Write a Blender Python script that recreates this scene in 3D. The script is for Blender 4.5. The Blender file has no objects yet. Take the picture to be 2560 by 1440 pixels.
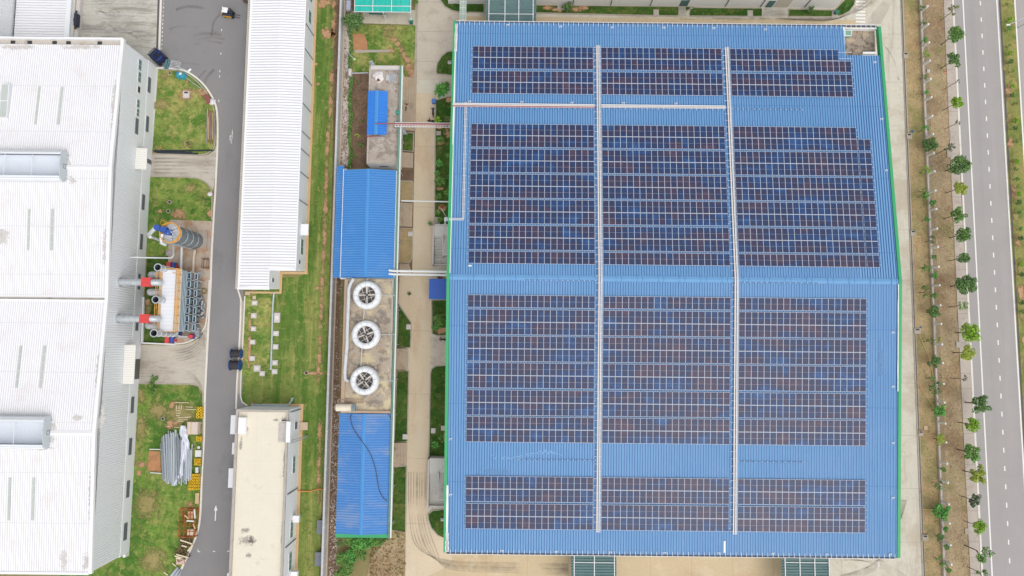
import bpy, math, random
from mathutils import Vector, Matrix
random.seed(7)
S = bpy.context.scene
COL = S.collection
# ------------------------------------------------------------------ camera
F = 1707.0; TILT = math.atan(145/1707.0); PSI = 0.0105; H = 120.0
cs, sn = math.cos(PSI), math.sin(PSI)
def P(u, v, z=0.0):
    """point of the survey photograph (u, v in a 2560 x 1440 grid) on the level plane z"""
    x = (u-1280)/F; y = (720-v)/F
    d = (x, math.sin(TILT)+y*math.cos(TILT), -math.cos(TILT)+y*math.sin(TILT))
    t = (z-H)/d[2]
    X, Y = d[0]*t, d[1]*t
    return Vector((cs*X-sn*Y, sn*X+cs*Y, z))
cam = bpy.data.cameras.new('camera'); cam.lens = 24.0; cam.sensor_width = 36.0
cam.lens = 36.0*F/2560.0; cam.clip_end = 6000; cam.clip_start = 1
co = bpy.data.objects.new('camera', cam); COL.objects.link(co)
co.location = (0, 0, H); co.rotation_euler = (TILT, 0, PSI)
S.camera = co
# ------------------------------------------------------------------ light
w = bpy.data.worlds.new('World'); S.world = w; w.use_nodes = True
nt = w.node_tree; nt.nodes.clear()
SUN_EL, SUN_AZ = math.radians(60), math.radians(142)
sky = nt.nodes.new('ShaderNodeTexSky'); sky.sky_type = 'NISHITA'; sky.sun_disc = False
sky.sun_elevation = SUN_EL; sky.sun_rotation = SUN_AZ; sky.dust_density = 3.0; sky.air_density = 1.0
hs = nt.nodes.new('ShaderNodeHueSaturation'); hs.inputs['Saturation'].default_value = 0.25
bg = nt.nodes.new('ShaderNodeBackground'); bg.inputs['Strength'].default_value = 0.15
wo = nt.nodes.new('ShaderNodeOutputWorld')
nt.links.new(sky.outputs[0], hs.inputs['Color']); nt.links.new(hs.outputs[0], bg.inputs[0]); nt.links.new(bg.outputs[0], wo.inputs[0])
sl = bpy.data.lights.new('sun', 'SUN'); sl.energy = 0.85; sl.angle = math.radians(85); sl.color = (1.0, 0.965, 0.91)
so = bpy.data.objects.new('sun', sl); COL.objects.link(so)
sd = Vector((math.sin(SUN_AZ)*math.cos(SUN_EL), math.cos(SUN_AZ)*math.cos(SUN_EL), math.sin(SUN_EL)))
so.rotation_euler = sd.to_track_quat('Z', 'Y').to_euler(); so.location = (0, 0, 200)
S.view_settings.view_transform = 'Standard'; S.view_settings.look = 'None'
S.view_settings.exposure = 0.31; S.view_settings.gamma = 1.0
# ------------------------------------------------------------------ materials
K = 1.2
def lin(c):
    c = c/255.0
    return c/12.92 if c <= 0.04045 else ((c+0.055)/1.055)**2.4
def C(rgb):
    return tuple(lin(c)/K for c in rgb)+(1.0,)
MATS = {}
class NG:
    def __init__(s, m):
        s.t = m.node_tree; s.n = s.t.nodes; s.l = s.t.links
    def new(s, k, **kw):
        n = s.n.new(k)
        for a, b in kw.items(): setattr(n, a, b)
        return n
    def put(s, sock, v):
        if hasattr(v, 'is_linked') or hasattr(v, 'links'): s.l.new(v, sock)
        else: sock.default_value = v
    def math(s, op, a, b=0.0, c=None, clamp=False):
        n = s.new('ShaderNodeMath', operation=op, use_clamp=clamp)
        s.put(n.inputs[0], a); s.put(n.inputs[1], b)
        if c is not None: s.put(n.inputs[2], c)
        return n.outputs[0]
    def noise(s, co, scale, detail=4, rough=0.55, dist=0.0):
        n = s.new('ShaderNodeTexNoise'); s.l.new(co, n.inputs['Vector'])
        n.inputs['Scale'].default_value = scale; n.inputs['Detail'].default_value = detail
        n.inputs['Roughness'].default_value = rough; n.inputs['Distortion'].default_value = dist
        return n.outputs['Fac']
    def ramp(s, v, a, b):
        n = s.new('ShaderNodeMapRange', interpolation_type='SMOOTHSTEP')
        s.put(n.inputs[0], v); n.inputs[1].default_value = a; n.inputs[2].default_value = b
        return n.outputs[0]
    def mix(s, f, a, b, mode='MIX'):
        n = s.new('ShaderNodeMix', data_type='RGBA', blend_type=mode)
        s.put(n.inputs[0], f); s.put(n.inputs[6], a); s.put(n.inputs[7], b)
        return n.outputs[2]
def pm(name, rgb, var=0.12, s1=0.35, s2=3.0, fine=0.0, stains=(), lines=(), rough=0.85, spec=0.25,
       metal=0.0, bump=0.0, bscale=8.0, rnd=0.0, stretch=None, fade=False, coat=0.0):
    """procedural surface: base colour, broad and fine noise, stains (rgb, scale, lo, hi, amount, stretch), joint or rib lines (axis, period, offset, width, rgb, amount)"""
    if name in MATS: return MATS[name]
    m = bpy.data.materials.new(name); m.use_nodes = True; g = NG(m)
    b = g.n['Principled BSDF']
    tc = g.new('ShaderNodeTexCoord'); cov = tc.outputs['Object']
    geo = g.new('ShaderNodeNewGeometry'); pos = geo.outputs['Position']
    cov = pos
    def st(v):
        mp = g.new('ShaderNodeMapping'); g.l.new(cov, mp.inputs[0]); mp.inputs['Scale'].default_value = v
        return mp.outputs[0]
    base = cov if stretch is None else st(stretch)
    a = g.noise(base, s1, 5); c = g.noise(base, s2, 4, 0.65)
    val = g.math('ADD', g.math('MULTIPLY', g.math('SUBTRACT', a, 0.5), var*3.0), g.math('MULTIPLY', g.math('SUBTRACT', c, 0.5), var*3.4))
    if fine:
        d = g.noise(cov, 14.0, 3, 0.7)
        val = g.math('ADD', val, g.math('MULTIPLY', g.math('SUBTRACT', d, 0.5), fine*4.0))
    if rnd:
        oi = g.new('ShaderNodeObjectInfo')
        val = g.math('ADD', val, g.math('MULTIPLY', g.math('SUBTRACT', oi.outputs['Random'], 0.5), rnd*2))
    val = g.math('ADD', val, 1.0)
    col = C(rgb)
    for sgn in stains:
        rgb2, sc, lo, hi, am = sgn[:5]
        vec = st(sgn[5]) if len(sgn) > 5 and sgn[5] else cov
        f = g.math('MULTIPLY', g.ramp(g.noise(vec, sc, 8, 0.68, 0.0), lo, hi), am)
        col = g.mix(f, col, C(rgb2))
    sep = None
    for (ax, per, off, wd, rgb2, am) in lines:
        if sep is None:
            sep = g.new('ShaderNodeSeparateXYZ'); g.l.new(cov, sep.inputs[0])
        x = sep.outputs['xyz'.index(ax)]
        f = g.math('FRACT', g.math('DIVIDE', g.math('ADD', x, off), per))
        dd = g.math('ABSOLUTE', g.math('SUBTRACT', f, 0.5))
        q = g.math('MULTIPLY', g.math('LESS_THAN', dd, 0.5*wd/per), am)
        col = g.mix(q, col, C(rgb2))
    cc = g.new('ShaderNodeCombineXYZ')
    for i in range(3): g.l.new(val, cc.inputs[i])
    col = g.mix(1.0, col, cc.outputs[0], 'MULTIPLY')
    g.l.new(col, b.inputs['Base Color'])
    b.inputs['Roughness'].default_value = rough; b.inputs['Metallic'].default_value = metal
    b.inputs['Specular IOR Level'].default_value = spec
    if coat: b.inputs['Coat Weight'].default_value = coat; b.inputs['Coat Roughness'].default_value = 0.3
    if bump:
        bn = g.new('ShaderNodeBump'); bn.inputs['Strength'].default_value = bump; bn.inputs['Distance'].default_value = 0.08
        g.l.new(g.noise(cov, bscale, 4, 0.65), bn.inputs['Height']); g.l.new(bn.outputs[0], b.inputs['Normal'])
    if fade:
        gc = g.new('ShaderNodeVectorMath', operation='SUBTRACT'); g.l.new(tc.outputs['Generated'], gc.inputs[0]); gc.inputs[1].default_value = (.5, .5, .5)
        sp = g.new('ShaderNodeSeparateXYZ'); g.l.new(gc.outputs[0], sp.inputs[0])
        d = g.math('MULTIPLY', g.math('SQRT', g.math('ADD', g.math('MULTIPLY', sp.outputs[0], sp.outputs[0]), g.math('MULTIPLY', sp.outputs[1], sp.outputs[1]))), 2.0)
        d = g.math('ADD', d, g.math('MULTIPLY', g.math('SUBTRACT', g.noise(pos, .9, 7, .72), .5), 3.4))
        fa = g.math('SUBTRACT', 1.0, g.ramp(d, .25, 1.0))
        if fade == 'noise': fa = g.math('MULTIPLY', g.ramp(g.noise(pos, .13, 5, .6), .36, .62), .3)
        if fade == 'soft': fa = g.math('MULTIPLY', fa, .6)
        tr = g.new('ShaderNodeBsdfTransparent'); mx = g.new('ShaderNodeMixShader'); g.l.new(fa, mx.inputs[0]); g.l.new(tr.outputs[0], mx.inputs[1]); g.l.new(b.outputs[0], mx.inputs[2])
        g.l.new(mx.outputs[0], g.n['Material Output'].inputs[0])
    MATS[name] = m
    return m
# ------------------------------------------------------------------ mesh builder
OFF = {}
class MB:
    def __init__(s): s.v = []; s.f = []; s.mi = []; s.M = None; s.sm = []
    def add(s, vs, fs, mi=0, smooth=False):
        n = len(s.v)
        for q in vs:
            q = Vector(q)
            s.v.append(s.M @ q if s.M is not None else q)
        for f in fs:
            s.f.append([i+n for i in f]); s.mi.append(mi); s.sm.append(smooth)
    def box(s, x0, y0, z0, x1, y1, z1, mi=0):
        s.add([(x0,y0,z0),(x1,y0,z0),(x1,y1,z0),(x0,y1,z0),(x0,y0,z1),(x1,y0,z1),(x1,y1,z1),(x0,y1,z1)],
              [(0,3,2,1),(4,5,6,7),(0,1,5,4),(1,2,6,5),(2,3,7,6),(3,0,4,7)], mi)
    def bar(s, a, b, w, h=None, mi=0):
        """square bar between two points"""
        a = Vector(a); b = Vector(b); h = h or w
        d = (b-a).normalized(); up = Vector((0,0,1)) if abs(d.z) < 0.95 else Vector((0,1,0))
        r = d.cross(up).normalized(); u = r.cross(d)
        vs = []
        for p in (a, b):
            for (i, j) in ((-1,-1),(1,-1),(1,1),(-1,1)): vs.append(p+r*(i*w/2)+u*(j*h/2))
        s.add(vs, [(0,3,2,1),(4,5,6,7),(0,1,5,4),(1,2,6,5),(2,3,7,6),(3,0,4,7)], mi)
    def tube(s, pts, r, seg=8, mi=0, caps=True, radii=None):
        pts = [Vector(p) for p in pts]; n = len(pts); rings = []
        for i, p in enumerate(pts):
            d = (pts[min(i+1, n-1)]-pts[max(i-1, 0)]).normalized()
            up = Vector((0,0,1)) if abs(d.z) < 0.9 else Vector((1,0,0))
            a = d.cross(up).normalized(); b = a.cross(d); rr = radii[i] if radii else r
            rings.append([p+a*(rr*math.cos(2*math.pi*k/seg))+b*(rr*math.sin(2*math.pi*k/seg)) for k in range(seg)])
        vs = [q for g in rings for q in g]; fs = []
        for i in range(n-1):
            for k in range(seg):
                k2 = (k+1) % seg
                fs.append((i*seg+k, (i+1)*seg+k, (i+1)*seg+k2, i*seg+k2))
        s.add(vs, fs, mi, True)
        if caps:
            s.add(rings[0], [tuple(range(seg))], mi); s.add(rings[-1], [tuple(reversed(range(seg)))], mi)
    def lathe(s, prof, seg=24, c=(0,0), mi=0, smooth=False):
        vs = []
        for (r, z) in prof:
            for k in range(seg):
                a = 2*math.pi*k/seg; vs.append((c[0]+r*math.cos(a), c[1]+r*math.sin(a), z))
        fs = []
        for i in range(len(prof)-1):
            for k in range(seg):
                k2 = (k+1) % seg
                fs.append((i*seg+k, i*seg+k2, (i+1)*seg+k2, (i+1)*seg+k))
        s.add(vs, fs, mi, smooth)
    def disc(s, c, r, seg=16, mi=0):
        s.add([(c[0]+r*math.cos(2*math.pi*k/seg), c[1]+r*math.sin(2*math.pi*k/seg), c[2]) for k in range(seg)], [tuple(range(seg))], mi)
    def poly(s, pts, mi=0):
        s.add(pts, [tuple(range(len(pts)))], mi)
    def prism(s, pts2, z0, z1, mi=0):
        n = len(pts2)
        if sum(pts2[i][0]*pts2[(i+1) % n][1]-pts2[(i+1) % n][0]*pts2[i][1] for i in range(n)) < 0: pts2 = list(reversed(pts2))
        vs = [(p[0], p[1], z0) for p in pts2]+[(p[0], p[1], z1) for p in pts2]
        fs = [tuple(range(n, 2*n)), tuple(reversed(range(n)))]
        fs += [(i, (i+1) % n, n+(i+1) % n, n+i) for i in range(n)]
        s.add(vs, fs, mi)
    def extr(s, prof, axis, a, b, mi=0, closed=True, smooth=False):
        """profile in the plane across the axis, run from a to b along it"""
        def pt(q, t): return (t, q[0], q[1]) if axis == 'x' else (q[0], t, q[1])
        n = len(prof); vs = [pt(q, a) for q in prof]+[pt(q, b) for q in prof]
        fs = [(i, (i+1) % n, n+(i+1) % n, n+i) for i in range(n if closed else n-1)]
        s.add(vs, fs, mi, smooth)
        if closed: s.add(vs, [tuple(range(n)), tuple(range(n, 2*n))], mi)
    def strip(s, pts, w, z0, z1, mi=0):
        """kerb like band along a polyline"""
        n = len(pts); L = []; R = []
        for i in range(n):
            a = Vector(pts[max(i-1, 0)][:2]); b = Vector(pts[min(i+1, n-1)][:2])
            d = (b-a).normalized(); q = Vector((-d.y, d.x)); p = Vector(pts[i][:2])
            L.append(p+q*w/2); R.append(p-q*w/2)
        for i in range(n-1):
            a, b, c, d = R[i], R[i+1], L[i+1], L[i]
            s.add([(a.x,a.y,z0),(b.x,b.y,z0),(c.x,c.y,z0),(d.x,d.y,z0),(a.x,a.y,z1),(b.x,b.y,z1),(c.x,c.y,z1),(d.x,d.y,z1)],
                  [(4,5,6,7),(0,1,5,4),(2,3,7,6)]+([(3,0,4,7)] if i == 0 else [])+([(1,2,6,5)] if i == n-2 else []), mi)
    def corr(s, x0, x1, ya, za, yb, zb, pitch, h, wt=0.04, wb=0.12, mi=0, swap=False, th=0.0):
        """ribbed sheet: ribs every pitch along x, running from (ya, za) to (yb, zb); swap exchanges x and y"""
        prof = [(x0, 0)]; x = x0+pitch/2
        while x < x1-wb:
            prof += [(x-wb/2, 0), (x-wt/2, h), (x+wt/2, h), (x+wb/2, 0)]; x += pitch
        prof.append((x1, 0)); n = len(prof)
        f = (lambda a, b, c: (b, a, c)) if swap else (lambda a, b, c: (a, b, c))
        vs = [f(q[0], ya, za+q[1]) for q in prof]+[f(q[0], yb, zb+q[1]) for q in prof]
        s.add(vs, [(i, i+1, n+i+1, n+i) for i in range(n-1)], mi)
        if th:
            s.add([f(x0, ya, za-th), f(x1, ya, za-th), f(x1, yb, zb-th), f(x0, yb, zb-th)], [(0,1,2,3)], mi)
            s.add([f(x0, ya, za-th), f(x1, ya, za-th), f(x1, ya, za), f(x0, ya, za), f(x0, yb, zb-th), f(x1, yb, zb-th), f(x1, yb, zb), f(x0, yb, zb)],
                  [(0,1,2,3),(4,5,6,7),(0,3,7,4),(1,2,6,5)], mi)
    def build(s, name, mats, parent=None, off=None):
        if not isinstance(mats, (list, tuple)): mats = [mats]
        me = bpy.data.meshes.new(name)
        if off is None and parent is not None: off = OFF.get(parent.name)
        vs = [v-off for v in s.v] if off is not None else s.v
        me.from_pydata([tuple(v) for v in vs], [], s.f)
        for m in mats: me.materials.append(m)
        me.polygons.foreach_set('material_index', s.mi)
        me.polygons.foreach_set('use_smooth', s.sm)
        me.update()
        o = bpy.data.objects.new(name, me); COL.objects.link(o)
        if parent is not None:
            o.parent = parent
            if off is not None: OFF[o.name] = off
        return o
def tag(o, label=None, cat=None, group=None, kind=None):
    if label: o['label'] = label
    if cat: o['category'] = cat
    if group: o['group'] = group
    if kind: o['kind'] = kind
    return o
def thing(name, label, cat, loc, group=None, world=True, rz=0.0):
    """an Empty at the base of a thing; with world=True its parts are given in world coordinates"""
    o = bpy.data.objects.new(name, None); COL.objects.link(o); o.empty_display_size = 0.3
    o.location = loc; o.rotation_euler = (0, 0, rz)
    if world: OFF[o.name] = Vector(loc)
    return tag(o, label, cat, group)
def one(mb, name, mats, label, cat, loc=None, group=None):
    """a thing that is a single mesh, its origin at its base"""
    if loc is None:
        n = len(mb.v); loc = Vector((sum(v.x for v in mb.v)/n, sum(v.y for v in mb.v)/n, min(v.z for v in mb.v)))
    o = mb.build(name, mats, None, Vector(loc)); o.location = loc
    return tag(o, label, cat, group)
def copy_tree(o, parent=None):
    c = o.copy(); COL.objects.link(c)
    if parent is not None: c.parent = parent
    for ch in o.children: copy_tree(ch, c)
    return c
def set_mat(o, m):
    for q in [o]+list(o.children):
        if q.type == 'MESH' and q.name.startswith(('crown', 'fronds')):
            q.material_slots[0].link = 'OBJECT'; q.material_slots[0].material = m
def LZ(L): return 0.012+0.007*L
def sheet(name, pts, L, mat, kind='structure', label=None):
    mb = MB(); z = LZ(L)
    ps = [P(u, v, z) for (u, v) in pts]
    n = len(ps)
    if sum(ps[i].x*ps[(i+1) % n].y-ps[(i+1) % n].x*ps[i].y for i in range(n)) < 0: ps.reverse()
    mb.poly(ps)
    return tag(mb.build(name, mat), label, None, None, kind)
BL = [0]; FADE = {}
def blob(name, u, v, ru, rv, mat, seed=0, n=18, rot=0.0, L=None):
    rr = random.Random(seed+int(u*7+v*3)); pts = []
    for k in range(n):
        a = 2*math.pi*k/n; q = 1+rr.uniform(-0.28, 0.22)
        x, y = ru*q*math.cos(a), rv*q*math.sin(a)
        pts.append((u+x*math.cos(rot)-y*math.sin(rot), v+x*math.sin(rot)+y*math.cos(rot)))
    BL[0] += 1
    mat = FADE.get(mat.name, mat); pts = [(u+(a-u)*1.55, v+(b-v)*1.45) for (a, b) in pts]
    return sheet(name, pts, L if L is not None else 8+BL[0] % 8, mat)
def kerb(name, pts, mat, w=0.28, h=0.13, label=None):
    mb = MB(); mb.strip([P(u, v, h) for (u, v) in pts], w, -0.05, h)
    return tag(mb.build(name, mat), label, None, None, 'structure')
def ext(p0, p1, e):
    d = (p1-p0).normalized(); return p0-d*e, p1+d*e
def stripe(name, a, b, w, L, mat, e=0.0):
    p0, p1 = ext(P(*a, LZ(L)), P(*b, LZ(L)), e); mb = MB()
    d = (p1-p0).normalized(); q = Vector((-d.y, d.x, 0))*w/2
    mb.poly([p0-q, p1-q, p1+q, p0+q])
    return tag(mb.build(name, mat), None, None, None, 'structure')
def smooth_poly(pts, k=6):
    """Catmull-Rom through pixel points"""
    out = []; n = len(pts)
    for i in range(n-1):
        p0 = pts[max(i-1, 0)]; p1 = pts[i]; p2 = pts[i+1]; p3 = pts[min(i+2, n-1)]
        for j in range(k):
            t = j/k
            out.append(tuple(0.5*((2*p1[c])+(-p0[c]+p2[c])*t+(2*p0[c]-5*p1[c]+4*p2[c]-p3[c])*t*t+(-p0[c]+3*p1[c]-3*p2[c]+p3[c])*t**3) for c in (0, 1)))
    out.append(pts[-1]); return out
ORD = 'first second third fourth fifth sixth seventh eighth ninth tenth eleventh twelfth thirteenth fourteenth fifteenth sixteenth seventeenth eighteenth nineteenth twentieth'.split()
def ordn(i):
    if i < 20: return ORD[i]
    t = 'twenty thirty forty fifty'.split()[(i+1)//10-2]; r = (i+1) % 10
    return {'twenty': 'twentieth', 'thirty': 'thirtieth', 'forty': 'fortieth', 'fifty': 'fiftieth'}[t] if r == 0 else t+'-'+ORD[r-1]
# ------------------------------------------------------------------ material palette
soilc = (184, 146, 110)
def grass_mat(name, rgb, dark, dry, dryam=0.75, lo=0.5, hi=0.72, soil=0.5):
    return pm(name, rgb, 0.26, 0.55, 2.2, fine=0.26, stains=[(dark, 0.16, 0.44, 0.58, 0.9), (dry, 0.24, lo, hi, dryam), (soilc, 0.5, 0.60, 0.70, soil), (dark, 0.8, 0.50, 0.62, 0.7), (dry, 0.9, 0.52, 0.64, dryam)], rough=0.95, spec=0.1, bump=0.3, bscale=8)
M_ground = pm('dry_ground', (150, 138, 96), 0.15, 0.2, 2.0, fine=0.12, stains=[((112, 120, 66), 0.06, 0.45, 0.65, 0.7)], rough=0.95, spec=0.1)
M_lawn = grass_mat('lawn_grass', (134, 152, 78), (88, 124, 52), (178, 168, 104), 0.75, 0.46, 0.62)
M_lawn2 = grass_mat('lawn_grass_lush', (120, 146, 68), (76, 116, 48), (168, 160, 98), 0.65, 0.48, 0.66, 0.4)
M_lawnd = grass_mat('lawn_grass_dark', (80, 106, 48), (54, 90, 36), (126, 124, 70), 0.6, 0.52, 0.72, 0.35)  # darker green grass of the beds and narrow lawns
M_lawnw = pm('striped_lawn', (128, 143, 74), 0.22, 0.6, 2.6, fine=0.2, stains=[((168, 162, 100), 0.5, 0.47, 0.6, 0.75, (1.6, 0.06, 1)), ((78, 118, 46), 0.3, 0.44, 0.58, 0.8, (1.2, 0.14, 1)), ((166, 158, 98), 0.9, 0.54, 0.64, 0.6), ((82, 120, 50), 0.8, 0.52, 0.62, 0.6), (soilc, 0.6, 0.62, 0.72, 0.5)], rough=0.95, spec=0.1, bump=0.3, bscale=8)
M_dry = pm('dry_grass', (183, 162, 130), 0.16, 0.3, 3.2, fine=0.3, stains=[((152, 126, 96), 0.14, 0.42, 0.62, 0.8), ((152, 148, 96), 0.2, 0.5, 0.66, 0.6), ((212, 190, 152), 1.6, 0.5, 0.75, 0.6)], rough=0.95, spec=0.1, bump=0.3, bscale=9)
M_dryg = pm('sparse_grass', (184, 162, 122), 0.18, 0.4, 2.8, fine=0.28, stains=[((136, 136, 84), 0.16, 0.45, 0.64, 0.75), ((190, 156, 118), 0.3, 0.48, 0.66, 0.7), ((208, 190, 150), 1.5, 0.52, 0.75, 0.5)], rough=0.95, spec=0.1, bump=0.3, bscale=9)
M_soil = pm('bare_soil', (190, 140, 102), 0.16, 0.5, 3, fine=0.2, stains=[((150, 104, 74), 0.7, 0.5, 0.7, 0.6), ((140, 132, 84), 0.9, 0.55, 0.75, 0.6)], rough=0.95, spec=0.1, bump=0.5)
FADE['bare_soil'] = pm('bare_soil_patch', (194, 154, 118), 0.2, 0.6, 3, fine=0.2, stains=[((160, 124, 94), 0.9, 0.5, 0.7, 0.6), ((150, 144, 96), 0.9, 0.52, 0.7, 0.6)], rough=0.95, spec=0.1, fade=True)
FADE['sparse_grass'] = pm('worn_grass_patch', (160, 148, 98), 0.2, 0.6, 2.6, fine=0.2, stains=[((122, 126, 72), 0.4, 0.48, 0.68, 0.8), ((182, 152, 112), 0.8, 0.55, 0.72, 0.6)], rough=0.95, spec=0.1, fade=True)
M_soild = pm('dark_soil', (132, 108, 90), 0.18, 0.5, 3, fine=0.22, stains=[((98, 82, 66), 0.4, 0.45, 0.65, 0.7), ((112, 116, 70), 0.3, 0.55, 0.75, 0.7), ((170, 128, 96), 0.4, 0.6, 0.75, 0.5)], rough=0.95, spec=0.1, bump=0.6)
M_scuff = pm('concrete_scuffed', (206, 202, 191), 0.10, 0.3, 2.5, fine=0.07, stains=[((146, 140, 130), 0.35, 0.47, 0.62, 0.7, (0.35, 2.6, 1)), ((206, 202, 192), 0.6, 0.55, 0.75, 0.6, (0.4, 1.6, 1)), ((148, 140, 128), 0.12, 0.45, 0.65, 0.5)], rough=0.9)
M_apron = pm('concrete_apron', (200, 192, 178), 0.09, 0.3, 2.5, fine=0.06, stains=[((158, 146, 132), 0.3, 0.45, 0.7, 0.7, (0.4, 1.8, 1)), ((222, 216, 204), 0.5, 0.58, 0.75, 0.6), ((190, 160, 128), 0.35, 0.58, 0.75, 0.5)], rough=0.9)
M_pad = pm('concrete_pad', (196, 180, 162), 0.09, 0.4, 2.5, fine=0.08, stains=[((162, 156, 150), 0.2, 0.45, 0.65, 0.7), ((182, 138, 104), 0.35, 0.47, 0.6, 0.75), ((216, 206, 190), 0.5, 0.58, 0.75, 0.6)], rough=0.9)
M_yard = pm('yard_concrete', (216, 210, 194), 0.06, 0.12, 1.6, fine=0.05, stains=[((186, 172, 150), 0.12, 0.46, 0.62, 0.65), ((172, 160, 142), 0.5, 0.52, 0.68, 0.55, (1.4, 0.12, 1)), ((160, 150, 136), 1.4, 0.58, 0.7, 0.5), ((228, 224, 212), 0.35, 0.55, 0.75, 0.5)],
            lines=[('y', 9.0, 1.2, 0.09, (168, 160, 146), 0.55)], rough=0.9)
M_tan = pm('sandy_concrete', (212, 192, 158), 0.07, 0.15, 2.0, fine=0.09, stains=[((190, 160, 122), 0.16, 0.5, 0.72, 0.55, (0.5, 1, 1)), ((226, 212, 184), 0.28, 0.5, 0.7, 0.6), ((172, 154, 128), 0.8, 0.62, 0.8, 0.6)],
           lines=[('x', 7.0, 0.5, 0.08, (170, 152, 124), 0.5)], rough=0.92)
M_lane = pm('lane_concrete', (222, 204, 176), 0.06, 0.2, 2.2, fine=0.10, stains=[((196, 164, 128), 0.14, 0.5, 0.7, 0.55, (1, 0.35, 1)), ((222, 212, 192), 0.3, 0.5, 0.72, 0.55, (1, 0.3, 1)), ((158, 142, 122), 1.2, 0.66, 0.82, 0.6)],
            lines=[('y', 11.0, 3.0, 0.07, (160, 144, 120), 0.5)], rough=0.92)
M_greyc = pm('grey_concrete', (208, 197, 180), 0.08, 0.25, 2.2, fine=0.08, stains=[((170, 158, 142), 0.35, 0.48, 0.7, 0.6), ((216, 208, 196), 0.4, 0.58, 0.75, 0.5)], lines=[('y', 5.6, 1.9, 0.08, (150, 140, 126), 0.6)], rough=0.92)
M_asph = pm('asphalt', (146, 144, 144), 0.05, 0.25, 3.0, fine=0.06, stains=[((158, 150, 146), 0.16, 0.5, 0.72, 0.55, (1.2, 0.25, 1)), ((118, 115, 118), 0.22, 0.55, 0.75, 0.5, (0.9, 0.5, 1)), ((150, 145, 138), 1.2, 0.62, 0.8, 0.4, (1, 0.5, 1))], rough=0.9, spec=0.15)
M_road = pm('worn_asphalt', (174, 169, 166), 0.05, 0.2, 3.0, fine=0.05, stains=[((164, 161, 160), 0.3, 0.48, 0.7, 0.7, (1.6, 0.02, 1)), ((190, 182, 176), 0.2, 0.5, 0.7, 0.5, (1.0, 0.03, 1))], rough=0.9, spec=0.15)
M_paint = pm('road_paint', (246, 244, 238), 0.04, 0.8, 4, stains=[((190, 188, 184), 2.5, 0.62, 0.8, 0.5)], rough=0.7)
M_paintw = pm('worn_road_paint', (222, 220, 218), 0.05, 0.8, 4, stains=[((150, 148, 150), 2.2, 0.48, 0.62, 0.8)], rough=0.8)
M_kerbw = pm('kerb_white', (236, 230, 220), 0.05, 0.3, 3, stains=[((188, 178, 164), 0.5, 0.55, 0.75, 0.6)], rough=0.85)
M_kerbg = pm('kerb_concrete', (184, 174, 160), 0.07, 0.3, 3, stains=[((140, 128, 114), 0.6, 0.5, 0.7, 0.6)], rough=0.9)
M_drain = pm('drain_channel', (104, 98, 96), 0.1, 0.5, 3, rough=0.9)
M_dark = pm('dark_metal', (62, 64, 70), 0.1, 0.5, 3, rough=0.6)
M_slab = pm('pale_slab', (214, 208, 204), 0.05, 0.5, 3, fine=0.04, stains=[((186, 178, 172), 0.9, 0.5, 0.7, 0.5)], rough=0.9)
# ------------------------------------------------------------------ the ground, roads and lawns
mb = MB(); mb.poly([(-2500, -2500, 0), (2500, -2500, 0), (2500, 2500, 0), (-2500, 2500, 0)])
tag(mb.build('ground', M_ground), kind='structure')
sheet('yard', [(1040, -80), (2252, -80), (2257, 60), (2312, 1520), (1010, 1520), (1016, 900)], 0, M_yard)
sheet('yard_strip', [(1140, 40), (2145, 50), (2150, 90), (1140, 90)], 1, M_tan)
sheet('yard_apron', [(1016, 1330), (2030, 1370), (2020, 1520), (1010, 1520)], 1, M_tan)
sheet('lane', [(1039, 232), (1088, 232)]+smooth_poly([(1087, 300), (1086, 480), (1080, 760), (1076, 960), (1072, 1137), (1068, 1280), (1082, 1325), (1110, 1345), (1130, 1400), (1070, 1440), (1013, 1440), (1016, 1300), (1022, 960), (1033, 570), (1038, 300)], 2), 3, M_lane)
sheet('forecourt', [(1041, -80), (1150, -80), (1152, 195), (1088, 200), (1040, 200)], 2, M_greyc)
# left internal road
LEFT_EDGE = smooth_poly([(393, 169), (433, 171), (467, 179), (500, 202), (523, 230), (539, 263), (543, 300), (543, 360), (538, 480), (533, 560), (527, 700), (520, 813), (512, 960), (509, 1100), (506, 1180), (500, 1293), (489, 1343), (467, 1393), (444, 1445), (420, 1520)], 4)
sheet('road', [(404, -80), (398, 60), (390, 168)]+LEFT_EDGE+[(640, 1520), (640, 1000), (600, 850), (608, 720), (640, 600), (660, -80)], 1, M_asph)
sheet('loading_yard', [(150, -80), (401, -80), (394, 130), (391, 172), (150, 180)], 2, M_scuff)
stripe('drain', (399, -60), (393, 132), 0.45, 4, M_drain); stripe('road_marking', (404, -60), (398, 128), 0.4, 5, M_kerbw)
for i in range(13):
    v = -4+i*10.2; stripe('road_marking', (409.5-v*0.045, v), (409.5-(v+5)*0.045, v+5), 0.2, 4, M_paintw)
for v in (6, 34, 77): stripe('road_marking', (202, v), (345-(v > 50)*15, v+1), 0.11, 4, M_paintw)
stripe('road_marking', (202, -40), (199, 96), 0.12, 5, M_paintw)
for (u, v) in ((556, 18), (554, 75), (552, 134), (549.5, 178), (549, 191), (547, 252), (559, -40)): stripe('road_marking', (u, v-2.6), (u, v+2.6), 0.13, 4, M_paint)
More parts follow.
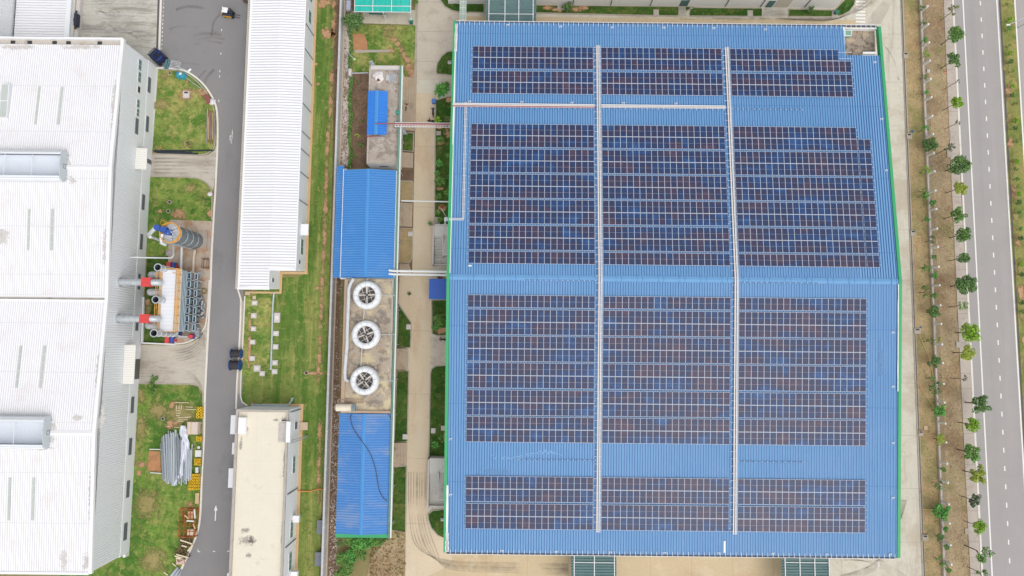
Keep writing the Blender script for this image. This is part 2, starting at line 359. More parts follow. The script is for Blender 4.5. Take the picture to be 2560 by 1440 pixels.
# lawns of the west side
L1 = [(391, 171), (433, 173), (465, 181), (498, 204), (521, 232), (536, 264), (541, 300), (540, 360), (536, 374), (522, 384), (498, 389), (440, 386), (378, 383), (381, 300)]
sheet('lawn', L1[:1]+smooth_poly(L1[1:11], 3)+L1[11:], 4, M_lawn)
L2 = [(372, 441), (470, 442), (500, 447), (520, 459), (530, 478), (531, 505), (530, 553), (440, 551), (420, 552), (422, 620), (415, 700), (366, 700), (368, 560)]
sheet('lawn', L2, 4, M_lawn2)
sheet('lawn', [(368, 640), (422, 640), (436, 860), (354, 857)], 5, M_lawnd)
sheet('concrete_pad', [(425, 549), (530, 553), (527, 700), (519, 800), (503, 838), (472, 857), (436, 861), (432, 760), (420, 665), (421, 600)], 6, M_pad)
sheet('apron', [(368, 384), (498, 390), (522, 386), (536, 376), (541, 364), (538, 440), (533, 476), (520, 458), (500, 446), (470, 441), (370, 440)], 3, M_apron)
sheet('apron', smooth_poly([(342, 862), (436, 863), (474, 858), (505, 838), (520, 805), (514, 930), (510, 1000), (502, 974), (480, 960), (340, 958)], 3), 3, M_apron)
L3 = [(344, 959), (480, 961), (500, 972), (508, 990), (508, 1090), (503, 1190), (498, 1290), (487, 1342), (465, 1391), (441, 1445), (410, 1520), (150, 1520), (150, 1380), (300, 1380)]
sheet('lawn', L3, 4, M_lawn2)
sheet('concrete_strip', [(391, 168), (396, 168), (380, 384), (374, 384)], 6, M_slab)
kerb('kerb', smooth_poly([(391, 169.5), (433, 171), (467, 179), (500, 202), (523, 230), (539, 263), (543.5, 300), (543.5, 360), (541, 420), (538, 480), (533, 560), (528, 660), (527, 700), (521, 813), (515, 930), (512, 1000), (510, 1090), (505, 1180), (500, 1293), (489, 1343), (467, 1393), (444, 1445), (420, 1520)], 4), M_kerbw, 0.32, 0.12)
kerb('kerb', smooth_poly([(396, 173), (433, 175), (464, 183), (495, 206), (518, 234), (532, 265), (537, 300), (537, 358), (531, 374), (517, 383), (496, 388), (440, 386), (380, 384)], 3), M_kerbg, 0.18, 0.12)
kerb('kerb', smooth_poly([(373, 441), (470, 443), (500, 448), (519, 460), (529, 478), (530, 505), (529, 551)], 3), M_kerbg, 0.18, 0.12)
kerb('kerb', smooth_poly([(344, 959), (480, 961), (500, 972), (507, 990), (507, 1090), (502, 1190)], 3), M_kerbg, 0.18, 0.12)
kerb('kerb', smooth_poly([(523, 700), (516, 800), (501, 834), (471, 855), (437, 860)], 3), M_kerbw, 0.22, 0.12)
# low white wall round the filter lawn
mb = MB(); mb.strip([P(358, 742, .5), P(354, 856, .5)], 0.25, 0, .5); mb.strip([P(354, 857.5, .5), P(436, 861, .5), P(437, 845, .5)], 0.25, 0, .5)
one(mb, 'low_wall', pm('white_wall_paint', (238, 238, 238), 0.04, 0.4, 3, stains=[((200, 198, 194), 0.5, 0.55, 0.75, 0.5)], rough=0.8), 'low white wall edging the strip of grass beside the filter house', 'wall')
# road markings of the internal road
def arrow(u, v0, v1, mat, L=4):
    a = P(u, v0, LZ(L)); b = P(u-2, v1, LZ(L)); mb = MB(); d = (a-b).normalized(); q = Vector((-d.y, d.x, 0)); ln = (a-b).length
    h = a-d*ln*0.36
    mb.poly([b-q*.09, b+q*.09, h+q*.09, h-q*.09]); mb.poly([h-q*.3, h+q*.3, a])
    tag(mb.build('road_marking', mat), kind='structure')
arrow(540, 1262, 1302, M_paint)
def left_arrow():
    z = LZ(4); mb = MB()
    mb.poly([P(u, v, z) for (u, v) in ((581, 322), (583, 336), (579, 336))]); mb.poly([P(u, v, z) for (u, v) in ((580.2, 336), (582, 336), (580, 353), (578, 353))])
    mb.poly([P(u, v, z+.004) for (u, v) in ((574, 341), (577, 336), (579, 339), (575, 347))]); mb.poly([P(u, v, z) for (u, v) in ((573, 347), (576, 346), (580, 356), (579, 360))])
    tag(mb.build('road_marking', M_paintw), kind='structure')
left_arrow()
stripe('road_marking', (495, 1373), (495, 1379.5), 0.12, 4, M_paint); stripe('road_marking', (495.6, 1379), (500.5, 1379.3), 0.12, 5, M_paint)
stripe('road_marking', (532, 1378.5), (538, 1378.7), 0.13, 4, M_paint); stripe('road_marking', (568, 1378), (574, 1378.2), 0.13, 4, M_paint)
for (a, b, ww) in (((548, 480), (539, 900), .5), ((560, 500), (552, 1000), .6), ((575, 460), (560, 1100), .5)):
    pass
# soil and wear on the western lawns
for (u, v, a, b, m) in ((505, 231, 12, 9, M_soil), (465, 238, 15, 13, M_soil), (425, 181, 5, 4, M_soil), (402, 262, 16, 11, M_dryg), (410, 190, 8, 7, M_dryg), (467, 205, 4, 4, M_soil), (398, 369, 7, 5, M_soil), (468, 360, 12, 9, M_dryg),
        (447, 536, 17, 11, M_soil), (399, 529, 6, 5, M_soil), (420, 505, 7, 6, M_dryg), (475, 470, 12, 8, M_dryg), (525, 533, 5, 9, M_soil), (370, 768, 7, 16, M_dryg), (368, 757, 4, 9, M_soil),
        (455, 1035, 32, 26, M_dryg), (432, 1062, 16, 9, M_soil), (398, 1030, 20, 20, M_dryg), (430, 1014, 7, 8, M_soil), (355, 1160, 12, 8, M_soil), (346, 1182, 6, 7, M_soil), (352, 1068, 14, 26, M_dryg), (366, 1260, 26, 30, M_dryg), (385, 1400, 28, 24, M_dryg), (474, 1262, 6, 5, M_soil), (352, 985, 10, 16, M_dryg)):
    blob('soil_patch', u, v, a, b, m)
mb = MB(); z = LZ(18)
sheet('soil_bed', [(372, 1127), (400, 1129), (402, 1180), (369, 1177)], 17, M_soil)
# lawn between the white warehouse and the boundary wall
sheet('lawn', [(640, 700), (640, 728), (610, 742), (606, 960), (604, 1000), (620, 1016), (660, 1030), (660, 1520), (822, 1520), (838, 400), (858, -80), (770, -80), (755, 690)], 3, M_lawnw)
sheet('lawn', [(612, 742), (684, 745), (684, 940), (604, 940)], 5, M_lawn)
for (u0, v0, u1, v1) in ((836, 0, 831, 120), (830, 180, 822, 330), (820, 330, 815, 480), (815, 500, 806, 700), (806, 690, 800, 830), (800, 840, 795, 960), (800, 1060, 796, 1250)):
    n = 5
    for i in range(n):
        t = (i+.5)/n; blob('soil_patch', u0+(u1-u0)*t, v0+(v1-v0)*t, 4.5, (v1-v0)/n*.62, M_soil if (i+int(u0)) % 3 else M_dryg, seed=i)
for (u, v, a, b) in ((814, 84, 16, 13), (812, 6, 15, 12), (795, 211, 4, 4), (786, 160, 5, 4), (794, 719, 4, 4), (790, 933, 22, 4), (766, 932, 5, 4), (632, 1012, 10, 6), (625, 800, 3, 26), (623, 880, 3, 40)): blob('soil_patch', u, v, a, b, M_soil)
kerb('kerb', [(593, 700), (594, 722), (602, 748), (601, 800), (596, 900), (592, 960), (590, 1022)], M_kerbw, 0.28, 0.12)
kerb('kerb', [(612, 740), (607, 850), (602, 950), (601, 990), (605, 1005), (618, 1014)], M_kerbw, 0.2, 0.12)
stripe('path', (606.5, 752), (597, 985), 0.55, 5, M_kerbg)
# plot strip in the middle
sheet('earth_strip', [(836, -80), (905, -80), (905, 420), (860, 420), (850, 760), (846, 1000), (840, 1200), (838, 1520), (795, 1520), (815, 1000), (832, 400)], 6, M_soild)
sheet('lawn', [(880, 62), (1040, 64), (1036, 200), (1005, 200), (985, 190), (880, 190)], 7, M_lawn)
sheet('plot_ground', [(880, 180), (935, 180), (935, 420), (880, 420)], 8, M_soild)
sheet('plot_ground', [(1000, 180), (1040, 195), (1030, 700), (985, 700)], 5, M_soild)
sheet('concrete_pad', [(868, 25), (1040, 25), (1040, 62), (900, 58)], 9, M_greyc)
sheet('soil_patch', [(880, 84), (910, 84), (918, 105), (919, 124), (882, 126), (880, 110)], 15, M_soil)
sheet('concrete_strip', [(886, 125), (975, 124), (975, 130), (886, 132)], 16, M_kerbg)
for i, (u, v, a, b) in enumerate(((985, 99, 9, 6), (995, 110, 6, 7), (1003, 121, 5, 8), (1010, 138, 6, 8), (1018, 152, 7, 8), (1023, 165, 11, 9), (1028, 180, 10, 12), (1031, 192, 6, 9), (978, 125, 6, 6), (975, 70, 14, 7), (970, 85, 12, 9))): blob('soil_patch', u, v, a, b, M_soil if i < 9 else M_dryg)
kerb('kerb', [(1043, -60), (1041, 60), (1037.5, 197)], M_kerbg, 0.34, 0.2)
# lawns beside the lane
def bed(pts, m, kw=0.2, L=7, closed=True):
    sheet('lawn', pts, L, m); kerb('kerb', pts+[pts[0]], M_kerbg, kw, 0.14)
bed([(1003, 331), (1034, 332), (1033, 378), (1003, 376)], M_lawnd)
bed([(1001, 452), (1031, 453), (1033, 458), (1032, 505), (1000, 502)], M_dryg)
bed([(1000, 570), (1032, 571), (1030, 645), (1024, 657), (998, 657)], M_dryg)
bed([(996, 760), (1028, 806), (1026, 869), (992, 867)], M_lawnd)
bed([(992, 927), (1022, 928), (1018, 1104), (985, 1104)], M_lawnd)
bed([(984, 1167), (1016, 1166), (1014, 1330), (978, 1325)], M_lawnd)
sheet('soil_patch', [(978, 1326), (1014, 1331), (1012, 1520), (900, 1520), (925, 1400), (965, 1350)], 9, M_dry)
sheet('paving', [(1000, 660), (1022, 660), (1034, 700), (1036, 790), (1029, 805), (996, 758)], 8, M_lane)
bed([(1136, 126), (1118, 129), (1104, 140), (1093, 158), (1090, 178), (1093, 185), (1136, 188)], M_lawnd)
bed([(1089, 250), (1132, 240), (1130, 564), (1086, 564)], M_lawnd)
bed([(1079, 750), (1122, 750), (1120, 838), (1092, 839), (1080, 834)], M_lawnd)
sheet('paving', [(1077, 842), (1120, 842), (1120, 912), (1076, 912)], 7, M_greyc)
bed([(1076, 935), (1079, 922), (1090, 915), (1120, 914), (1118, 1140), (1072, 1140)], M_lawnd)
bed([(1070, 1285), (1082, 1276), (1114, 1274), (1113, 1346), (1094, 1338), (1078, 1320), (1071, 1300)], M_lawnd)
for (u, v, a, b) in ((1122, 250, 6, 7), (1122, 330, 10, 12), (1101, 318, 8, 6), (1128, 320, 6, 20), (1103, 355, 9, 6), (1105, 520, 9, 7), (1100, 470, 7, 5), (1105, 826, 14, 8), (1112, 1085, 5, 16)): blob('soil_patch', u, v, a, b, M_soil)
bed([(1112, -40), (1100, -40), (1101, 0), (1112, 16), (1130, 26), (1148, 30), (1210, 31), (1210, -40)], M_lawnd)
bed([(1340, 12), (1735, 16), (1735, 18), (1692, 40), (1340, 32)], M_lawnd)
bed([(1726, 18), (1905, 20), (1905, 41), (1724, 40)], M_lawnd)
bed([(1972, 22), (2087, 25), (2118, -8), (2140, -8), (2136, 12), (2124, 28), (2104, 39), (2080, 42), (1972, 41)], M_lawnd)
sheet('ramp', [(1696, 16), (1714, 16), (1716, 40), (1696, 40)], 8, M_scuff); sheet('ramp', [(1910, 20), (1970, 21), (1970, 41), (1908, 41)], 8, M_scuff)
for i in range(5): blob('soil_patch', 1370+i*22, 20+i % 2*4, 12, 5, M_soil)
# right yard kerb, dry verge, pavement and the public road
kerb('kerb', [(2253, -60), (2310, 1440), (2313, 1500)], M_kerbg, 0.5, 0.12)
stripe('drain', (2254.5, 0), (2311.5, 1440), 0.16, 19, M_drain, 30)
sheet('verge', [(2254, -80), (2304, -80), (2324, 480), (2345, 960), (2368, 1520), (2316, 1520)], 2, M_dryg)
sheet('verge', [(2302, -80), (2362, -80), (2382, 480), (2405, 960), (2432, 1520), (2368, 1520), (2345, 960), (2323, 480)], 3, M_dry)
mb = MB(); z = 0.12
mb.prism([P(u, v, z)[:2] for (u, v) in ((2356, -80), (2381, -80), (2403, 480), (2430, 960), (2456, 1520), (2430, 1520), (2403, 960), (2380, 480))], -0.1, z)
tag(mb.build('pavement', pm('pavement_concrete', (196, 184, 172), 0.08, 0.3, 2.5, fine=0.07, stains=[((164, 150, 138), 0.5, 0.5, 0.7, 0.6), ((212, 204, 194), 0.4, 0.58, 0.75, 0.5)], lines=[('y', 2.6, 0, 0.09, (150, 138, 126), 0.7)], rough=0.92)), kind='structure')
stripe('kerb', (2382.5, 0), (2456, 1440), 0.34, 20, M_kerbw, 40)
sheet('road', [(2381, -100), (2404, 480), (2431, 960), (2459, 1540), (2600, 1540), (2585, 1440), (2550, 960), (2521, 480), (2496, -100)], 1, M_road)
sheet('road', [(2530, -100), (2640, -100), (2640, 1300), (2600, 1300), (2575, 600)], 1, M_road)
sheet('median_strip', [(2496, -100), (2533, -100), (2560, 420), (2590, 1200), (2600, 1540), (2578, 1440), (2550, 960), (2521, 480)], 4, pm('median_grass', (150, 148, 88), .2, .4, 2.8, fine=.26, stains=[((108, 126, 62), .3, .44, .6, .8), ((196, 160, 116), .25, .52, .66, .7)], rough=.95, spec=.1))
stripe('road_marking', (2407.3, 0), (2480.6, 1440), 0.24, 4, M_paint, 40); stripe('road_marking', (2492, 0), (2547, 960), 0.26, 4, M_paint, 60)
stripe('road_marking', (2537, 0), (2560, 383), 0.26, 5, M_paint, 60); stripe('kerb', (2499.5, 0), (2553, 960), 0.28, 6, M_drain, 60)
pa, pb = P(2451, 8, LZ(4)), P(2524, 1402, LZ(4))
for i in range(-2, 36):
    t = i/32.0; c = pa+(pb-pa)*t; d = (pb-pa).normalized(); q = Vector((-d.y, d.x, 0))*.11; mb = MB()
    mb.poly([c-d*.42-q, c+d*.42-q, c+d*.42+q, c-d*.42+q]); tag(mb.build('road_marking', M_paint), kind='structure')
for i in range(9):
    v = 2+i*8.35; stripe('road_marking', (2139.5, v+2), (2163.5, v+2.4), 0.33, 3, M_paint)
stripe('road_marking', (2196, 1404), (2196.6, 1418), 0.32, 3, M_paint)
for i in range(14): blob('soil_patch', 2515+i*4.2, 170+i*62, 6, 16, M_soil if i % 2 else M_dryg, seed=i)

# tyre marks on the concrete and the asphalt
M_tyremark = pm('tyre_mark', (150, 140, 126), .1, .5, 3, fade='noise', rough=.95); M_tyredark = pm('tyre_mark_dark', (124, 121, 122), .1, .5, 3, fade='noise', rough=.95); M_scrape = pm('pale_scrape', (226, 222, 212), .1, .5, 3, fade='noise', rough=.95)
def track(pts, w, mat, L):
    mb = MB(); q = [P(u, v, LZ(L)) for (u, v) in smooth_poly(pts, 6)]; vs = []
    for i, p in enumerate(q):
        d = (q[min(i+1, len(q)-1)]-q[max(i-1, 0)]).normalized(); n = Vector((-d.y, d.x, 0))*w/2; vs += [p-n, p+n]
    mb.add(vs, [(2*i, 2*i+2, 2*i+3, 2*i+1) for i in range(len(q)-1)]); tag(mb.build('tyre_mark', mat), kind='structure')
rr = random.Random(31); k = 0
for i in range(8):
    d = i*9+rr.uniform(-4, 4); track([(1024+d*.6, 1180), (1026+d*.6, 1290), (1046+d*.7, 1368+d*.15), (1120, 1402+d*.3), (1260, 1408+d*.35), (1420, 1412+d*.35)], .22, M_tyremark, 9+i)
for i in range(9):
    d = i*7+rr.uniform(-3, 3); track([(1700+i*40, 44+rr.uniform(-2, 6)), (2060, 46+d*.12), (2105+d*.3, 38), (2150+d*.6, 8), (2175+d*.9, -40)], .18, M_tyremark, 9+i)
for i in range(8):
    d = i*9; track([(2168+d*.5, 60), (2185+d*.5, 30), (2215+d*.3, -5), (2240, -40)], .18, M_tyremark, 9+i)
for i in range(5): d = i*6; track([(2202+d, 105+d), (2222+d*.6, 128+d), (2238+d*.3, 160+d), (2244+d*.2, 200)], .16, M_tyremark, 9+i)
for i in range(8): d = i*8; track([(2100+d, 1440), (2150+d*.9, 1425-d*.2), (2200+d*.5, 1400-d), (2235+d*.4, 1340-d), (2250+d*.3, 1250)], .18, M_tyremark, 9+i)
for i in range(6): d = i*9; track([(2110+d*2, 1400), (2170+d*1.4, 1405+d*.3), (2235+d*.7, 1440)], .18, M_tyremark, 9+i)
for i in range(26):
    u = rr.uniform(215, 330); v = rr.uniform(5, 130); a = rr.uniform(-.5, .5); l = rr.uniform(25, 70)
    if u+l > 388: l = 385-u
    track([(u, v), (u+l*.35, v+l*.35*a+rr.uniform(-8, 8)), (u+l*.7, v+l*.6*a+rr.uniform(-10, 10)), (u+l, v+l*a*.8)], rr.uniform(.15, .4), M_scrape if i % 4 else M_tyremark, 9+i % 9)
for i in range(4):
    r = 12+i*7; track([(272+r*math.cos(a)*1.2, 82+r*.7*math.sin(a)) for a in [k*.5 for k in range(12)]], .22, M_scrape, 9+i)
for i in range(12): u, v = rr.uniform(415, 590), rr.uniform(20, 190); track([(u, v), (u-20, v+25), (u-26, v+60)] if u > 500 else [(u, v), (u+30, v-8), (u+70, v-4)], rr.uniform(.2, .6), M_tyredark if i % 2 else M_tyremark, 6+i % 8)
for i in range(9): d = i*7; track([(352, 880+d), (420, 878+d), (470, 870+d*.95), (505, 845+d*1.1), (512, 835+d)] if i < 5 else [(352, 885+d), (430, 888+d*.95), (480, 900+d), (506, 935+d)], .3, M_tyremark, 6+i)
for i in range(5): d = i*9; track([(385, 396+d), (440, 396+d), (490, 398+d*.9), (522, 396+d)], .3, M_tyremark, 6+i)
# ------------------------------------------------------------------ buildings
def PX(u, v, X):
    """where the sight line of a survey pixel meets the wall plane x = X"""
    a = P(u, v, 0.0); cpos = Vector((0, 0, H)); t = X/a.x
    return cpos+(a-cpos)*t
def PY(u, v, Y):
    a = P(u, v, 0.0); cpos = Vector((0, 0, H)); t = Y/a.y
    return cpos+(a-cpos)*t
M_white = pm('white_steel', (250, 250, 251), 0.02, 0.2, 2, stains=[((222, 218, 212), 0.5, 0.6, 0.8, 0.5, (1.5, 0.12, 1))], rough=0.55, spec=0.3)
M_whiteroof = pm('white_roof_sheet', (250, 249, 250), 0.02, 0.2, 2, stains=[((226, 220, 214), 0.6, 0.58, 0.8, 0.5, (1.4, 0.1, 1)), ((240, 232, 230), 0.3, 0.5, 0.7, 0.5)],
    lines=[('x', 0.36, 0.11, 0.085, (180, 180, 187), 0.85), ('y', 7.8, 1, .07, (214, 214, 218), .7)], rough=0.5, spec=0.3)  # grey x lines paint rib shade into the white; y lines are laps
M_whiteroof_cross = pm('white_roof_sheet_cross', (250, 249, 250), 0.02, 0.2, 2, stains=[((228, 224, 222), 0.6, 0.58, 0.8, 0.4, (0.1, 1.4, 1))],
    lines=[('y', 0.48, 0.11, 0.10, (172, 174, 184), 0.9)], rough=0.5, spec=0.3)  # grey lines along the ribs put their shade into the sheet colour
M_clad = pm('pale_cladding', (243, 246, 248), 0.015, 0.2, 2, rough=0.6, spec=0.3)
M_plinth = pm('white_render', (244, 246, 248), 0.02, 0.3, 2, stains=[((218, 216, 212), 0.4, 0.6, 0.8, 0.4)], rough=0.8)
M_gutter = pm('weathered_gutter', (206, 198, 188), 0.08, 0.4, 3, stains=[((160, 140, 120), 0.3, 0.52, 0.7, 0.7)], rough=0.8)
M_glassg = pm('green_glass', (112, 140, 138), 0.08, 0.6, 3, rough=0.15, spec=0.5)
M_louv = pm('grey_louvre', (122, 126, 132), 0.05, 0.6, 3, lines=[('z', 0.2, 0, 0.06, (70, 74, 80), 0.8)], rough=0.6)
M_skyl = pm('skylight_sheet', (202, 208, 202), 0.04, 0.5, 3, rough=0.35, spec=0.4)
M_trough = pm('galvanised_lining', (230, 236, 244), 0.03, 0.5, 3, lines=[('x', 0.2, 0, 0.05, (190, 197, 210), 0.6)], rough=0.45, spec=0.4)
M_frame = pm('white_frame', (236, 238, 240), 0.02, 0.5, 3, rough=0.6)
M_void = pm('dark_opening', (66, 66, 66), 0.1, 0.5, 3, rough=0.9)
def wall_window(parent, X, rect, mat, panes=2, name='window', sgn=1, fr=True):
    """window on a wall facing +x, from its survey rectangle (u0, v0, u1, v1)"""
    u0, v0, u1, v1 = rect
    a = PX((u0+u1)/2, v0, X); b = PX((u0+u1)/2, v1, X); zt = PX(u0, (v0+v1)/2, X).z; zb = PX(u1, (v0+v1)/2, X).z
    y0, y1 = min(a.y, b.y), max(a.y, b.y); z0, z1 = min(zt, zb), max(zt, zb)
    mb = MB(); mb.box(X-.05, y0-.06, z0-.06, X+.05, y1+.06, z1+.06)
    fo = mb.build(name, M_frame if fr else mat, parent)
    if fr:
        pm_ = MB(); n = panes
        for i in range(n):
            s = (y1-y0)/n; pm_.box(X+.045, y0+i*s+.03, z0, X+.065, y0+(i+1)*s-.03, z1)
        pm_.build('pane', mat, fo)
    return fo
# ---- the factory hall on the west side
XE = -65.1; YN, YS = 50.1, -36.0; ZE = 10.5
yr1 = P(220, 418, 11.6).y; yv = P(150, 746, 10.4).y; yr2 = P(190, 1083, 11.6).y
hall = thing('factory_hall', 'big white factory hall with two ridges and large curved roof ventilators', 'building', (-80, 7, 0))
XW = -112.0
mb = MB(); mb.box(XW, YS+.3, 2.8, XE, YN-.3, 10.0)
x = YN-.3
prof = []
mb2 = MB(); mb2.corr(YS+.3, YN-.3, XE+.003, 2.75, XE+.003, 10.3, 0.36, 0.05, swap=True) if False else None
def wall_corr(X, y0, y1, z0, z1, pitch, h):
    m_ = MB(); y = y0; pr = []
    while y < y1-pitch:
        pr += [(X, y), (X, y+pitch*.55), (X+h, y+pitch*.65), (X+h, y+pitch*.9)]; y += pitch
    pr.append((X, y1)); n = len(pr)
    m_.add([(p[0], p[1], z0) for p in pr]+[(p[0], p[1], z1) for p in pr], [(i, i+1, n+i+1, n+i) for i in range(n-1)])
    return m_
mb.build('wall', M_clad, hall)
wall_corr(XE+.02, YS+.3, YN-.3, 2.75, 10.35, 0.4, 0.05).build('cladding', M_clad, hall)
mb = MB(); mb.box(XW, YS+.15, 0, XE-.02, YN-.15, 2.75); mb.box(XE-.02, YS+.25, 0, XE+.12, YN-.25, 2.7); mb.build('plinth', M_plinth, hall)
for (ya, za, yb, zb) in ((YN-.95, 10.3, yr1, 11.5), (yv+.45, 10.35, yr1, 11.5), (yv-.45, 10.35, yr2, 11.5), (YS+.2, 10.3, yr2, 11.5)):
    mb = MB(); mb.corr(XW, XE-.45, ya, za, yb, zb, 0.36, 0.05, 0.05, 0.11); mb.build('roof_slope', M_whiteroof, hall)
for y in (yr1, yr2):
    mb = MB(); mb.extr([(y-.4, 11.5), (y, 11.66), (y+.4, 11.5), (y, 11.6)], 'x', XW, XE-.3); mb.build('ridge_cap', M_white, hall)
mb = MB(); mb.box(XW, yv-.22, 10.3, XE-.3, yv-.16, 10.5); mb.box(XW, yv+.16, 10.3, XE-.3, yv+.22, 10.5); mb.box(XW, yv-.5, 10.3, XE-.3, yv-.22, 10.42); mb.box(XW, yv+.22, 10.3, XE-.3, yv+.5, 10.42); mb.build('valley_flashing', M_white, hall); mb = MB(); mb.box(XW, yv-.5, 10.05, XE-.3, yv+.5, 10.18); mb.build('valley_gutter', M_gutter, hall)
mb = MB(); mb.box(XW, YN-.95, 9.95, XE-.35, YN-.1, 10.1)
mb.build('eaves_gutter', M_gutter, hall)
for (u, wd) in ((33, 2), (75, 2), (137, 2), (172, 2.4), (250, 3.4)):
    blobm = MB(); p = P(u, 105, 10.1); blobm.box(p.x-.35, YN-.8, 10.1, p.x+.35, YN-.3, 10.2); blobm.build('gutter_outlet', M_void, hall)
# verge trim along the east edge, following the slopes
pts = [(YN, 10.55), (YN-.9, 10.5), (yr1, 11.72), (yv, 10.55), (yr2, 11.72), (YS, 10.45)]
mb = MB()
for i in range(len(pts)-1):
    (a, za), (b, zb) = pts[i], pts[i+1]
    mb.add([(XE-.42, a, za-.5), (XE+.1, a, za-.5), (XE+.1, b, zb-.5), (XE-.42, b, zb-.5), (XE-.42, a, za), (XE+.1, a, za), (XE+.1, b, zb), (XE-.42, b, zb)], [(4,7,6,5),(0,1,2,3),(0,4,5,1),(1,5,6,2),(2,6,7,3),(3,7,4,0)])
mb.build('verge_trim', M_white, hall)
mb = MB(); mb.box(XW, YN-.12, 9.7, XE, YN+.2, 10.62); mb.build('parapet', M_white, hall)
mb = MB(); mb.box(XW, YS-.2, 10.0, XE-.42, YS+.2, 10.4); mb.build('eaves_trim', M_white, hall)
def slope_z(Y): 
    for (a, za, b, zb) in ((YN-.95, 10.3, yr1, 11.5), (yv, 10.35, yr1, 11.5), (yv, 10.35, yr2, 11.5), (YS, 10.3, yr2, 11.5)):
        if min(a, b) <= Y <= max(a, b): return za+(zb-za)*(Y-a)/(b-a)
    return 10.4
for (ut, vt, ub, vb) in ((99, 215, 90, 313), (155.7, 216, 147, 313), (75, 523, 71, 626), (133, 523, 129, 626), (52, 864, 43, 970), (112, 864, 103, 970), (26, 1193, 22, 1302), (86, 1193, 82, 1302)):
    a, b = P(ut, vt, 10.9), P(ub, vb, 10.9); n = 5; mb = MB(); X = (a.x+b.x)/2
    for i in range(n):
        ya = a.y+(b.y-a.y)*(i+.03)/n; yb = a.y+(b.y-a.y)*(i+.97)/n; za, zb = slope_z(ya), slope_z(yb)
        mb.add([(X-.2, ya, za), (X+.2, ya, za), (X+.2, yb, zb), (X-.2, yb, zb), (X-.2, ya, za+.09), (X+.2, ya, za+.09), (X+.2, yb, zb+.09), (X-.2, yb, zb+.09)], [(4,7,6,5),(0,4,5,1),(1,5,6,2),(2,6,7,3),(3,7,4,0)])
    mb.build('skylight', M_skyl, hall)
def roof_vent(u_end, v):
    end = P(u_end, v, 13.0); y = end.y; x = end.x; zb = 11.2
    W = 2.55
    vt = None
    mb = MB()
    # the two curved side shells
    for s in (1, -1):
        arc = [(y+s*(W-.75+.75*math.cos(t)), zb+1.1+0.85*math.sin(t)) for t in [math.radians(q) for q in (-80, -50, -20, 10, 40, 65, 88)]]
        outer = arc; inner = [(a-s*.12, b-.1) for (a, b) in reversed(arc)]
        mb.extr(outer+inner, 'x', XW, x, 0, True)
    vt = mb.build('ridge_ventilator', pm('vent_metal', (240, 243, 246), .02, .3, 2, lines=[('z', .3, 0, .07, (190, 198, 206), .8)], rough=.5), hall)
    mb = MB(); arc = [(y+1.75*math.sin(math.radians(q)), zb+1.5-1.0*math.cos(math.radians(q))) for q in range(-75, 76, 15)]
    mb.extr(arc, 'x', XW, x-.05, 0, False, True); mb.build('inner_trough', M_trough, vt)
    mb = MB(); k = 0; xx = x-4.6
    while xx > XW: mb.box(xx-.04, y-1.85, zb+1.72, xx+.04, y+1.85, zb+1.8); xx -= 4.35
    mb.build('tie_rod', M_frame, vt)
    cap = [(y+2.62*math.cos(t)*(1.0 if abs(math.cos(t)) < .8 else .985), zb+1.0+1.12*math.sin(t)) for t in [math.radians(q) for q in range(0, 360, 20)]]
    cap = [(a, max(b, zb+.05)) for a, b in cap]
    mb = MB(); mb.extr(cap, 'x', x, x+.1); mb.build('end_cap', pm('cap_grey', (206, 214, 217), .02, .5, 3, rough=.5), vt)
    mb = MB()
    for (dy0, dy1) in ((-.35, -.28), (.28, .35)): mb.box(x+.1, y+dy0, zb+.6, x+.13, y+dy1, zb+1.25)
    mb.box(x+.1, y-.28, zb+1.18, x+.13, y+.28, zb+1.25); mb.box(x+.1, y-.28, zb+.6, x+.13, y+.28, zb+.67); mb.build('hatch_frame', M_louv, vt)
    mb = MB(); mb.box(x+.3, y-1.9, zb+.1, x+.55, y+1.9, zb+.28); mb.bar((x+.1, y+1.6, zb+.5), (x+.45, y+1.6, zb+.1), .12); mb.bar((x+.1, y-1.6, zb+.5), (x+.45, y-1.6, zb+.1), .12); mb.build('upstand', M_frame, vt)
roof_vent(151, 412); roof_vent(109, 1083)
# smoke hatch
a, b = P(12, 212, 11.2), P(12, 295, 11.2); mb = MB(); xa = P(3, 255, 11.2).x; xb = P(22, 255, 11.2).x; z = slope_z((a.y+b.y)/2)
mb.box(xa, b.y, z-.3, xb, a.y, z+.55); ho = mb.build('smoke_hatch', M_clad, hall)
for i in range(2):
    m_ = MB(); s = (a.y-b.y)/2; m_.box(xa+.12, b.y+i*s+.1, z+.55, xb-.12, b.y+(i+1)*s-.1, z+.62); m_.build('flap', M_skyl, ho)
for r, m, n in (((346, 149, 353, 176), M_glassg, 2), ((345, 180, 351.5, 206), M_glassg, 2), ((342, 249, 348, 269), M_glassg, 2), ((341, 272, 347, 291), M_glassg, 2)): wall_window(hall, XE+.08, r, m, n)
wall_window(hall, XE+.08, (344, 216, 349.5, 232), M_void, 1, 'vent_opening')
wall_window(hall, XE+.08, (339, 296.5, 345, 334.5), M_louv, 1, 'louvre', fr=False)
for r in ((370.5, 194, 376, 231), (365.5, 291, 371, 329), (355.5, 487, 361, 524), (350.5, 586, 356, 623), (345.5, 686, 350, 723), (339.5, 804, 345, 826), (328, 993, 334, 1031.5), (322.5, 1097, 328.5, 1136), (316.5, 1203, 323, 1242.5), (310, 1309, 317, 1349)):
    wall_window(hall, XE+.14, r, M_louv, 1, 'louvre', fr=False)
M_cream = pm('cream_sheet', (240, 238, 230), 0.03, 0.5, 3, lines=[('y', 0.4, 0, 0.07, (206, 200, 184), 0.7)], rough=0.6)
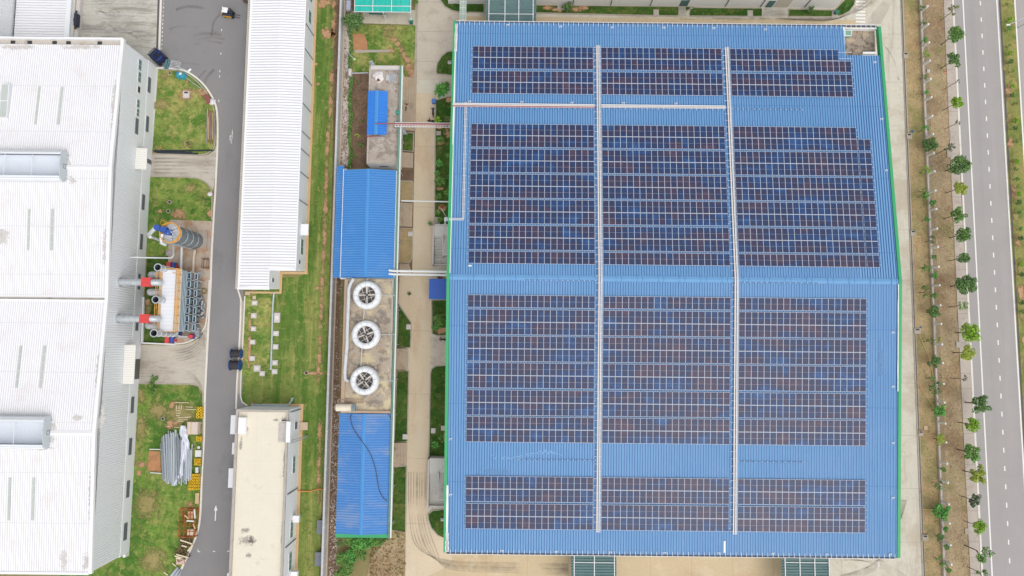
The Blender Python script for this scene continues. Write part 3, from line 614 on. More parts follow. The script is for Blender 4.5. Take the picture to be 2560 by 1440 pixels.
for (u0, v0, u1, v1, z) in ((344, 371, 365.5, 424, 4.6), (313, 862, 334, 960, 4.6)):
    a, b = P(u0, v0, z), P(u1, v1, z); mb = MB(); y0, y1 = min(a.y, b.y), max(a.y, b.y)
    mb.add([(XE+.05, y0, z+.35), (b.x, y0, z), (b.x, y1, z), (XE+.05, y1, z+.35), (XE+.05, y0, z+.2), (b.x, y0, z-.15), (b.x, y1, z-.15), (XE+.05, y1, z+.2)], [(0,1,2,3),(4,7,6,5),(0,4,5,1),(1,5,6,2),(2,6,7,3)])
    mb.build('canopy', M_cream, hall)
a, b = PX(338, 898, XE+.14), PX(338, 948, XE+.14); mb = MB(); mb.box(XE+.1, b.y, 0, XE+.17, a.y, 3.6); mb.build('roller_door', pm('roller_door_grey', (112, 112, 106), 0.05, 0.5, 3, lines=[('z', .22, 0, .06, (80, 80, 76), .7)], rough=.6), hall)
a, b = PX(372, 398, XE+.14), PX(372, 409, XE+.14); mb = MB(); mb.box(XE+.1, b.y, 0, XE+.17, a.y, 2.4); mb.build('door', M_louv, hall)
for (v, ) in ((1283,), (1385,)): pass
mb = MB(); p = P(322, 1388, 0); mb.box(XE-.3, YS-.3, 0, XE+.15, YS+.3, 1.2); mb.box(P(256, 1428, 2).x, YS-.4, 0, P(246, 1428, 2).x+1.2, YS+.2, 2.5); mb.build('buttress', M_cream, hall)
# ---- annex at the north-west: low ribbed roof against a taller hall, with a crane gantry
tall = thing('tall_hall', 'tall pale hall whose ribbed wall rises at the top left corner', 'building', (-100, 60, 0))
ZA = 2.9
Xt = P(33, 50, ZA).x
mb = MB(); mb.box(Xt-34, YN+.6, 0, Xt, YN+34, 12); mb.build('wall', M_clad, tall)
wall_corr(Xt+.02, YN+.6, YN+34, 0, 12, 0.4, .05).build('cladding', M_clad, tall)
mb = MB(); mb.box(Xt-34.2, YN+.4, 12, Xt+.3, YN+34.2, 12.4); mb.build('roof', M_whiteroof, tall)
ann = thing('annex', 'low white annex with a cross ribbed roof between the tall hall and the loading yard', 'building', (-86, 62, 0))
xa, xb = Xt+.35, P(163, 50, ZA).x; xc = P(175, 50, ZA).x
mb = MB(); mb.box(xa, YN+.6, 0, xc, YN+34, ZA-.3); mb.build('wall', M_plinth, ann)
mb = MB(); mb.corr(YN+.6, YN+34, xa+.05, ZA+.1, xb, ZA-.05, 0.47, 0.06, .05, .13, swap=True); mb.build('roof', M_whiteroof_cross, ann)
mb = MB(); mb.box(xb, YN+.6, ZA-.35, xc, YN+34, ZA+.05); mb.build('edge_gutter', M_clad, ann)
mb = MB(); mb.box(Xt+.02, YN+.6, ZA-.4, Xt+.33, YN+34, ZA-.2); mb.build('valley_gutter', M_dark, ann)
zg = 1.9; xg = P(181.5, 50, zg).x
gan = thing('dock_rail', 'yellow rail with a dark dock leveller along the annex loading edge', 'guard rail', (xg, 62, 0))
M_yel = pm('yellow_paint', (222, 170, 40), 0.07, 0.8, 4, rough=0.6)
mb = MB(); mb.box(xg-.22, YN+1, zg-.4, xg+.05, YN+34, zg); mb.box(xg+.12, YN+1, zg-.3, xg+.26, YN+34, zg-.1)
mb.build('rail', M_yel, gan)
for k in range(6): m_ = MB(); m_.box(xg-.12, YN+2+k*6, 0, xg+.02, YN+2.2+k*6, zg-.4); m_.build('post', M_yel, gan)
a, b = P(186, 33, zg), P(186, 63, zg); mb = MB(); mb.box(xg+.28, b.y, zg-.9, xg+.75, a.y, zg+.1); mb.box(xg-.28, b.y+.7, zg+.02, xg+.3, a.y-.9, zg+.14); mb.tube([(xg+.4, b.y-.5, zg-.3), (xg+.4, b.y+.2, zg-.3)], .2); mb.tube([(xg+.4, a.y+.6, zg-.3), (xg+.4, a.y-.2, zg-.3)], .16); mb.build('dock_leveller', pm('dark_leveller', (58, 62, 76), .1, .8, 4, rough=.6), gan)
mb = MB(); p0, p1 = P(188.5, 50, .9), P(198, 50, .9); mb.box(p0.x, YN+.8, 0, p1.x, YN+34, .9); one(mb, 'loading_dock', M_slab, 'long white dock ledge between the yellow rail and the loading yard', 'dock')
# ---- long white warehouse
Xr, Xl = -36.7, -46.4; y1, y2, xs = P(742, 671, 5.3).y, P(673, 718, 5.3).y, P(673, 700, 5.3).x
wh = thing('white_warehouse', 'long narrow white warehouse with a cross ribbed roof and a stepped south end', 'building', (-42, 36, 0))
YT = 92.0; xm = -41.0
mb = MB(); mb.box(Xl+.3, y1+.1, 0, Xr, YT, 5.0); mb.box(Xl+.3, y2+.1, 0, xs, y1+.1, 5.0); mb.build('wall', M_plinth, wh)
def wedge(y0, y1_, xa, za, xb, zb):
    m_ = MB(); m_.corr(y0, y1_, xa, za, xb, zb, 0.48, 0.05, .05, .13, swap=True); return m_
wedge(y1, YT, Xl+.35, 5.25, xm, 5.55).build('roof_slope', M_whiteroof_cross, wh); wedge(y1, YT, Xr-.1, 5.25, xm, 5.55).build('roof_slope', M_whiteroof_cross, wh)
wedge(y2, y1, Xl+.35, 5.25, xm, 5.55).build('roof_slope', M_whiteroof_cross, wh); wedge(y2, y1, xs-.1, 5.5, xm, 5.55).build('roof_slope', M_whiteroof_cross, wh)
mb = MB(); mb.box(Xr-.1, y1, 5.0, Xr+.08, YT, 5.3); mb.box(xs-.1, y2, 5.0, xs+.08, y1, 5.56); mb.box(Xl+.05, y2, 5.0, Xl+.35, YT, 5.36); mb.build('eaves_trim', M_white, wh)
mb = MB(); mb.box(Xl+.05, y2-.42, 4.9, xs+.08, y2, 5.42); mb.box(xs+.08, y1-.42, 4.9, Xr+.08, y1, 5.42); mb.build('south_trim', M_white, wh)
mb = MB(); mb.corr(y2-.2, YT, Xl-1.05, 3.6, Xl+.3, 3.9, 0.36, .08, .1, .22, swap=True, th=.1); mb.build('side_canopy', pm('fibre_cement', (228, 220, 206), .05, .4, 3, lines=[('y', .36, .18, .1, (176, 166, 150), .6)], rough=.9), wh)
M_tanbase = pm('sandstone_base', (214, 182, 138), .08, .5, 3, stains=[((196, 152, 100), .5, .5, .7, .6)], rough=.9)
mb = MB(); mb.box(Xr, y1-.0, 0, Xr+.45, YT, .16); mb.box(xs, y1-.45, 0, Xr+.45, y1-.0, .16); mb.box(xs+.02, y2-.35, 0, xs+.42, y1-.45, .16); mb.box(Xl, y2-.7, 0, xs+.42, y2-.35, .16); mb.build('base_strip', M_tanbase, wh)
wall_window(wh, Xr+.03, (751.5, 598, 757, 636.5), M_glassg, 2); wall_window(wh, Xr+.03, (746, 650, 750, 660), M_louv, 1); wall_window(wh, xs+.03, (679.5, 695, 684, 705.5), M_louv, 1)
wall_window(wh, Xr+.03, (771, 27, 777, 58), M_glassg, 2)
wall_window(wh, Xr+.03, (774, -20, 779, 5), M_glassg, 2)
for v in (55, 118, 187, 257, 327, 372, 430, 500):
    a = PX(760-(v/700)*20+3, v, Xr); mb = MB(); mb.bar((Xr+.07, a.y, 5.0), (Xr+.07, a.y, .2), .1); mb.build('downpipe', M_louv, wh)
a, b = P(753, 560, 3.2), P(770, 588, 3.2); mb = MB(); mb.box(Xr, b.y, 3.0, b.x, a.y, 3.2); mb.build('canopy', M_white, wh)
# ---- cream flat roofed building
Xl2, Xr2, Yt2 = -45.25, -36.6, -10.85
cr = thing('flat_roof_building', 'cream flat roofed building with white walls at the lower end of the road', 'building', (-41, -28, 0))
M_creamroof = pm('cream_roof', (238, 230, 210), .035, .35, 3, fine=.03, stains=[((206, 196, 182), .5, .56, .76, .6), ((176, 170, 166), .17, .63, .72, .8)], lines=[('x', 4.2, 1.9, .05, (222, 214, 196), .6), ('y', 5.2, 1, .05, (222, 214, 196), .6)], rough=.9)
M_cap = pm('parapet_cap', (190, 182, 172), .06, .5, 3, stains=[((150, 140, 130), .6, .5, .7, .6)], rough=.9)
mb = MB(); mb.box(Xl2, -70, 0, Xr2, Yt2, 6.1); mb.build('wall', M_plinth, cr)
mb = MB(); mb.box(Xl2+.4, -70, 6.1, Xr2-.4, Yt2-.4, 6.14); mb.build('roof', M_creamroof, cr)
mb = MB(); mb.box(Xl2, -70, 6.1, Xl2+.4, Yt2, 6.5); mb.box(Xl2+.4, Yt2-.4, 6.1, Xr2, Yt2, 6.5); mb.box(Xr2-.35, -70, 6.1, Xr2, P(720, 1105, 6.4).y, 6.45); mb.box(Xr2-.35, P(720, 1052, 6.4).y, 6.1, Xr2, Yt2-.4, 6.5); mb.build('parapet', M_cap, cr)
a, b = P(716, 1054, 6.8), P(724.5, 1106, 6.8); mb = MB(); mb.box(a.x, b.y, 6.1, b.x, a.y, 6.8); mb.build('roof_upstand', M_white, cr)
a, b = P(697, 1056, 6.2), P(715, 1106, 6.2); mb = MB(); mb.box(a.x, b.y, 6.14, b.x, a.y, 6.22); mb.build('stained_slab', pm('stained_slab', (204, 196, 190), .09, .6, 3, stains=[((170, 160, 154), .8, .5, .65, .7)], rough=.9), cr)
a, b = P(704, 1050, 6.6), P(716, 1053, 6.6); mb = MB(); mb.box(a.x, b.y, 6.14, b.x, a.y, 6.7); mb.build('overflow_pipe', M_louv, cr)
a, b = P(596, 1044, 7.0), P(612.5, 1084.5, 7.0); mb = MB(); mb.box(a.x, b.y, 6.14, b.x, a.y, 6.95); mb.build('roof_box', M_white, cr)
for (u0, v0, u1, v1) in ((577.5, 1038, 590, 1085.5), (572, 1171, 590, 1219.5), (568, 1433, 590, 1470), (581, 1107, 590, 1136)):
    a, b = P(u0, v0, 3.4), P(u1, v1, 3.4); mb = MB(); mb.box(a.x, b.y, 3.25, Xl2, a.y, 3.42); mb.build('canopy', M_white, cr)
for r in ((731.5, 1142, 737, 1182), (725.5, 1302, 731.5, 1343.5), (722, 1383, 728, 1425.5)): wall_window(cr, Xr2+.03, r, M_glassg, 3)
wall_window(cr, Xr2+.03, (736.5, 1055, 742.5, 1073), M_louv, 1)
for (u0, v0, u1, v1) in ((728, 1030, 748, 1024), (722, 1234, 742, 1222), (717, 1366, 737, 1350)):
    p = PX(u1, v1, Xr2+.08); q = PX(u0, v0, Xr2+.08); mb = MB(); mb.bar((Xr2+.08, (p.y+q.y)/2, 5.6), (Xr2+.08, (p.y+q.y)/2, .3), .12); mb.build('downpipe', M_louv, cr)
mb = MB(); mb.box(Xr2, -70, 0, Xr2+.5, Yt2+.45, .16); mb.box(Xl2+2, Yt2, 0, Xr2, Yt2+.45, .16); mb.build('base_strip', M_tanbase, cr)
a, b = P(736, 1290, 2.6), P(746, 1307, 2.6); mb = MB(); mb.box(Xr2+.05, b.y, 1.7, b.x, a.y, 2.5); mb.build('air_conditioner', M_white, cr)
a, b = P(734, 1430, 2.6), P(742, 1446, 2.6); mb = MB(); mb.box(Xr2+.05, b.y, 1.7, b.x, a.y, 2.5); mb.build('air_conditioner', M_white, cr)
# access ladder
a = PX(727, 1105, Xr2+.3); b = P(767, 1096, 0); lad = MB(); ta = Vector((Xr2+.25, a.y, 5.4)); tb = Vector((Xr2+1.5, a.y+.2, 0))
for dy in (-.22, .22): lad.bar(ta+Vector((0, dy, 0)), tb+Vector((0, dy, 0)), .06)
for i in range(16): c = ta+(tb-ta)*(i+.5)/16; lad.bar(c+Vector((0, -.22, 0)), c+Vector((0, .22, 0)), .05)
one(lad, 'ladder', pm('steel_ladder', (150, 156, 160), .05, 1, 4, rough=.5), 'long metal ladder leaning on the white east wall of the cream roofed building', 'ladder')
# ---- boundary wall with capping joints
mb = MB(); mb.box(-31.6, -80, 0, -31.25, 92, 2.1)
M_bw = pm('boundary_wall_render', (200, 202, 202), .04, .4, 3, stains=[((170, 168, 162), .4, .55, .75, .6)], lines=[('y', 3.2, .4, .12, (226, 226, 224), .8)], rough=.85)
bw = thing('boundary_wall', 'long grey boundary wall running down beside the striped lawn', 'wall', (-31.4, 10, 0)); mb.build('wall', M_bw, bw)
mb = MB(); mb.box(-31.25, -80, 0, -31.0, 92, .3); mb.build('footing', pm('wall_footing', (198, 178, 158), .07, .5, 3, rough=.9), bw)
for (u0, v0, u1, v1) in ((794, 1302, 805, 1334), (789, 1382, 803, 1414)):
    a, b = P(u0, v0, 1.0), P(u1, v1, 1.0); mb = MB(); mb.box(a.x, b.y, 0, b.x, a.y, .95); mb.box(a.x-.08, b.y-.08, .95, b.x+.08, a.y+.08, 1.03)
    one(mb, 'cabinet', pm('grey_cabinet', (128, 132, 142), .04, 1, 4, rough=.6), ('upper' if v0 < 1340 else 'lower')+' of two grey utility cabinets against the boundary wall', 'cabinet', group='grey cabinets at the boundary wall')
# ---- blue factory
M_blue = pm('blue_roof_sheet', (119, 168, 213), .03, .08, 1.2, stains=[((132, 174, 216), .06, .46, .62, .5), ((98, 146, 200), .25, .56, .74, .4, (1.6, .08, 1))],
    lines=[('x', .417, .208, .12, (38, 92, 156), .9), ('y', 12.3, 3, .09, (60, 116, 180), .6)], rough=.45, spec=.3)  # x lines: rib-side shade painted into the colour; y lines: sheet laps
M_blue2 = pm('blue_trim', (116, 167, 214), .03, .3, 2, lines=[('x', 3.35, 1.2, .1, (58, 112, 176), .7)], rough=.55, spec=.2)
M_green = pm('green_trim', (62, 172, 112), .05, .5, 3, rough=.5, spec=.4)
bf = thing('solar_factory', 'huge blue roofed factory carrying rows of solar panels', 'building', (25, 10.8, 0))
BX0, BX1, BY0, BY1, BR, BE, BT = -10.0, 61.1, -32.55, 54.3, 10.8, 9.0, 12.3
def zr(Y): return BE+(BT-BE)*(1-abs(Y-BR)/43.5)
M_bwall = pm('factory_wall', (226, 226, 220), .03, .3, 2, rough=.8)
mb = MB(); mb.box(BX0-.3, BY0+.3, 0, BX1+.2, BY1-.3, 7.7); mb.build('wall', M_bwall, bf)
NX, NY = 55.35, 49.1
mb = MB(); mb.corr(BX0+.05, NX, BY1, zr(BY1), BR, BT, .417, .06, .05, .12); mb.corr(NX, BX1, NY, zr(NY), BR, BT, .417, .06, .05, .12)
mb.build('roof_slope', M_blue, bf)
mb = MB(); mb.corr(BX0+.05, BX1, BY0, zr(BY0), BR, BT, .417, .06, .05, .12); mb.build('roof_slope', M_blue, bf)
mb = MB(); mb.add([(BX0, BR-.45, BT+.02), (BX0, BR, BT+.12), (BX0, BR+.45, BT+.02), (BX1, BR-.45, BT+.02), (BX1, BR, BT+.12), (BX1, BR+.45, BT+.02)], [(0,3,4,1),(1,4,5,2)])
x = BX0+3
while x < BX1: mb.box(x-.04, BR-.5, BT+.02, x+.04, BR+.5, BT+.16); x += 3.35
mb.build('ridge_cap', M_blue2, bf)
M_gdark = pm('gutter_grey', (88, 92, 104), .06, 1, 4, rough=.6)  # plain dark grey of gutters, forks, handlebars and loose cables
for (y, s, xa, xb) in ((BY1, 1, BX0, BX1), (BY0, -1, BX0, BX1)):
    z = zr(y); mb = MB(); g0, g1 = sorted((y, y+s*.28)); mb.box(xa, g0, z-.3, xb, g1, z-.16)
    gu = mb.build('gutter', M_gdark, bf)
    mb = MB(); x = xa+.6; g0, g1 = sorted((y+s*.28, y+s*.36)); mb.box(xa, g0, z-.3, xb, g1, z-.05); 
    while x < xb: 
        g0, g1 = sorted((y-s*.45, y+s*.3)); mb.box(x-.035, g0, z+.07, x+.035, g1, z+.12); x += .835
    mb.build('gutter_bracket', M_frame, gu)
for (X, s, y0, y1) in ((BX0, -1, BY0, BY1+.2), (BX1, 1, BY0-.1, BY1)):
    x0, x1 = sorted((X, X+s*.48)); mb = MB(); pts = [(y0, zr(y0)+.16), (BR, BT+.22), (y1, zr(y1)+.16)]
    mb.extr(pts+[(y1, zr(y1)-.7), (BR, BT-.7), (y0, zr(y0)-.7)], 'x', x0, x1); mb.build('verge_trim', M_green, bf)
M_flash = pm('white_flashing', (246, 246, 242), .03, .6, 3, stains=[((206, 206, 206), 1.0, .58, .75, .6)], rough=.6)
def flash(X, ya, yb, wd):
    mb = MB(); n = 10; rr = random.Random(int(ya*10))
    ys = [ya+(yb-ya)*i/n for i in range(n+1)]; ws = [wd*rr.uniform(.7, 1.25) for _ in ys]
    for i in range(n):
        mb.add([(X-ws[i]/2, ys[i], zr(ys[i])+.19), (X+ws[i]/2, ys[i], zr(ys[i])+.19), (X+ws[i+1]/2, ys[i+1], zr(ys[i+1])+.19), (X-ws[i+1]/2, ys[i+1], zr(ys[i+1])+.19)], [(0,1,2,3)] if yb > ya else [(3,2,1,0)])
    mb.build('flashing', M_flash, bf)
flash(BX0+.02, 11.4, 54.0, .24); flash(BX0+.06, 49, 54.0, .4); flash(BX0+.05, -32.3, -22, .3); flash(BX0+.08, -32.4, -29.5, .5); flash(BX1-.05, -6.5, 10.4, .24)
# corner terrace
M_terr = pm('stained_terrace', (170, 156, 140), .12, .5, 3, fine=.06, stains=[((112, 98, 90), .8, .45, .58, .85), ((206, 184, 156), .7, .5, .62, .75)], rough=.95)
mb = MB(); mb.box(NX+.02, NY+.02, 7.7, BX1-.02, BY1-.1, 8.0); mb.build('corner_terrace', M_terr, bf)
mb = MB(); mb.box(NX-.08, NY, 7.7, NX+.12, BY1-.1, 9.05); mb.box(NX+.12, NY-.08, 7.7, BX1, NY+.1, 9.1); mb.box(NX+.12, BY1-.3, 8.0, BX1, BY1-.08, 8.75); mb.build('terrace_wall', M_flash, bf)
a, b = P(2112, 75, 8.9), P(2128, 90, 8.9); mb = MB(); mb.box(a.x, b.y, 8.0, b.x, a.y, 8.9); h = mb.build('roof_hatch', pm('hatch_green', (128, 176, 152), .04, 1, 3, rough=.6), bf)
mb = MB(); mb.box(a.x-.05, b.y-.05, 8.9, b.x+.05, b.y+.08, 8.97); mb.box(a.x-.05, a.y-.08, 8.9, b.x+.05, a.y+.05, 8.97); mb.box(a.x-.05, b.y+.08, 8.9, a.x+.06, a.y-.08, 8.97); mb.box(b.x-.06, b.y+.08, 8.9, b.x+.05, a.y-.08, 8.97); mb.build('hatch_rim', M_frame, h)
for i, (v0, v1) in enumerate(((129, 135), (136.5, 141))):
    a, b = P(2157, v0, 9.0), P(2192, v1, 9.0); mb = MB(); mb.corr(b.y, a.y, a.x, 8.95+i*.03, b.x, 9.0+i*.03, .12, .03, .03, .06, swap=True, th=.05); mb.box(a.x+.1, b.y+.1, 8.0, a.x+.3, a.y-.1, 8.9)
    one(mb, 'roof_sheet', M_flash, ('wider' if i == 0 else 'narrower')+' white metal sheet lying on the stained corner terrace by the green trim', 'sheet', group='white sheets on the corner terrace')
# white repairs and marks on the blue roof
def roof_patch(name, u0, v0, u1, v1, label, mat=M_flash, cat='patch', t=.05):
    z = 10.5
    for _ in range(5): a = P(u0, v0, z); z = zr(a.y)
    b = P(u1, v1, z); mb = MB(); za, zb = zr(a.y)+.07, zr(b.y)+.07
    mb.add([(a.x, a.y, za), (b.x, a.y, za), (b.x, b.y, zb), (a.x, b.y, zb), (a.x, a.y, za+t), (b.x, a.y, za+t), (b.x, b.y, zb+t), (a.x, b.y, zb+t)], [(4,7,6,5),(0,4,5,1),(1,5,6,2),(2,6,7,3),(3,7,4,0)])
    return mb
o = one(roof_patch('x', 1808.5, 1352, 1814, 1382, ''), 'roof_patch', M_flash, 'white repair strip at the lower eaves of the blue roof', 'patch')
o = one(roof_patch('x', 1171, 662.5, 1179, 666.5, ''), 'roof_patch', M_flash, 'small white repair patch below the corner of the left solar block', 'patch')
# canopies
M_can = pm('grey_green_sheet', (106, 134, 134), .05, .4, 2, stains=[((84, 112, 112), .5, .5, .7, .5)], rough=.6)
def canopy(u0, u1, v0, v1, label, ribs):
    z = 4.6; a, b = P(u0, v0, z), P(u1, v1, z); y0, y1 = min(a.y, b.y), max(a.y, b.y); x0, x1 = a.x, b.x
    t = thing('steel_canopy', label, 'canopy', ((x0+x1)/2, (y0+y1)/2, 0), 'steel canopies beside the blue factory')
    mb = MB(); mb.corr(y0, y1, x0, z, x1, z, .44, .12, .12, .3, swap=True, th=.02); mb.build('roof_sheet', M_can, t)
    mb = MB()
    for f in ribs: x = x0+(x1-x0)*f; mb.box(x-.07, y0, z+.13, x+.07, y1, z+.22)
    yy = y0+1.4
    while yy < y1: mb.box(x0+.45, yy-.05, z+.13, x1-.35, yy+.05, z+.2); yy += 2.9
    mb.build('frame', M_frame, t)
    for px in (x0+.5, x1-.5):
        for py in (y0+.4, y1-.4): m_ = MB(); m_.box(px-.08, py-.08, 0, px+.08, py+.08, z); m_.build('post', M_frame, t)
canopy(1216, 1340, -60, 56, 'grey green ribbed canopy projecting from the top side of the blue factory', (.06, .38, .655, .94))
canopy(1428, 1541, 1383, 1520, 'left one of the two grey green canopies at the bottom side of the factory', (.065, .51, .955))
canopy(1954, 2077, 1388, 1520, 'right one of the two grey green canopies at the bottom side of the factory', (.06, .37, .68, .98))
t = thing('link_canopy', 'narrow pale green translucent walkway roof at the top of the forecourt', 'canopy', (P(1157, 20, 3).x, 60, 0))
a, b = P(1151, -60, 3.2), P(1165, 56, 3.2); mb = MB(); mb.box(a.x, b.y, 3.1, b.x, a.y, 3.18); mb.build('roof_sheet', pm('pale_green_sheet', (172, 192, 176), .03, .5, 3, rough=.4), t)
mb = MB()
for f in (.02, .5, .98): x = a.x+(b.x-a.x)*f; mb.box(x-.03, b.y, 3.18, x+.03, a.y, 3.24)
yy = b.y+.5
while yy < a.y: mb.box(a.x, yy-.03, 3.18, b.x, yy+.03, 3.22); yy += 1.1
mb.build('frame', M_frame, t)
for yy in (b.y+.6, a.y-.6): m_ = MB(); m_.box(a.x+.3, yy, 0, a.x+.4, yy+.1, 3.1); m_.build('post', M_frame, t)
# ---- white hall beyond the top edge
yb = P(1540, 14, 0).y; xr = P(2086, 24, 0).x; xl = P(1340, 12, 0).x
nh = thing('white_hall', 'white walled hall beyond the top edge behind a strip of lawn', 'building', ((xl+xr)/2, yb+10, 0))
mb = MB(); mb.box(xl-16, yb, 0, xr, yb+35, 9); mb.build('wall', pm('hall_wall', (238, 237, 234), .03, .3, 2, stains=[((206, 204, 198), .3, .58, .78, .5, (1, 1, .3))], rough=.8), nh)
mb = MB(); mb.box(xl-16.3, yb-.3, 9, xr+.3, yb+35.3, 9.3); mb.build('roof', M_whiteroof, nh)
for u in (1432, 1526, 1625, 1716, 1812, 1900, 2010): m_ = MB(); X = P(u, 16, 0).x; m_.box(X-.07, yb-.12, .2, X+.07, yb, 8.6); m_.build('downpipe', M_louv, nh)
X = P(1704, 17, 0).x; m_ = MB(); m_.box(X-.55, yb-.06, 0, X+.75, yb, 2.2); m_.build('door', pm('green_door', (78, 116, 110), .05, 1, 3, rough=.5), nh)
X = P(1916, 20, 0).x; m_ = MB(); m_.box(X-.3, yb-.06, 0, X+.9, yb, 2.3); m_.build('door', MATS['green_door'], nh)
X0, X1 = P(1925, 20, 0).x, P(1968, 21, 0).x; m_ = MB(); m_.box(X0+.5, yb-.05, 0, X1, yb, 4.2); m_.build('roller_door', pm('beige_roller', (206, 200, 186), .03, 1, 3, lines=[('z', .3, 0, .05, (176, 170, 158), .7)], rough=.6), nh)

# weather stains lying on the roofs
M_st1 = pm('soot_stain', (176, 171, 165), .1, .6, 3, fade='soft', rough=.95); M_st2 = pm('rust_stain', (228, 222, 214), .1, .6, 3, fade='soft', rough=.95)
def roof_stain(parent, u, v, ru, rv, z, mat):
    if callable(z):
        zz = 10.5
        for _ in range(3): c = P(u, v, zz); zz = z(c.y)
    else: zz = z; c = P(u, v, z)
    k = F/(H-zz); f = z if callable(z) else (lambda y: z); mb = MB(); pts = []
    for i in range(20): a = 2*math.pi*i/20; x, y = c.x+ru/k*math.cos(a), c.y+rv/k*math.sin(a); pts.append((x, y, f(y)+(.065 if callable(z) else .012)))
    mb.poly(pts); mb.build('stain', mat, parent)
for (u, v, a, b) in ((617, 1352, 26, 14), (628, 1352, 16, 10), (612, 1325, 14, 8), (622, 1388, 10, 7), (692, 1050, 10, 5), (612, 1072, 9, 10), (603, 1110, 5, 22), (712, 1160, 5, 60), (706, 1350, 5, 60)): roof_stain(cr, u, v, a, b, 6.14, M_st1)
for (u, v, a, b) in ((170, 405, 10, 30), (180, 450, 14, 14), (8, 590, 18, 26), (255, 1045, 10, 40), (195, 1045, 14, 9), (130, 1080, 12, 30), (160, 1400, 10, 28), (215, 1405, 10, 26), (246, 930, 8, 60), (285, 250, 6, 80), (262, 620, 5, 60), (228, 1230, 7, 80), (40, 118, 60, 8), (200, 118, 60, 8), (88, 1120, 50, 7)): roof_stain(hall, u, v, a, b, slope_z, M_st2)
for (u, v, a, b) in ((1240, 1180, 30, 10), (2200, 900, 10, 50)): roof_stain(bf, u, v, a, b, zr, pm('pale_bloom', (128, 172, 216), .08, .6, 3, fade='soft', rough=.8))
# ------------------------------------------------------------------ solar arrays
def solar_glass():
    m = bpy.data.materials.new('solar_cells'); m.use_nodes = True; g = NG(m); b = g.n['Principled BSDF']
    geo = g.new('ShaderNodeNewGeometry'); pos = geo.outputs['Position']
    oi = g.new('ShaderNodeObjectInfo'); tc = g.new('ShaderNodeTexCoord')
    mp = g.new('ShaderNodeMapping'); g.l.new(pos, mp.inputs[0]); mp.inputs['Rotation'].default_value = (0, 0, math.radians(-24)); mp.inputs['Scale'].default_value = (.16, .42, 1)
    n1 = g.noise(mp.outputs[0], 1.0, 3, .55)
    f = g.math('ADD', g.math('MULTIPLY', g.math('SUBTRACT', oi.outputs['Random'], .5), .26), g.math('MULTIPLY', g.math('SUBTRACT', n1, .5), 1.7))  # noise blotches imitate reflections on the glass, painted into the cell colour
    f = g.math('ADD', f, g.math('MULTIPLY', g.math('SUBTRACT', g.noise(pos, .9, 2), .5), .9))
    f = g.math('ADD', f, .5)
    cr = g.new('ShaderNodeValToRGB'); g.l.new(f, cr.inputs[0]); e = cr.color_ramp.elements
    e[0].position = 0.0; e[0].color = C((88, 66, 82)); e[1].position = 1.0; e[1].color = C((44, 90, 142))
    for p, c in ((.28, (66, 56, 82)), (.52, (40, 54, 90)), (.75, (32, 68, 118))):
        q = e.new(p); q.color = C(c)
    sep = g.new('ShaderNodeSeparateXYZ'); g.l.new(tc.outputs['Object'], sep.inputs[0])
    fr = g.math('FRACT', g.math('DIVIDE', sep.outputs[0], .1553))
    ln = g.math('LESS_THAN', g.math('ABSOLUTE', g.math('SUBTRACT', fr, .5)), .07)
    col = g.mix(g.math('MULTIPLY', ln, .3), cr.outputs[0], C((120, 130, 166)))
    g.l.new(col, b.inputs['Base Color']); b.inputs['Roughness'].default_value = .32; b.inputs['Specular IOR Level'].default_value = .3
    return m
M_cell = solar_glass()
M_pframe = pm('panel_frame', (206, 214, 228), .02, 1, 4, rough=.45, spec=.4)
M_rail = pm('aluminium_rail', (214, 222, 236), .02, 1, 4, rough=.4, spec=.4)
PWd, PH, PXp, PYp = .992, 2.0, 1.0075, 2.02
pmsh = MB(); pmsh.box(0, -PH, 0, PWd, 0, .035)
for (y0, y1) in ((-PH+.05, -PH/2-.01), (-PH/2+.01, -.05)): pmsh.box(.034, y0, .02, PWd-.034, y1, .038, 1)
proto_panel = pmsh.build('solar_panel', [M_pframe, M_cell]); pmesh = proto_panel.data; bpy.data.objects.remove(proto_panel)
def solar_array(x, y, rows, cols, label, skip=0):
    ang = -math.atan((BT-BE)/43.5)*(1 if y > BR else -1)
    t = bpy.data.objects.new('solar_array', None); COL.objects.link(t); t.location = (x, y, zr(y)+.17); t.rotation_euler = (ang, 0, 0); t.empty_display_size = .3
    tag(t, label, 'solar array', 'rooftop solar arrays')
    mb = MB()
    for r in range(rows):
        for f in (.22, .78):
            yy = -(r*PYp+PH*f); mb.box(-.28, yy-.025, -.09, cols*PXp+.25, yy+.025, -.012)
    o = mb.build('mounting_rail', M_rail, t)
    for r in range(rows):
        for c in range(cols-(skip if r == 0 else 0)):
            p = bpy.data.objects.new('solar_panel', pmesh); COL.objects.link(p); p.parent = t; p.location = (c*PXp, -r*PYp, 0)
STRIPS = [(49.97, 2), (45.60, 2), (36.33, 2), (32.05, 2), (27.78, 2), (23.54, 2), (19.26, 2), (15.01, 1), (8.03, 1), (5.78, 2), (1.57, 2), (-2.64, 2), (-6.92, 2), (-11.13, 2), (-20.50, 2), (-24.78, 2)]
SECT = ['upper strip above the cross cable tray', 'lower strip above the cross cable tray'] + [ordn(i)+' strip below the cross cable tray' for i in range(6)] + [ordn(i)+' strip below the roof ridge' for i in range(6)] + ['upper of the two bottom strips', 'lower of the two bottom strips']
for cn, cx, cx2 in (('left', -7.08, -7.08), ('middle', 14.36, 14.36), ('right', 35.92, 35.84)):
    for i, (y, rows) in enumerate(STRIPS):
        X = cx if y > BR else cx2
        solar_array(X, y, rows, 20, ('single row' if rows == 1 else 'double row')+' of panels, '+cn+' column, '+SECT[i], skip=2 if (cn == 'right' and i == 0) else 0)
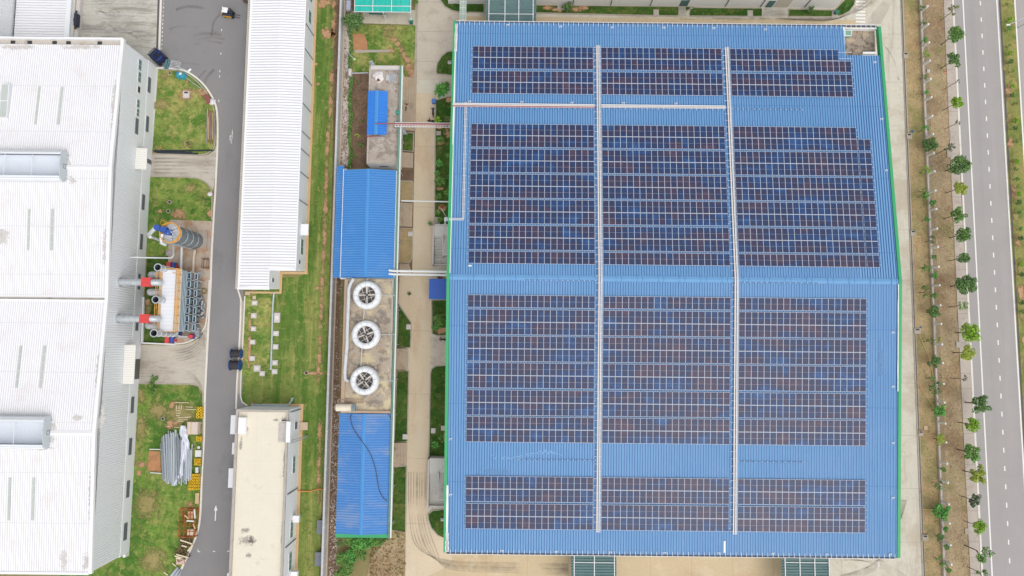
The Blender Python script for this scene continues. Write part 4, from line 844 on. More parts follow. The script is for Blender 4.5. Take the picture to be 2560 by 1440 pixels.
for k, i in enumerate(range(2, 8)):
    y, rows = STRIPS[i]
    if i == 2: y, rows = y-PYp, 1
    solar_array(56.24, y, rows, 2, 'narrow two panel wide array at the right end of the roof, '+ordn(k)+' from its top')
# ------------------------------------------------------------------ trays and cables on the blue roof
M_tray = pm('tray_galvanised', (226, 228, 230), .04, .5, 3, rough=.5, spec=.4)
M_trayc = pm('tray_lid', (232, 222, 214), .05, .5, 3, rough=.6)
M_red = pm('red_pipe', (166, 96, 98), .06, .5, 3, rough=.6); M_pink = pm('pale_red_pipe', (226, 186, 188), .04, .5, 3, rough=.6)
def rz_(y, d=.2): return zr(y)+d
def tray_y(X, ya, yb, label):
    """cable tray running down the slope across the ridge"""
    t = thing('cable_tray', label, 'cable tray', (X, (ya+yb)/2, zr((ya+yb)/2)))
    def run(dx, wd, z0, z1, mat, name):
        mb = MB()
        for (a, b) in ((ya, BR), (BR, yb)):
            za, zb = zr(a), zr(b)
            mb.add([(X+dx-wd/2, a, za+z0), (X+dx+wd/2, a, za+z0), (X+dx+wd/2, b, zb+z0), (X+dx-wd/2, b, zb+z0), (X+dx-wd/2, a, za+z1), (X+dx+wd/2, a, za+z1), (X+dx+wd/2, b, zb+z1), (X+dx-wd/2, b, zb+z1)],
                   [(0,1,2,3),(4,7,6,5),(0,4,5,1),(1,5,6,2),(2,6,7,3),(3,7,4,0)])
        return mb.build(name, mat, t)
    run(.22, .17, .24, .36, M_tray, 'tray_lid'); run(-.1, .22, .22, .32, M_trayc, 'tray_lid'); run(.42, .07, .24, .3, M_tray, 'conduit')
    mb = MB(); y = ya-.3
    while y > yb:
        mb.box(X-.62, y-.035, zr(y)+.07, X+.5, y+.035, zr(y)+.215); y -= 1.14
    mb.build('support_bracket', M_rail, t)
    return t
tray_y(13.78, 50.3, -29.1, 'left of the two long white cable trays running down the blue roof')
tray_y(35.3, 50.2, -29.2, 'right of the two long white cable trays running down the blue roof')
def tray_x(xa, xb, y, label, red):
    t = thing('cable_tray', label, 'cable tray', ((xa+xb)/2, y, zr(y))); z = zr(y)
    for dy, wd, m in ((.22, .16, M_tray), (-.02, .18, M_trayc)): mb = MB(); mb.box(xa, y+dy-wd/2, z+.24, xb, y+dy+wd/2, z+.34); mb.build('tray_lid', m, t)
    mb = MB(); x = xa+.4
    while x < xb: mb.box(x-.035, y-.5, z+.05, x+.035, y+.3, z+.22); x += .9
    mb.build('support_bracket', M_rail, t)
    if red:
        for dy, m in ((-.19, M_red), (-.3, M_pink)): mb = MB(); mb.tube([(xa, y+dy, z+.3), (xb, y+dy, z+.3)], .055, 6, caps=False); mb.build('pipe', m, t)
    else: mb = MB(); mb.tube([(xa, y-.22, z+.3), (xb, y-.22, z+.3)], .05, 6, caps=False); mb.build('pipe', M_tray, t)
    return t
tray_x(-10.2, 13.2, 39.55, 'white cross cable tray with a red pipe on the left bay of the roof', True)
tray_x(14.3, 34.8, 39.55, 'white cross cable tray without a red pipe on the middle bay', False)
t = thing('cable_tray', 'thin white cable tray down the left margin beside the first solar column', 'cable tray', (-8.05, 30, zr(30)))
mb = MB()
for dx, wd in ((-.13, .1), (.1, .12)):
    a, b = 40.0, 20.2
    mb.add([(-8.05+dx-wd/2, a, zr(a)+.2), (-8.05+dx+wd/2, a, zr(a)+.2), (-8.05+dx+wd/2, b, zr(b)+.2), (-8.05+dx-wd/2, b, zr(b)+.2), (-8.05+dx-wd/2, a, zr(a)+.28), (-8.05+dx+wd/2, a, zr(a)+.28), (-8.05+dx+wd/2, b, zr(b)+.28), (-8.05+dx-wd/2, b, zr(b)+.28)], [(4,7,6,5),(0,4,5,1),(1,5,6,2),(2,6,7,3),(3,7,4,0)])
mb.box(-10.3, 20.0, zr(20)+.2, -7.95, 20.12, zr(20)+.28); mb.box(-10.3, 20.25, zr(20)+.2, -7.95, 20.36, zr(20)+.28)
mb.build('tray_lid', M_tray, t); mb = MB(); y = 39.5
while y > 20.6: mb.box(-8.35, y-.03, zr(y)+.06, -7.7, y+.03, zr(y)+.19); y -= 1.2
mb.build('support_bracket', M_rail, t)
def lifeline(u0, v0, u1, v1, label):
    z = 11.0
    for _ in range(5): a = P(u0, v0, z); z = zr(a.y)
    b = P(u1, v1, z); t = thing('safety_line', label, 'safety line', (a.x, a.y, zr(a.y))); mb = MB(); mb.tube([(a.x, a.y, z+.16), (b.x, a.y, z+.16)], .03, 5); mb.build('cable', pm('line_steel', (92, 128, 172), .05, 1, 4, rough=.5), t)
    mb = MB(); n = int((b.x-a.x)/.85)
    for i in range(n+1): x = a.x+(b.x-a.x)*i/n; mb.box(x-.05, a.y-.06, z+.05, x+.05, a.y+.06, z+.2)
    mb.build('anchor', M_frame, t)
lifeline(1310, 700, 1488, 702, 'dotted safety line just below the ridge in the left bay'); lifeline(1846, 706, 2046, 708, 'dotted safety line just below the ridge in the right bay')
lifeline(1296, 1148, 1488, 1151, 'dotted safety line in the lower blank band of the left bay'); lifeline(1845, 1153, 2006, 1156, 'dotted safety line in the lower blank band of the right bay'); lifeline(1831, 273, 2005, 275, 'dotted safety line in the upper blank band of the right bay')
k = 0
for (u, v) in ((1270, 62), (1402, 66), (1531, 68), (1660, 69), (1785, 70), (1914, 73), (1255, 1375), (1391, 1377), (1527, 1379), (1662, 1380), (1797, 1381), (1932, 1382), (2067, 1384), (2225, 1384), (1175, 253), (1305, 254), (1430, 256), (1559, 257), (1690, 258), (1127, 1096), (1127, 1235), (2232, 965), (2232, 1106), (2232, 1243), (2238, 555), (2232, 830), (2215, 425), (2204, 297), (2187, 155)):
    z = 10
    for _ in range(5): p = P(u, v, z); z = zr(p.y)
    mb = MB(); mb.box(p.x-.25, p.y-.05, z+.06, p.x+.25, p.y+.03, z+.14); mb.box(p.x-.25, p.y-.3, z+.06, p.x-.17, p.y-.05, z+.14); mb.box(p.x+.05, p.y-.28, z+.06, p.x+.12, p.y-.05, z+.14)
    edge = 'top eaves' if v < 100 else 'bottom eaves' if v > 1300 else 'cross cable tray' if 250 < v < 260 and u < 1700 else 'left edge' if u < 1200 else 'right edge'
    one(mb, 'roof_anchor', M_frame, 'small white fall arrest anchor bracket on the blue roof by the '+edge, 'anchor', group='roof anchors by the '+edge)
# chalky smear on the sheets
ms = bpy.data.materials.new('chalk_smear')
M_chalk = pm('chalk_mark', (140, 182, 222), .04, 1, 4, rough=.9)
rr = random.Random(4); mb = MB()
for i in range(60):
    u = 1230+i*3.0; v = 1138+6*math.sin(i*.11)-(i-30)*.09+rr.uniform(-3, 3)
    if i < 8 and i % 3: continue
    z = 10
    for _ in range(4): p = P(u, v, z); z = zr(p.y)
    a = rr.uniform(.3, 1.2); q = Vector((math.cos(a), math.sin(a), 0))*rr.uniform(.08, .26); n = Vector((-q.y, q.x, 0))*rr.uniform(.25, .5)
    mb.add([(p+s1*q+s2*n)[:2]+(zr((p+s1*q+s2*n).y)+.012,) for (s1, s2) in ((-1,-1),(1,-1),(1,1),(-1,1))], [(0,1,2,3)])
mb.build('chalk_smear', M_chalk, bf)
# caged roof ladder at the west gable
def caged_ladder(name, base, top, label, mat):
    t = thing(name, label, 'ladder', base); mb = MB(); a, b = Vector(base), Vector(top)
    d = (b-a); out = Vector((d.y, -d.x, 0)).normalized() if d.xy.length > .1 else Vector((0, 1, 0))
    for s in (-.25, .25): mb.bar(a+out*s, b+out*s, .07)
    n = max(6, int(d.length/.35))
    for i in range(n): c = a+d*(i+.5)/n; mb.bar(c-out*.25, c+out*.25, .05)
    mb.build('ladder', mat, t); mb = MB()
    side = Vector((-out.y, out.x, 0))
    for i in range(4):
        c = a+d*(.3+.22*i); mb.tube([c+out*.3*math.cos(q)*1.1+side*(.15+.6*math.sin(q)) for q in [math.radians(w_) for w_ in range(0, 181, 30)]], .035, 5)
    mb.build('cage', mat, t); return t
M_gal = pm('galvanised_steel', (196, 202, 206), .05, .8, 4, rough=.45, spec=.4)
p = P(1118, 548, 9.4); t = thing('roof_access', 'white access bracket and caged stair where the thin tray leaves the west gable', 'platform', (p.x-.8, p.y, 4)); mb = MB()
q = P(1112, 548, 4)
for dy in (-.5, .5): mb.bar((p.x-.2, p.y+dy, 9.3), (p.x-.9, p.y+dy*1.6-.4, 5), .09)
for i in range(9): f = i/8; mb.bar((p.x-.2-.7*f, p.y-.5-.3*f, 9.3-4.3*f), (p.x-.2-.7*f, p.y+.5+.0*f, 9.3-4.3*f), .07)
mb.bar((p.x-.3, p.y+.6, 9.3), (p.x-1.1, p.y+1.9, 9.0), .08)
mb.build('ladder', M_gal, t); mb = MB(); mb.box(p.x-.5, p.y-.3, 9.25, p.x+.9, p.y+.3, 9.45); mb.build('bracket', M_frame, t)
# ------------------------------------------------------------------ west yard: silo, filter house, ducts
M_silo = pm('silo_grey', (128, 138, 142), .05, .5, 3, stains=[((104, 112, 116), .4, .5, .7, .5, (1, 1, .3))], rough=.55)
M_orange = pm('orange_rail', (238, 176, 84), .05, .8, 4, rough=.6); M_oryel = pm('yellow_rail', (230, 168, 48), .05, .8, 4, rough=.6)
M_bluem = pm('blue_machine', (62, 96, 172), .06, 1, 4, rough=.5)
M_lgrey = pm('pale_grey_metal', (206, 210, 214), .05, .6, 4, stains=[((170, 172, 176), 1, .5, .7, .6)], rough=.5, spec=.4)
M_redm = pm('red_machine', (226, 84, 82), .05, .8, 4, rough=.5)
base = P(489, 603, 0); sh = 8.3; R = 1.46
t = thing('silo', 'grey twelve sided dust silo with orange guard rail and blue filter on top', 'silo', base)
ng = lambda z, r, c=base: [(c.x+r*math.cos(2*math.pi*(k+.5)/12), c.y+r*math.sin(2*math.pi*(k+.5)/12), z) for k in range(12)]
mb = MB(); a = ng(.25, R); b = ng(sh, R); mb.add(a+b, [(k, (k+1) % 12, 12+(k+1) % 12, 12+k) for k in range(12)]+[tuple(range(12, 24))]); mb.build('shell', M_silo, t)
mb = MB()
for z in (1.9, 3.9, 5.9):
    pr = ng(z, R+.06); pr2 = ng(z+.2, R+.06)
    mb.add(pr+pr2, [(k, (k+1) % 12, 12+(k+1) % 12, 12+k) for k in range(12)])
mb.build('stiffener_band', M_frame, t)
top = base+Vector((0, 0, sh))
mb = MB(); a = ng(sh+.02, R+.18); b = ng(sh+.1, R+.18); mb.add(a+b, [(k, (k+1) % 12, 12+(k+1) % 12, 12+k) for k in range(12)]+[tuple(range(12, 24))]); mb.build('deck', M_lgrey, t)
mb = MB()
for z in (.45, .75, 1.05):
    q = [Vector(p) for p in ng(sh+z, R+.2)]
    for k in range(12): mb.bar(q[k], q[(k+1) % 12], .09)
for k in range(12): p = Vector(ng(sh, R+.2)[k]); mb.bar(p, p+Vector((0, 0, 1.1)), .09)
mb.build('guard_rail', M_orange, t)
mb = MB(); mb.box(top.x-1.5, top.y+.1, sh+.1, top.x-.5, top.y+.9, sh+1.3); mb.box(top.x-.9, top.y-.3, sh+.1, top.x+.1, top.y+.5, sh+.9); mb.tube([top+Vector((-1.9, .75, .4)), top+Vector((-1.9, .75, 1.5))], .5, 12); fu = mb.build('filter_unit', M_bluem, t)
mb = MB(); rr = random.Random(3)
for i in range(16):
    x, y = rr.uniform(-.5, 1.2), rr.uniform(-1.2, 1.2); s = rr.uniform(.1, .28); mb.box(top.x+x-s, top.y+y-s*.6, sh+.1, top.x+x+s, top.y+y+s*.6, sh+rr.uniform(.2, .6))
mb.bar(top+Vector((-.4, -.2, .9)), top+Vector((1.2, .6, .5)), .08); mb.bar(top+Vector((-.2, .9, .9)), top+Vector((.8, -.9, .6)), .07)
mb.build('valve_gear', M_lgrey, t)
# white transfer pipe from the filter down to the conveyor
a = top+Vector((-1.9, .75, 1.3)); e = P(371, 589, 6.8); f = P(402, 601, 4.5)
t2 = thing('transfer_duct', 'white transfer duct bending from the silo filter down to the hall side', 'duct', (e.x, e.y, 0))
mb = MB(); mb.tube([a+Vector((-.3, -.1, 0)), e+Vector((.25, .12, .3)), e, e+Vector((.2, -.15, -.4))], .32, 12); mb.build('duct', pm('white_duct', (232, 236, 236), .03, .5, 3, rough=.5), t2)
mb = MB(); mb.tube([e+Vector((.1, -.1, -.3)), P(408, 604, 3.2), P(440, 612, 1.2)], .22, 10); mb.build('return_duct', M_lgrey, t2)
mb = MB(); g = P(412, 603, 7.0); mb.tube([top+Vector((-1.3, -.2, .7)), top+Vector((-1.5, -.9, .6)), top+Vector((-1.75, -1.6, .1)), top+Vector((-1.7, -1.7, -1.2))], .26, 12); mb.build('elbow', MATS['white_duct'], t2)
t3 = thing('conveyor', 'grey pipe conveyor along the lower side of the silo', 'conveyor', P(470, 617, 0)); mb = MB(); mb.bar(P(415, 604, 7.0), P(480, 622, .6), .35, .3); mb.build('casing', M_gal, t3)
t4 = thing('caged_ladder', 'yellow caged ladder at the top corner of the silo', 'ladder', P(467, 585, 0)); mb = MB()
for z in (6.6, 7.4, 8.2, 9.0): c = P(418, 559, z); mb.tube([Vector((top.x-1.3+.42*math.cos(q), top.y+1.65+.42*math.sin(q), z)) for q in [2*math.pi*k/12 for k in range(13)]], .04, 5)
for q in (.5, 2.1, 3.6, 5.2): mb.bar((top.x-1.3+.42*math.cos(q), top.y+1.65+.42*math.sin(q), 2.5), (top.x-1.3+.42*math.cos(q), top.y+1.65+.42*math.sin(q), 9.2), .05)
mb.build('cage', M_oryel, t4)
# plinth of the silo and low pipes on the pad
a, b = P(482, 578, .25), P(516, 625, .25); mb = MB(); mb.box(a.x, b.y, 0, b.x, a.y, .25); tag(mb.build('silo_plinth', M_pad), kind='structure')
def pipe(name, pts, r, mat, label, cat='pipe', seg=8):
    mb = MB(); mb.tube(pts, r, seg); return one(mb, name, mat, label, cat)
M_wpipe = pm('white_pipe', (234, 236, 234), .04, .6, 3, rough=.5, spec=.4)
pipe('pipe', [PX(326, 643, XE+.1), P(360, 644, 4.6), P(420, 645, 4.6), P(428, 645, 4.5), P(433, 640, 4.3), P(434, 633, 3.8), P(434, 613, 2.5)], .14, M_wpipe, 'thin white pipe from the hall wall turning up towards the silo')
pipe('pipe', [P(455, 617, 1.2), P(453.5, 640, 1.0), P(453, 676, 1.0)], .22, M_wpipe, 'white pipe joining silo to filter house, the one nearer the hall')
pipe('pipe', [P(487, 624, 1.0), P(486, 634, .8), P(484, 645, .8), P(483, 685, .8)], .2, pm('buff_pipe', (222, 204, 186), .05, .6, 3, rough=.6), 'buff pipe joining silo to filter house, the one nearer the road')
# filter house
zf = 6.2; a, b = P(405, 674, zf), P(443.5, 826, zf); fx0, fx1, fy1, fy0 = a.x, b.x, a.y, P(405, 828, zf).y
t = thing('filter_house', 'long dust filter house with white roof, orange rails and grey steel hoppers', 'dust filter', ((fx0+fx1)/2, (fy0+fy1)/2, 0))
mb = MB(); mb.box(fx0, fy0, 2.2, fx1, fy1, zf-.05); mb.build('casing', M_silo, t)
M_froof = pm('filter_roof', (240, 243, 248), .02, .5, 3, lines=[('y', .62, 0, .05, (208, 214, 222), .8)], rough=.5)
mb = MB(); mb.box(fx0+.25, fy0, zf-.05, fx1-.65, fy1, zf+.12); mb.build('roof', M_froof, t)
mb = MB(); mb.box(fx0-.35, fy0-.1, zf-.12, fx0+.25, fy1+.1, zf); mb.box(fx1-.65, fy0-.1, zf-.05, fx1+.25, fy1+.1, zf+.02); mb.build('walkway', pm('walkway_grating', (226, 214, 196), .06, .6, 3, lines=[('y', .3, 0, .06, (180, 150, 110), .5)], rough=.7), t)
mb = MB()
for x in (fx0-.35, fx0-.02, fx1-.55, fx1-.18, fx1+.2):
    for z in ((.5, 1.0) if x in (fx0-.35, fx1+.2) else (.35,)): mb.bar((x, fy0-.1, zf+z), (x, fy1+.1, zf+z), .07)
y = fy0-.1
while y < fy1+.2:
    for x in (fx0-.35, fx1+.2): mb.bar((x, y, zf), (x, y, zf+1.0), .07)
    for xx in ((fx0-.35, fx0+.25), (fx1-.65, fx1+.2)): mb.bar((xx[0], y, zf+.1), (xx[1], y, zf+.1), .06)
    y += 1.36
for z in (.5, 1.0):
    for y in (fy0-.1, fy1+.1): mb.bar((fx0-.35, y, zf+z), (fx1+.2, y, zf+z), .06)
mb.build('guard_rail', M_orange, t)
# stepped rows of hoppers and beams on the road side
M_hop = pm('hopper_grey', (132, 152, 164), .05, .6, 3, rough=.5); M_hopl = pm('hopper_edge', (196, 212, 222), .04, .6, 3, rough=.5)
mb = MB(); mb.box(fx1, fy0, 4.3, fx1+.12, fy1, 5.9); mb.box(fx1, fy0+.1, 2.3, fx1+.08, fy1-.1, 4.3)
mb.build('side_casing', M_silo, t); mb = MB()
for dx, z in ((.18, 5.85), (.22, 5.45), (.26, 5.05), (.32, 4.65)): mb.bar((fx1+dx, fy0, z), (fx1+dx, fy1, z), .1)
mb.build('side_beam', M_hopl, t)
n = 7; dy = (fy1-fy0)/n
for i in range(n):
    y0, y1 = fy0+i*dy+.2, fy0+(i+1)*dy-.2
    for (x0, x1, z) in ((fx1+.15, fx1+.68, 3.9), (fx1+.74, fx1+1.2, 2.5)):
        m_ = MB(); m_.add([(x0, y0, z), (x1, y0, z), (x1, y1, z), (x0, y1, z), (x0+.1, y0+.3, z-1.1), (x1-.1, y0+.3, z-1.1), (x1-.1, y1-.3, z-1.1), (x0+.1, y1-.3, z-1.1)], [(0,1,5,4),(1,2,6,5),(2,3,7,6),(3,0,4,7),(4,5,6,7)], 0)
        for (p, q) in (((x0, y0), (x1, y0)), ((x1, y0), (x1, y1)), ((x1, y1), (x0, y1)), ((x0, y1), (x0, y0))): m_.bar((p[0], p[1], z), (q[0], q[1], z), .1, .12, 1)
        m_.build('hopper', [M_hop, M_hopl], t)
for i in range(n+1):
    y = min(max(fy0+i*dy, fy0+.07), fy1-.07); m_ = MB(); m_.bar((fx1+.7, y, 0), (fx1+.7, y, 3.9), .12); m_.bar((fx1+1.25, y, 0), (fx1+1.25, y, 2.4), .1); m_.bar((fx0+.2, y, 0), (fx0+.2, y, 2.3), .16); m_.build('leg', M_hopl, t)
# sloping access stair
t5 = thing('access_stair', 'orange steel stair sloping down from the top end of the filter house', 'stair', P(500, 692, 0)); mb = MB(); a, b = P(438, 672, zf), P(492, 687, 1.0)
for s in (0, -.7): mb.bar(a+Vector((0, s, 0)), b+Vector((0, s, 0)), .1); mb.bar(a+Vector((0, s, .9)), b+Vector((0, s, .9)), .08)
for i in range(18): c = a+(b-a)*(i+.5)/18; mb.bar(c, c+Vector((0, -.7, 0)), .14, .05)
mb.build('flight', M_orange, t5)
# ducts
M_duct = pm('galvanised_duct', (200, 205, 208), .05, .6, 3, stains=[((172, 178, 184), .8, .5, .7, .5)], rough=.38, metal=.25, spec=.5)
M_ductd = pm('duct_inside', (84, 90, 98), .05, 1, 3, rough=.7)  # dark inner colour paints in the shade inside the open stack mouths
def stack(u, v, label):
    """open vertical exhaust stack; (u, v) is the mouth"""
    z = 8.6; c = P(u, v, z); t = thing('exhaust_stack', label, 'exhaust stack', (c.x, c.y, 0), 'exhaust stacks of the filter house')
    mb = MB(); mb.lathe([(.52, 1.5), (.52, z), (.66, z), (.66, z+.06), (.5, z+.06)], 24, (c.x, c.y)); mb.lathe([(.5, z+.06), (.46, z-2.0)], 24, (c.x, c.y), 1); mb.disc((c.x, c.y, z-1.9), .46, 20, 1); mb.build('stack', [M_duct, M_ductd], t)
    mb = MB()
    for q in (2.6, 4.1, 5.6, 7.1): mb.lathe([(.5, q), (.57, q), (.57, q+.1), (.5, q+.1)], 24, (c.x, c.y))
    mb.build('flange', M_frame, t); mb = MB(); mb.box(c.x-.45, c.y-.45, 0, c.x+.45, c.y+.45, 1.5); mb.build('fan_base', M_bluem, t)
stack(395, 668.5, 'open exhaust stack at the top end of the filter house'); stack(389.5, 749, 'open exhaust stack beside the middle of the filter house'); stack(385, 833, 'open exhaust stack at the bottom end of the filter house')
for (u, v, lab) in ((377, 687, 'topmost of the three bent inlet ducts'), (374, 730, 'middle one of the three bent inlet ducts'), (369.5, 814, 'bottom one of the three bent inlet ducts')):
    a = P(u+1, v, 5.6); t = thing('inlet_duct', lab+' on the hall side of the filter house', 'duct', (a.x, a.y, 0), 'bent inlet ducts'); mb = MB(); e = Vector((fx0-.2, a.y, 5.6))
    mb.tube([e, a+Vector((.35, 0, 0)), a+Vector((0, 0, -.12)), a+Vector((-.25, 0, -.5)), a+Vector((-.32, 0, -1.1)), Vector((a.x-.32, a.y, 0))], .56, 16); mb.build('duct', M_duct, t)
    mb = MB(); mb.tube([a+Vector((.5, 0, 0)), a+Vector((.58, 0, 0))], .63, 16); mb.build('flange', M_duct, t)
for (v, u0, u1, lab) in ((705, 357.5, 380.5, 'upper'), (796, 353.5, 376.5, 'lower')):
    z = 7.4; a = PX(u0-64, v, XE); a = Vector((XE+.02, P(u0-64, v, z).y, z)); c0, c1 = P(u0, v, z), P(u1, v, z); e = Vector((fx0-.2, a.y, 6.0)); y = a.y
    t = thing('wall_duct', lab+' of two long grey ducts with red dampers crossing into the hall wall', 'duct', (c0.x, y, z-.7), 'long ducts into the hall wall')
    mb = MB(); mb.tube([(XE+.02, y, z), (c0.x, y, z)], .58, 20); mb.tube([(XE+.02, y, z), (XE+.2, y, z)], .76, 20); mb.tube([(c1.x, y, z), (c1.x+.9, y, z-.05), (fx0+.1, y, z-.5)], .58, 20); mb.build('duct', M_duct, t)
    mb = MB()
    for f in (.3, .55, .8): x = XE+(c0.x-XE)*f; mb.tube([(x, y, z), (x+.08, y, z)], .66, 20)
    mb.build('flange', M_duct, t)
    mb = MB(); mb.box(c0.x, y-.72, z-.66, c1.x, y+.72, z+.66); 
    for s in (-.3, .3): mb.box(c0.x+.1, y+s-.05, z+.66, c1.x-.1, y+s+.05, z+.72)
    mb.build('damper', M_redm, t)
for (u, v, lab) in ((428, 664, 'red and blue fan unit beside the top exhaust stack'), (424, 850, 'red and blue fan unit beside the bottom exhaust stack')):
    c = P(u, v, 1.2); t = thing('fan_unit', lab, 'fan', (c.x, c.y, 0)); mb = MB(); mb.box(c.x-.7, c.y-.55, .1, c.x+.0, c.y+.6, 1.5); mb.build('motor_housing', M_redm, t); mb = MB(); mb.box(c.x, c.y-.4, .1, c.x+.55, c.y+.5, 1.2); mb.tube([(c.x+.25, c.y-.5, .9), (c.x+.25, c.y+.55, .9)], .4, 14); mb.build('scroll_casing', M_bluem, t); mb = MB(); mb.box(c.x+.55, c.y-.3, .1, c.x+.75, c.y+.2, .9); mb.build('end_box', M_redm, t)
c = P(476, 841, .9); t = thing('blower', 'small red and dark blower on the pad below the filter house', 'blower', (c.x, c.y, 0)); mb = MB(); mb.box(c.x-.35, c.y-.3, .1, c.x+.35, c.y+.3, .95); mb.build('motor_housing', M_redm, t); mb = MB(); mb.box(c.x-.5, c.y-.4, 0, c.x+.5, c.y+.4, .3); mb.box(c.x+.2, c.y-.45, .2, c.x+.45, c.y-.3, .9); mb.build('frame', M_bluem, t)
pipe('pipe', [P(443, 828, 3), P(443, 836, 2.4), P(446, 840, 1.2), P(452, 841, 1.0), P(470, 841, 1.0)], .2, M_duct, 'bent grey pipe from the filter house end to the small blower')
# scrap duct pieces
rr = random.Random(11); M_scrap = pm('scrap_steel', (164, 168, 170), .10, .8, 4, rnd=.14, stains=[((120, 120, 122), .9, .5, .68, .7)], rough=.45, metal=.3)
def scrap(u, v, r, ln, ang, lab, el=False):
    c = P(u, v, .3); mb = MB(); d = Vector((math.cos(ang), math.sin(ang), 0))
    if el: n = Vector((-d.y, d.x, 0)); pts = [c+d*ln*math.sin(q)+n*ln*(1-math.cos(q))+Vector((0, 0, r)) for q in [math.pi/2*k/6 for k in range(7)]]; mb.tube(pts, r, 14, caps=False); mb.tube(list(reversed(pts)), r*.93, 14, caps=False)
    else: pts = [c-d*ln/2+Vector((0, 0, r)), c+d*ln/2+Vector((0, 0, r))]; mb.tube(pts, r, 14, caps=False); mb.tube(list(reversed(pts)), r*.93, 14, caps=False)
    return one(mb, 'scrap_duct', M_scrap, lab, 'scrap duct', Vector((c.x, c.y, .06)), 'scrap duct pieces beside the filter house')
scrap(497, 818, .5, 1.2, -2.0, 'curved duct elbow lying at the road end of the scrap row', True)
scrap(490, 801, .5, 1.1, .1, 'short wide duct piece lying just above the curved elbow'); 
for i, (u, v, r, ln, an) in enumerate(((490, 748, .42, 1.1, .1), (488, 757, .3, .9, .3), (488, 766, .38, .6, 1.3), (489, 776, .4, .7, .9), (490, 787, .36, .8, .4), (499, 752, .3, .7, 1.9), (504, 745, .28, .7, .6), (507, 757, .25, .8, 1.4), (500, 765, .28, .6, 2.5), (506, 770, .22, .9, 1.8), (499, 776, .3, .6, .3), (507, 783, .28, .6, 1.1), (500, 790, .3, .5, 2.2), (509, 793, .25, .5, .7), (495, 770, .25, .5, .1), (512, 764, .2, .8, 1.5), (511, 777, .2, .6, 2.0))):
    scrap(u, v, r, ln, an, 'grey scrap duct piece in the heap between the hoppers and the road')
# rack frame, hose coil and valve stand on the pad
c = P(513, 658, .5); mb = MB(); sx, sy = .45, .85
for z in (.1, .8):
    for s in (-1, 1): mb.bar((c.x+s*sx, c.y-sy, z), (c.x+s*sx, c.y+sy, z), .08); mb.bar((c.x-sx-.1, c.y+s*sy, z), (c.x+sx+.1, c.y+s*sy, z), .08); mb.bar((c.x-sx-.1, c.y+s*(sy-.2), z), (c.x+sx+.1, c.y+s*(sy-.2), z), .06)
for s in (-1, 1):
    for q in (-1, 1): mb.bar((c.x+s*sx, c.y+q*sy, 0), (c.x+s*sx, c.y+q*sy, .9), .08)
one(mb, 'steel_rack', pm('rust_steel', (134, 104, 84), .1, 1, 4, rough=.8), 'empty rusty steel rack standing on the pad below the silo', 'rack')
c = P(511, 728, .1); mb = MB()
for k in range(4): mb.tube([(c.x+(.35+.05*k)*math.cos(q), c.y+(.35+.05*k)*math.sin(q), .1+.05*k) for q in [2*math.pi*i/16 for i in range(17)]], .035, 5)
one(mb, 'hose_coil', pm('olive_hose', (150, 138, 84), .06, 1, 4, rough=.8), 'olive coiled hose lying on the pad by the road kerb', 'hose')
c = P(497, 722, .3); mb = MB(); mb.bar((c.x, c.y-1.1, .3), (c.x, c.y+1.1, .3), .12); mb.bar((c.x-.4, c.y+.8, .3), (c.x+.5, c.y+.8, .3), .1); mb.bar((c.x-1.2, c.y-.4, .4), (c.x+.6, c.y-.5, .4), .08); mb.bar((c.x, c.y, 0), (c.x, c.y, .6), .14); one(mb, 'pipe_stand', M_scrap, 'grey cross shaped pipe stand between the hoppers and the hose coil', 'pipe stand')
def heap(name, u, v, ru, rv, h, mat, label, cat, seed=1, n=14, group=None):
    """crumpled sheet or sack: an uneven mound"""
    r2 = random.Random(seed); c = P(u, v, 0); k = F/H; mb = MB(); vs = [(c.x, c.y, h)]; rings = 4
    for j in range(1, rings+1):
        for i in range(n):
            a = 2*math.pi*i/n; q = j/rings*(1+r2.uniform(-.22, .2)); vs.append((c.x+ru/k*q*math.cos(a), c.y+rv/k*q*math.sin(a), max(.04, h*(1-(j/rings)**1.6)*(1+r2.uniform(-.4, .35)))))
    fs = [(0, 1+i, 1+(i+1) % n) for i in range(n)]
    for j in range(rings-1):
        for i in range(n): fs.append((1+j*n+i, 1+(j+1)*n+i, 1+(j+1)*n+(i+1) % n, 1+j*n+(i+1) % n))
    mb.add(vs, fs); return one(mb, name, mat, label, cat, Vector((c.x, c.y, 0)), group)
M_sack = pm('pale_sack', (216, 206, 212), .05, 2, 6, rough=.8)
heap('sack', 422, 633, 8, 7, .7, M_sack, 'crumpled pale sack on the grass edge below the silo', 'sack')
M_cloth = pm('white_plastic', (238, 232, 240), .05, 3, 8, rough=.5)
heap('plastic_sheet', 531, 254, 10, 9, .6, M_cloth, 'crumpled white plastic sheet on the kerb of the rounded lawn', 'plastic sheet', 5); heap('plastic_sheet', 525, 485, 7, 6, .5, M_cloth, 'white plastic bag at the kerb corner of the second lawn', 'plastic sheet', 6)
mb = MB(); c = P(519, 247, .4); mb.M = Matrix.Translation((c.x, c.y, 0)) @ Matrix.Rotation(math.radians(-62), 4, 'Z'); mb.box(-.75, -.4, 0, .75, .4, .5); mb.box(-.85, -.48, .5, .85, .0, .56); one(mb, 'crate', pm('brown_crate', (150, 96, 88), .08, 1, 4, rough=.8), 'brown crate leaning by the crumpled white plastic on the lawn kerb', 'crate', Vector((c.x, c.y, 0)))
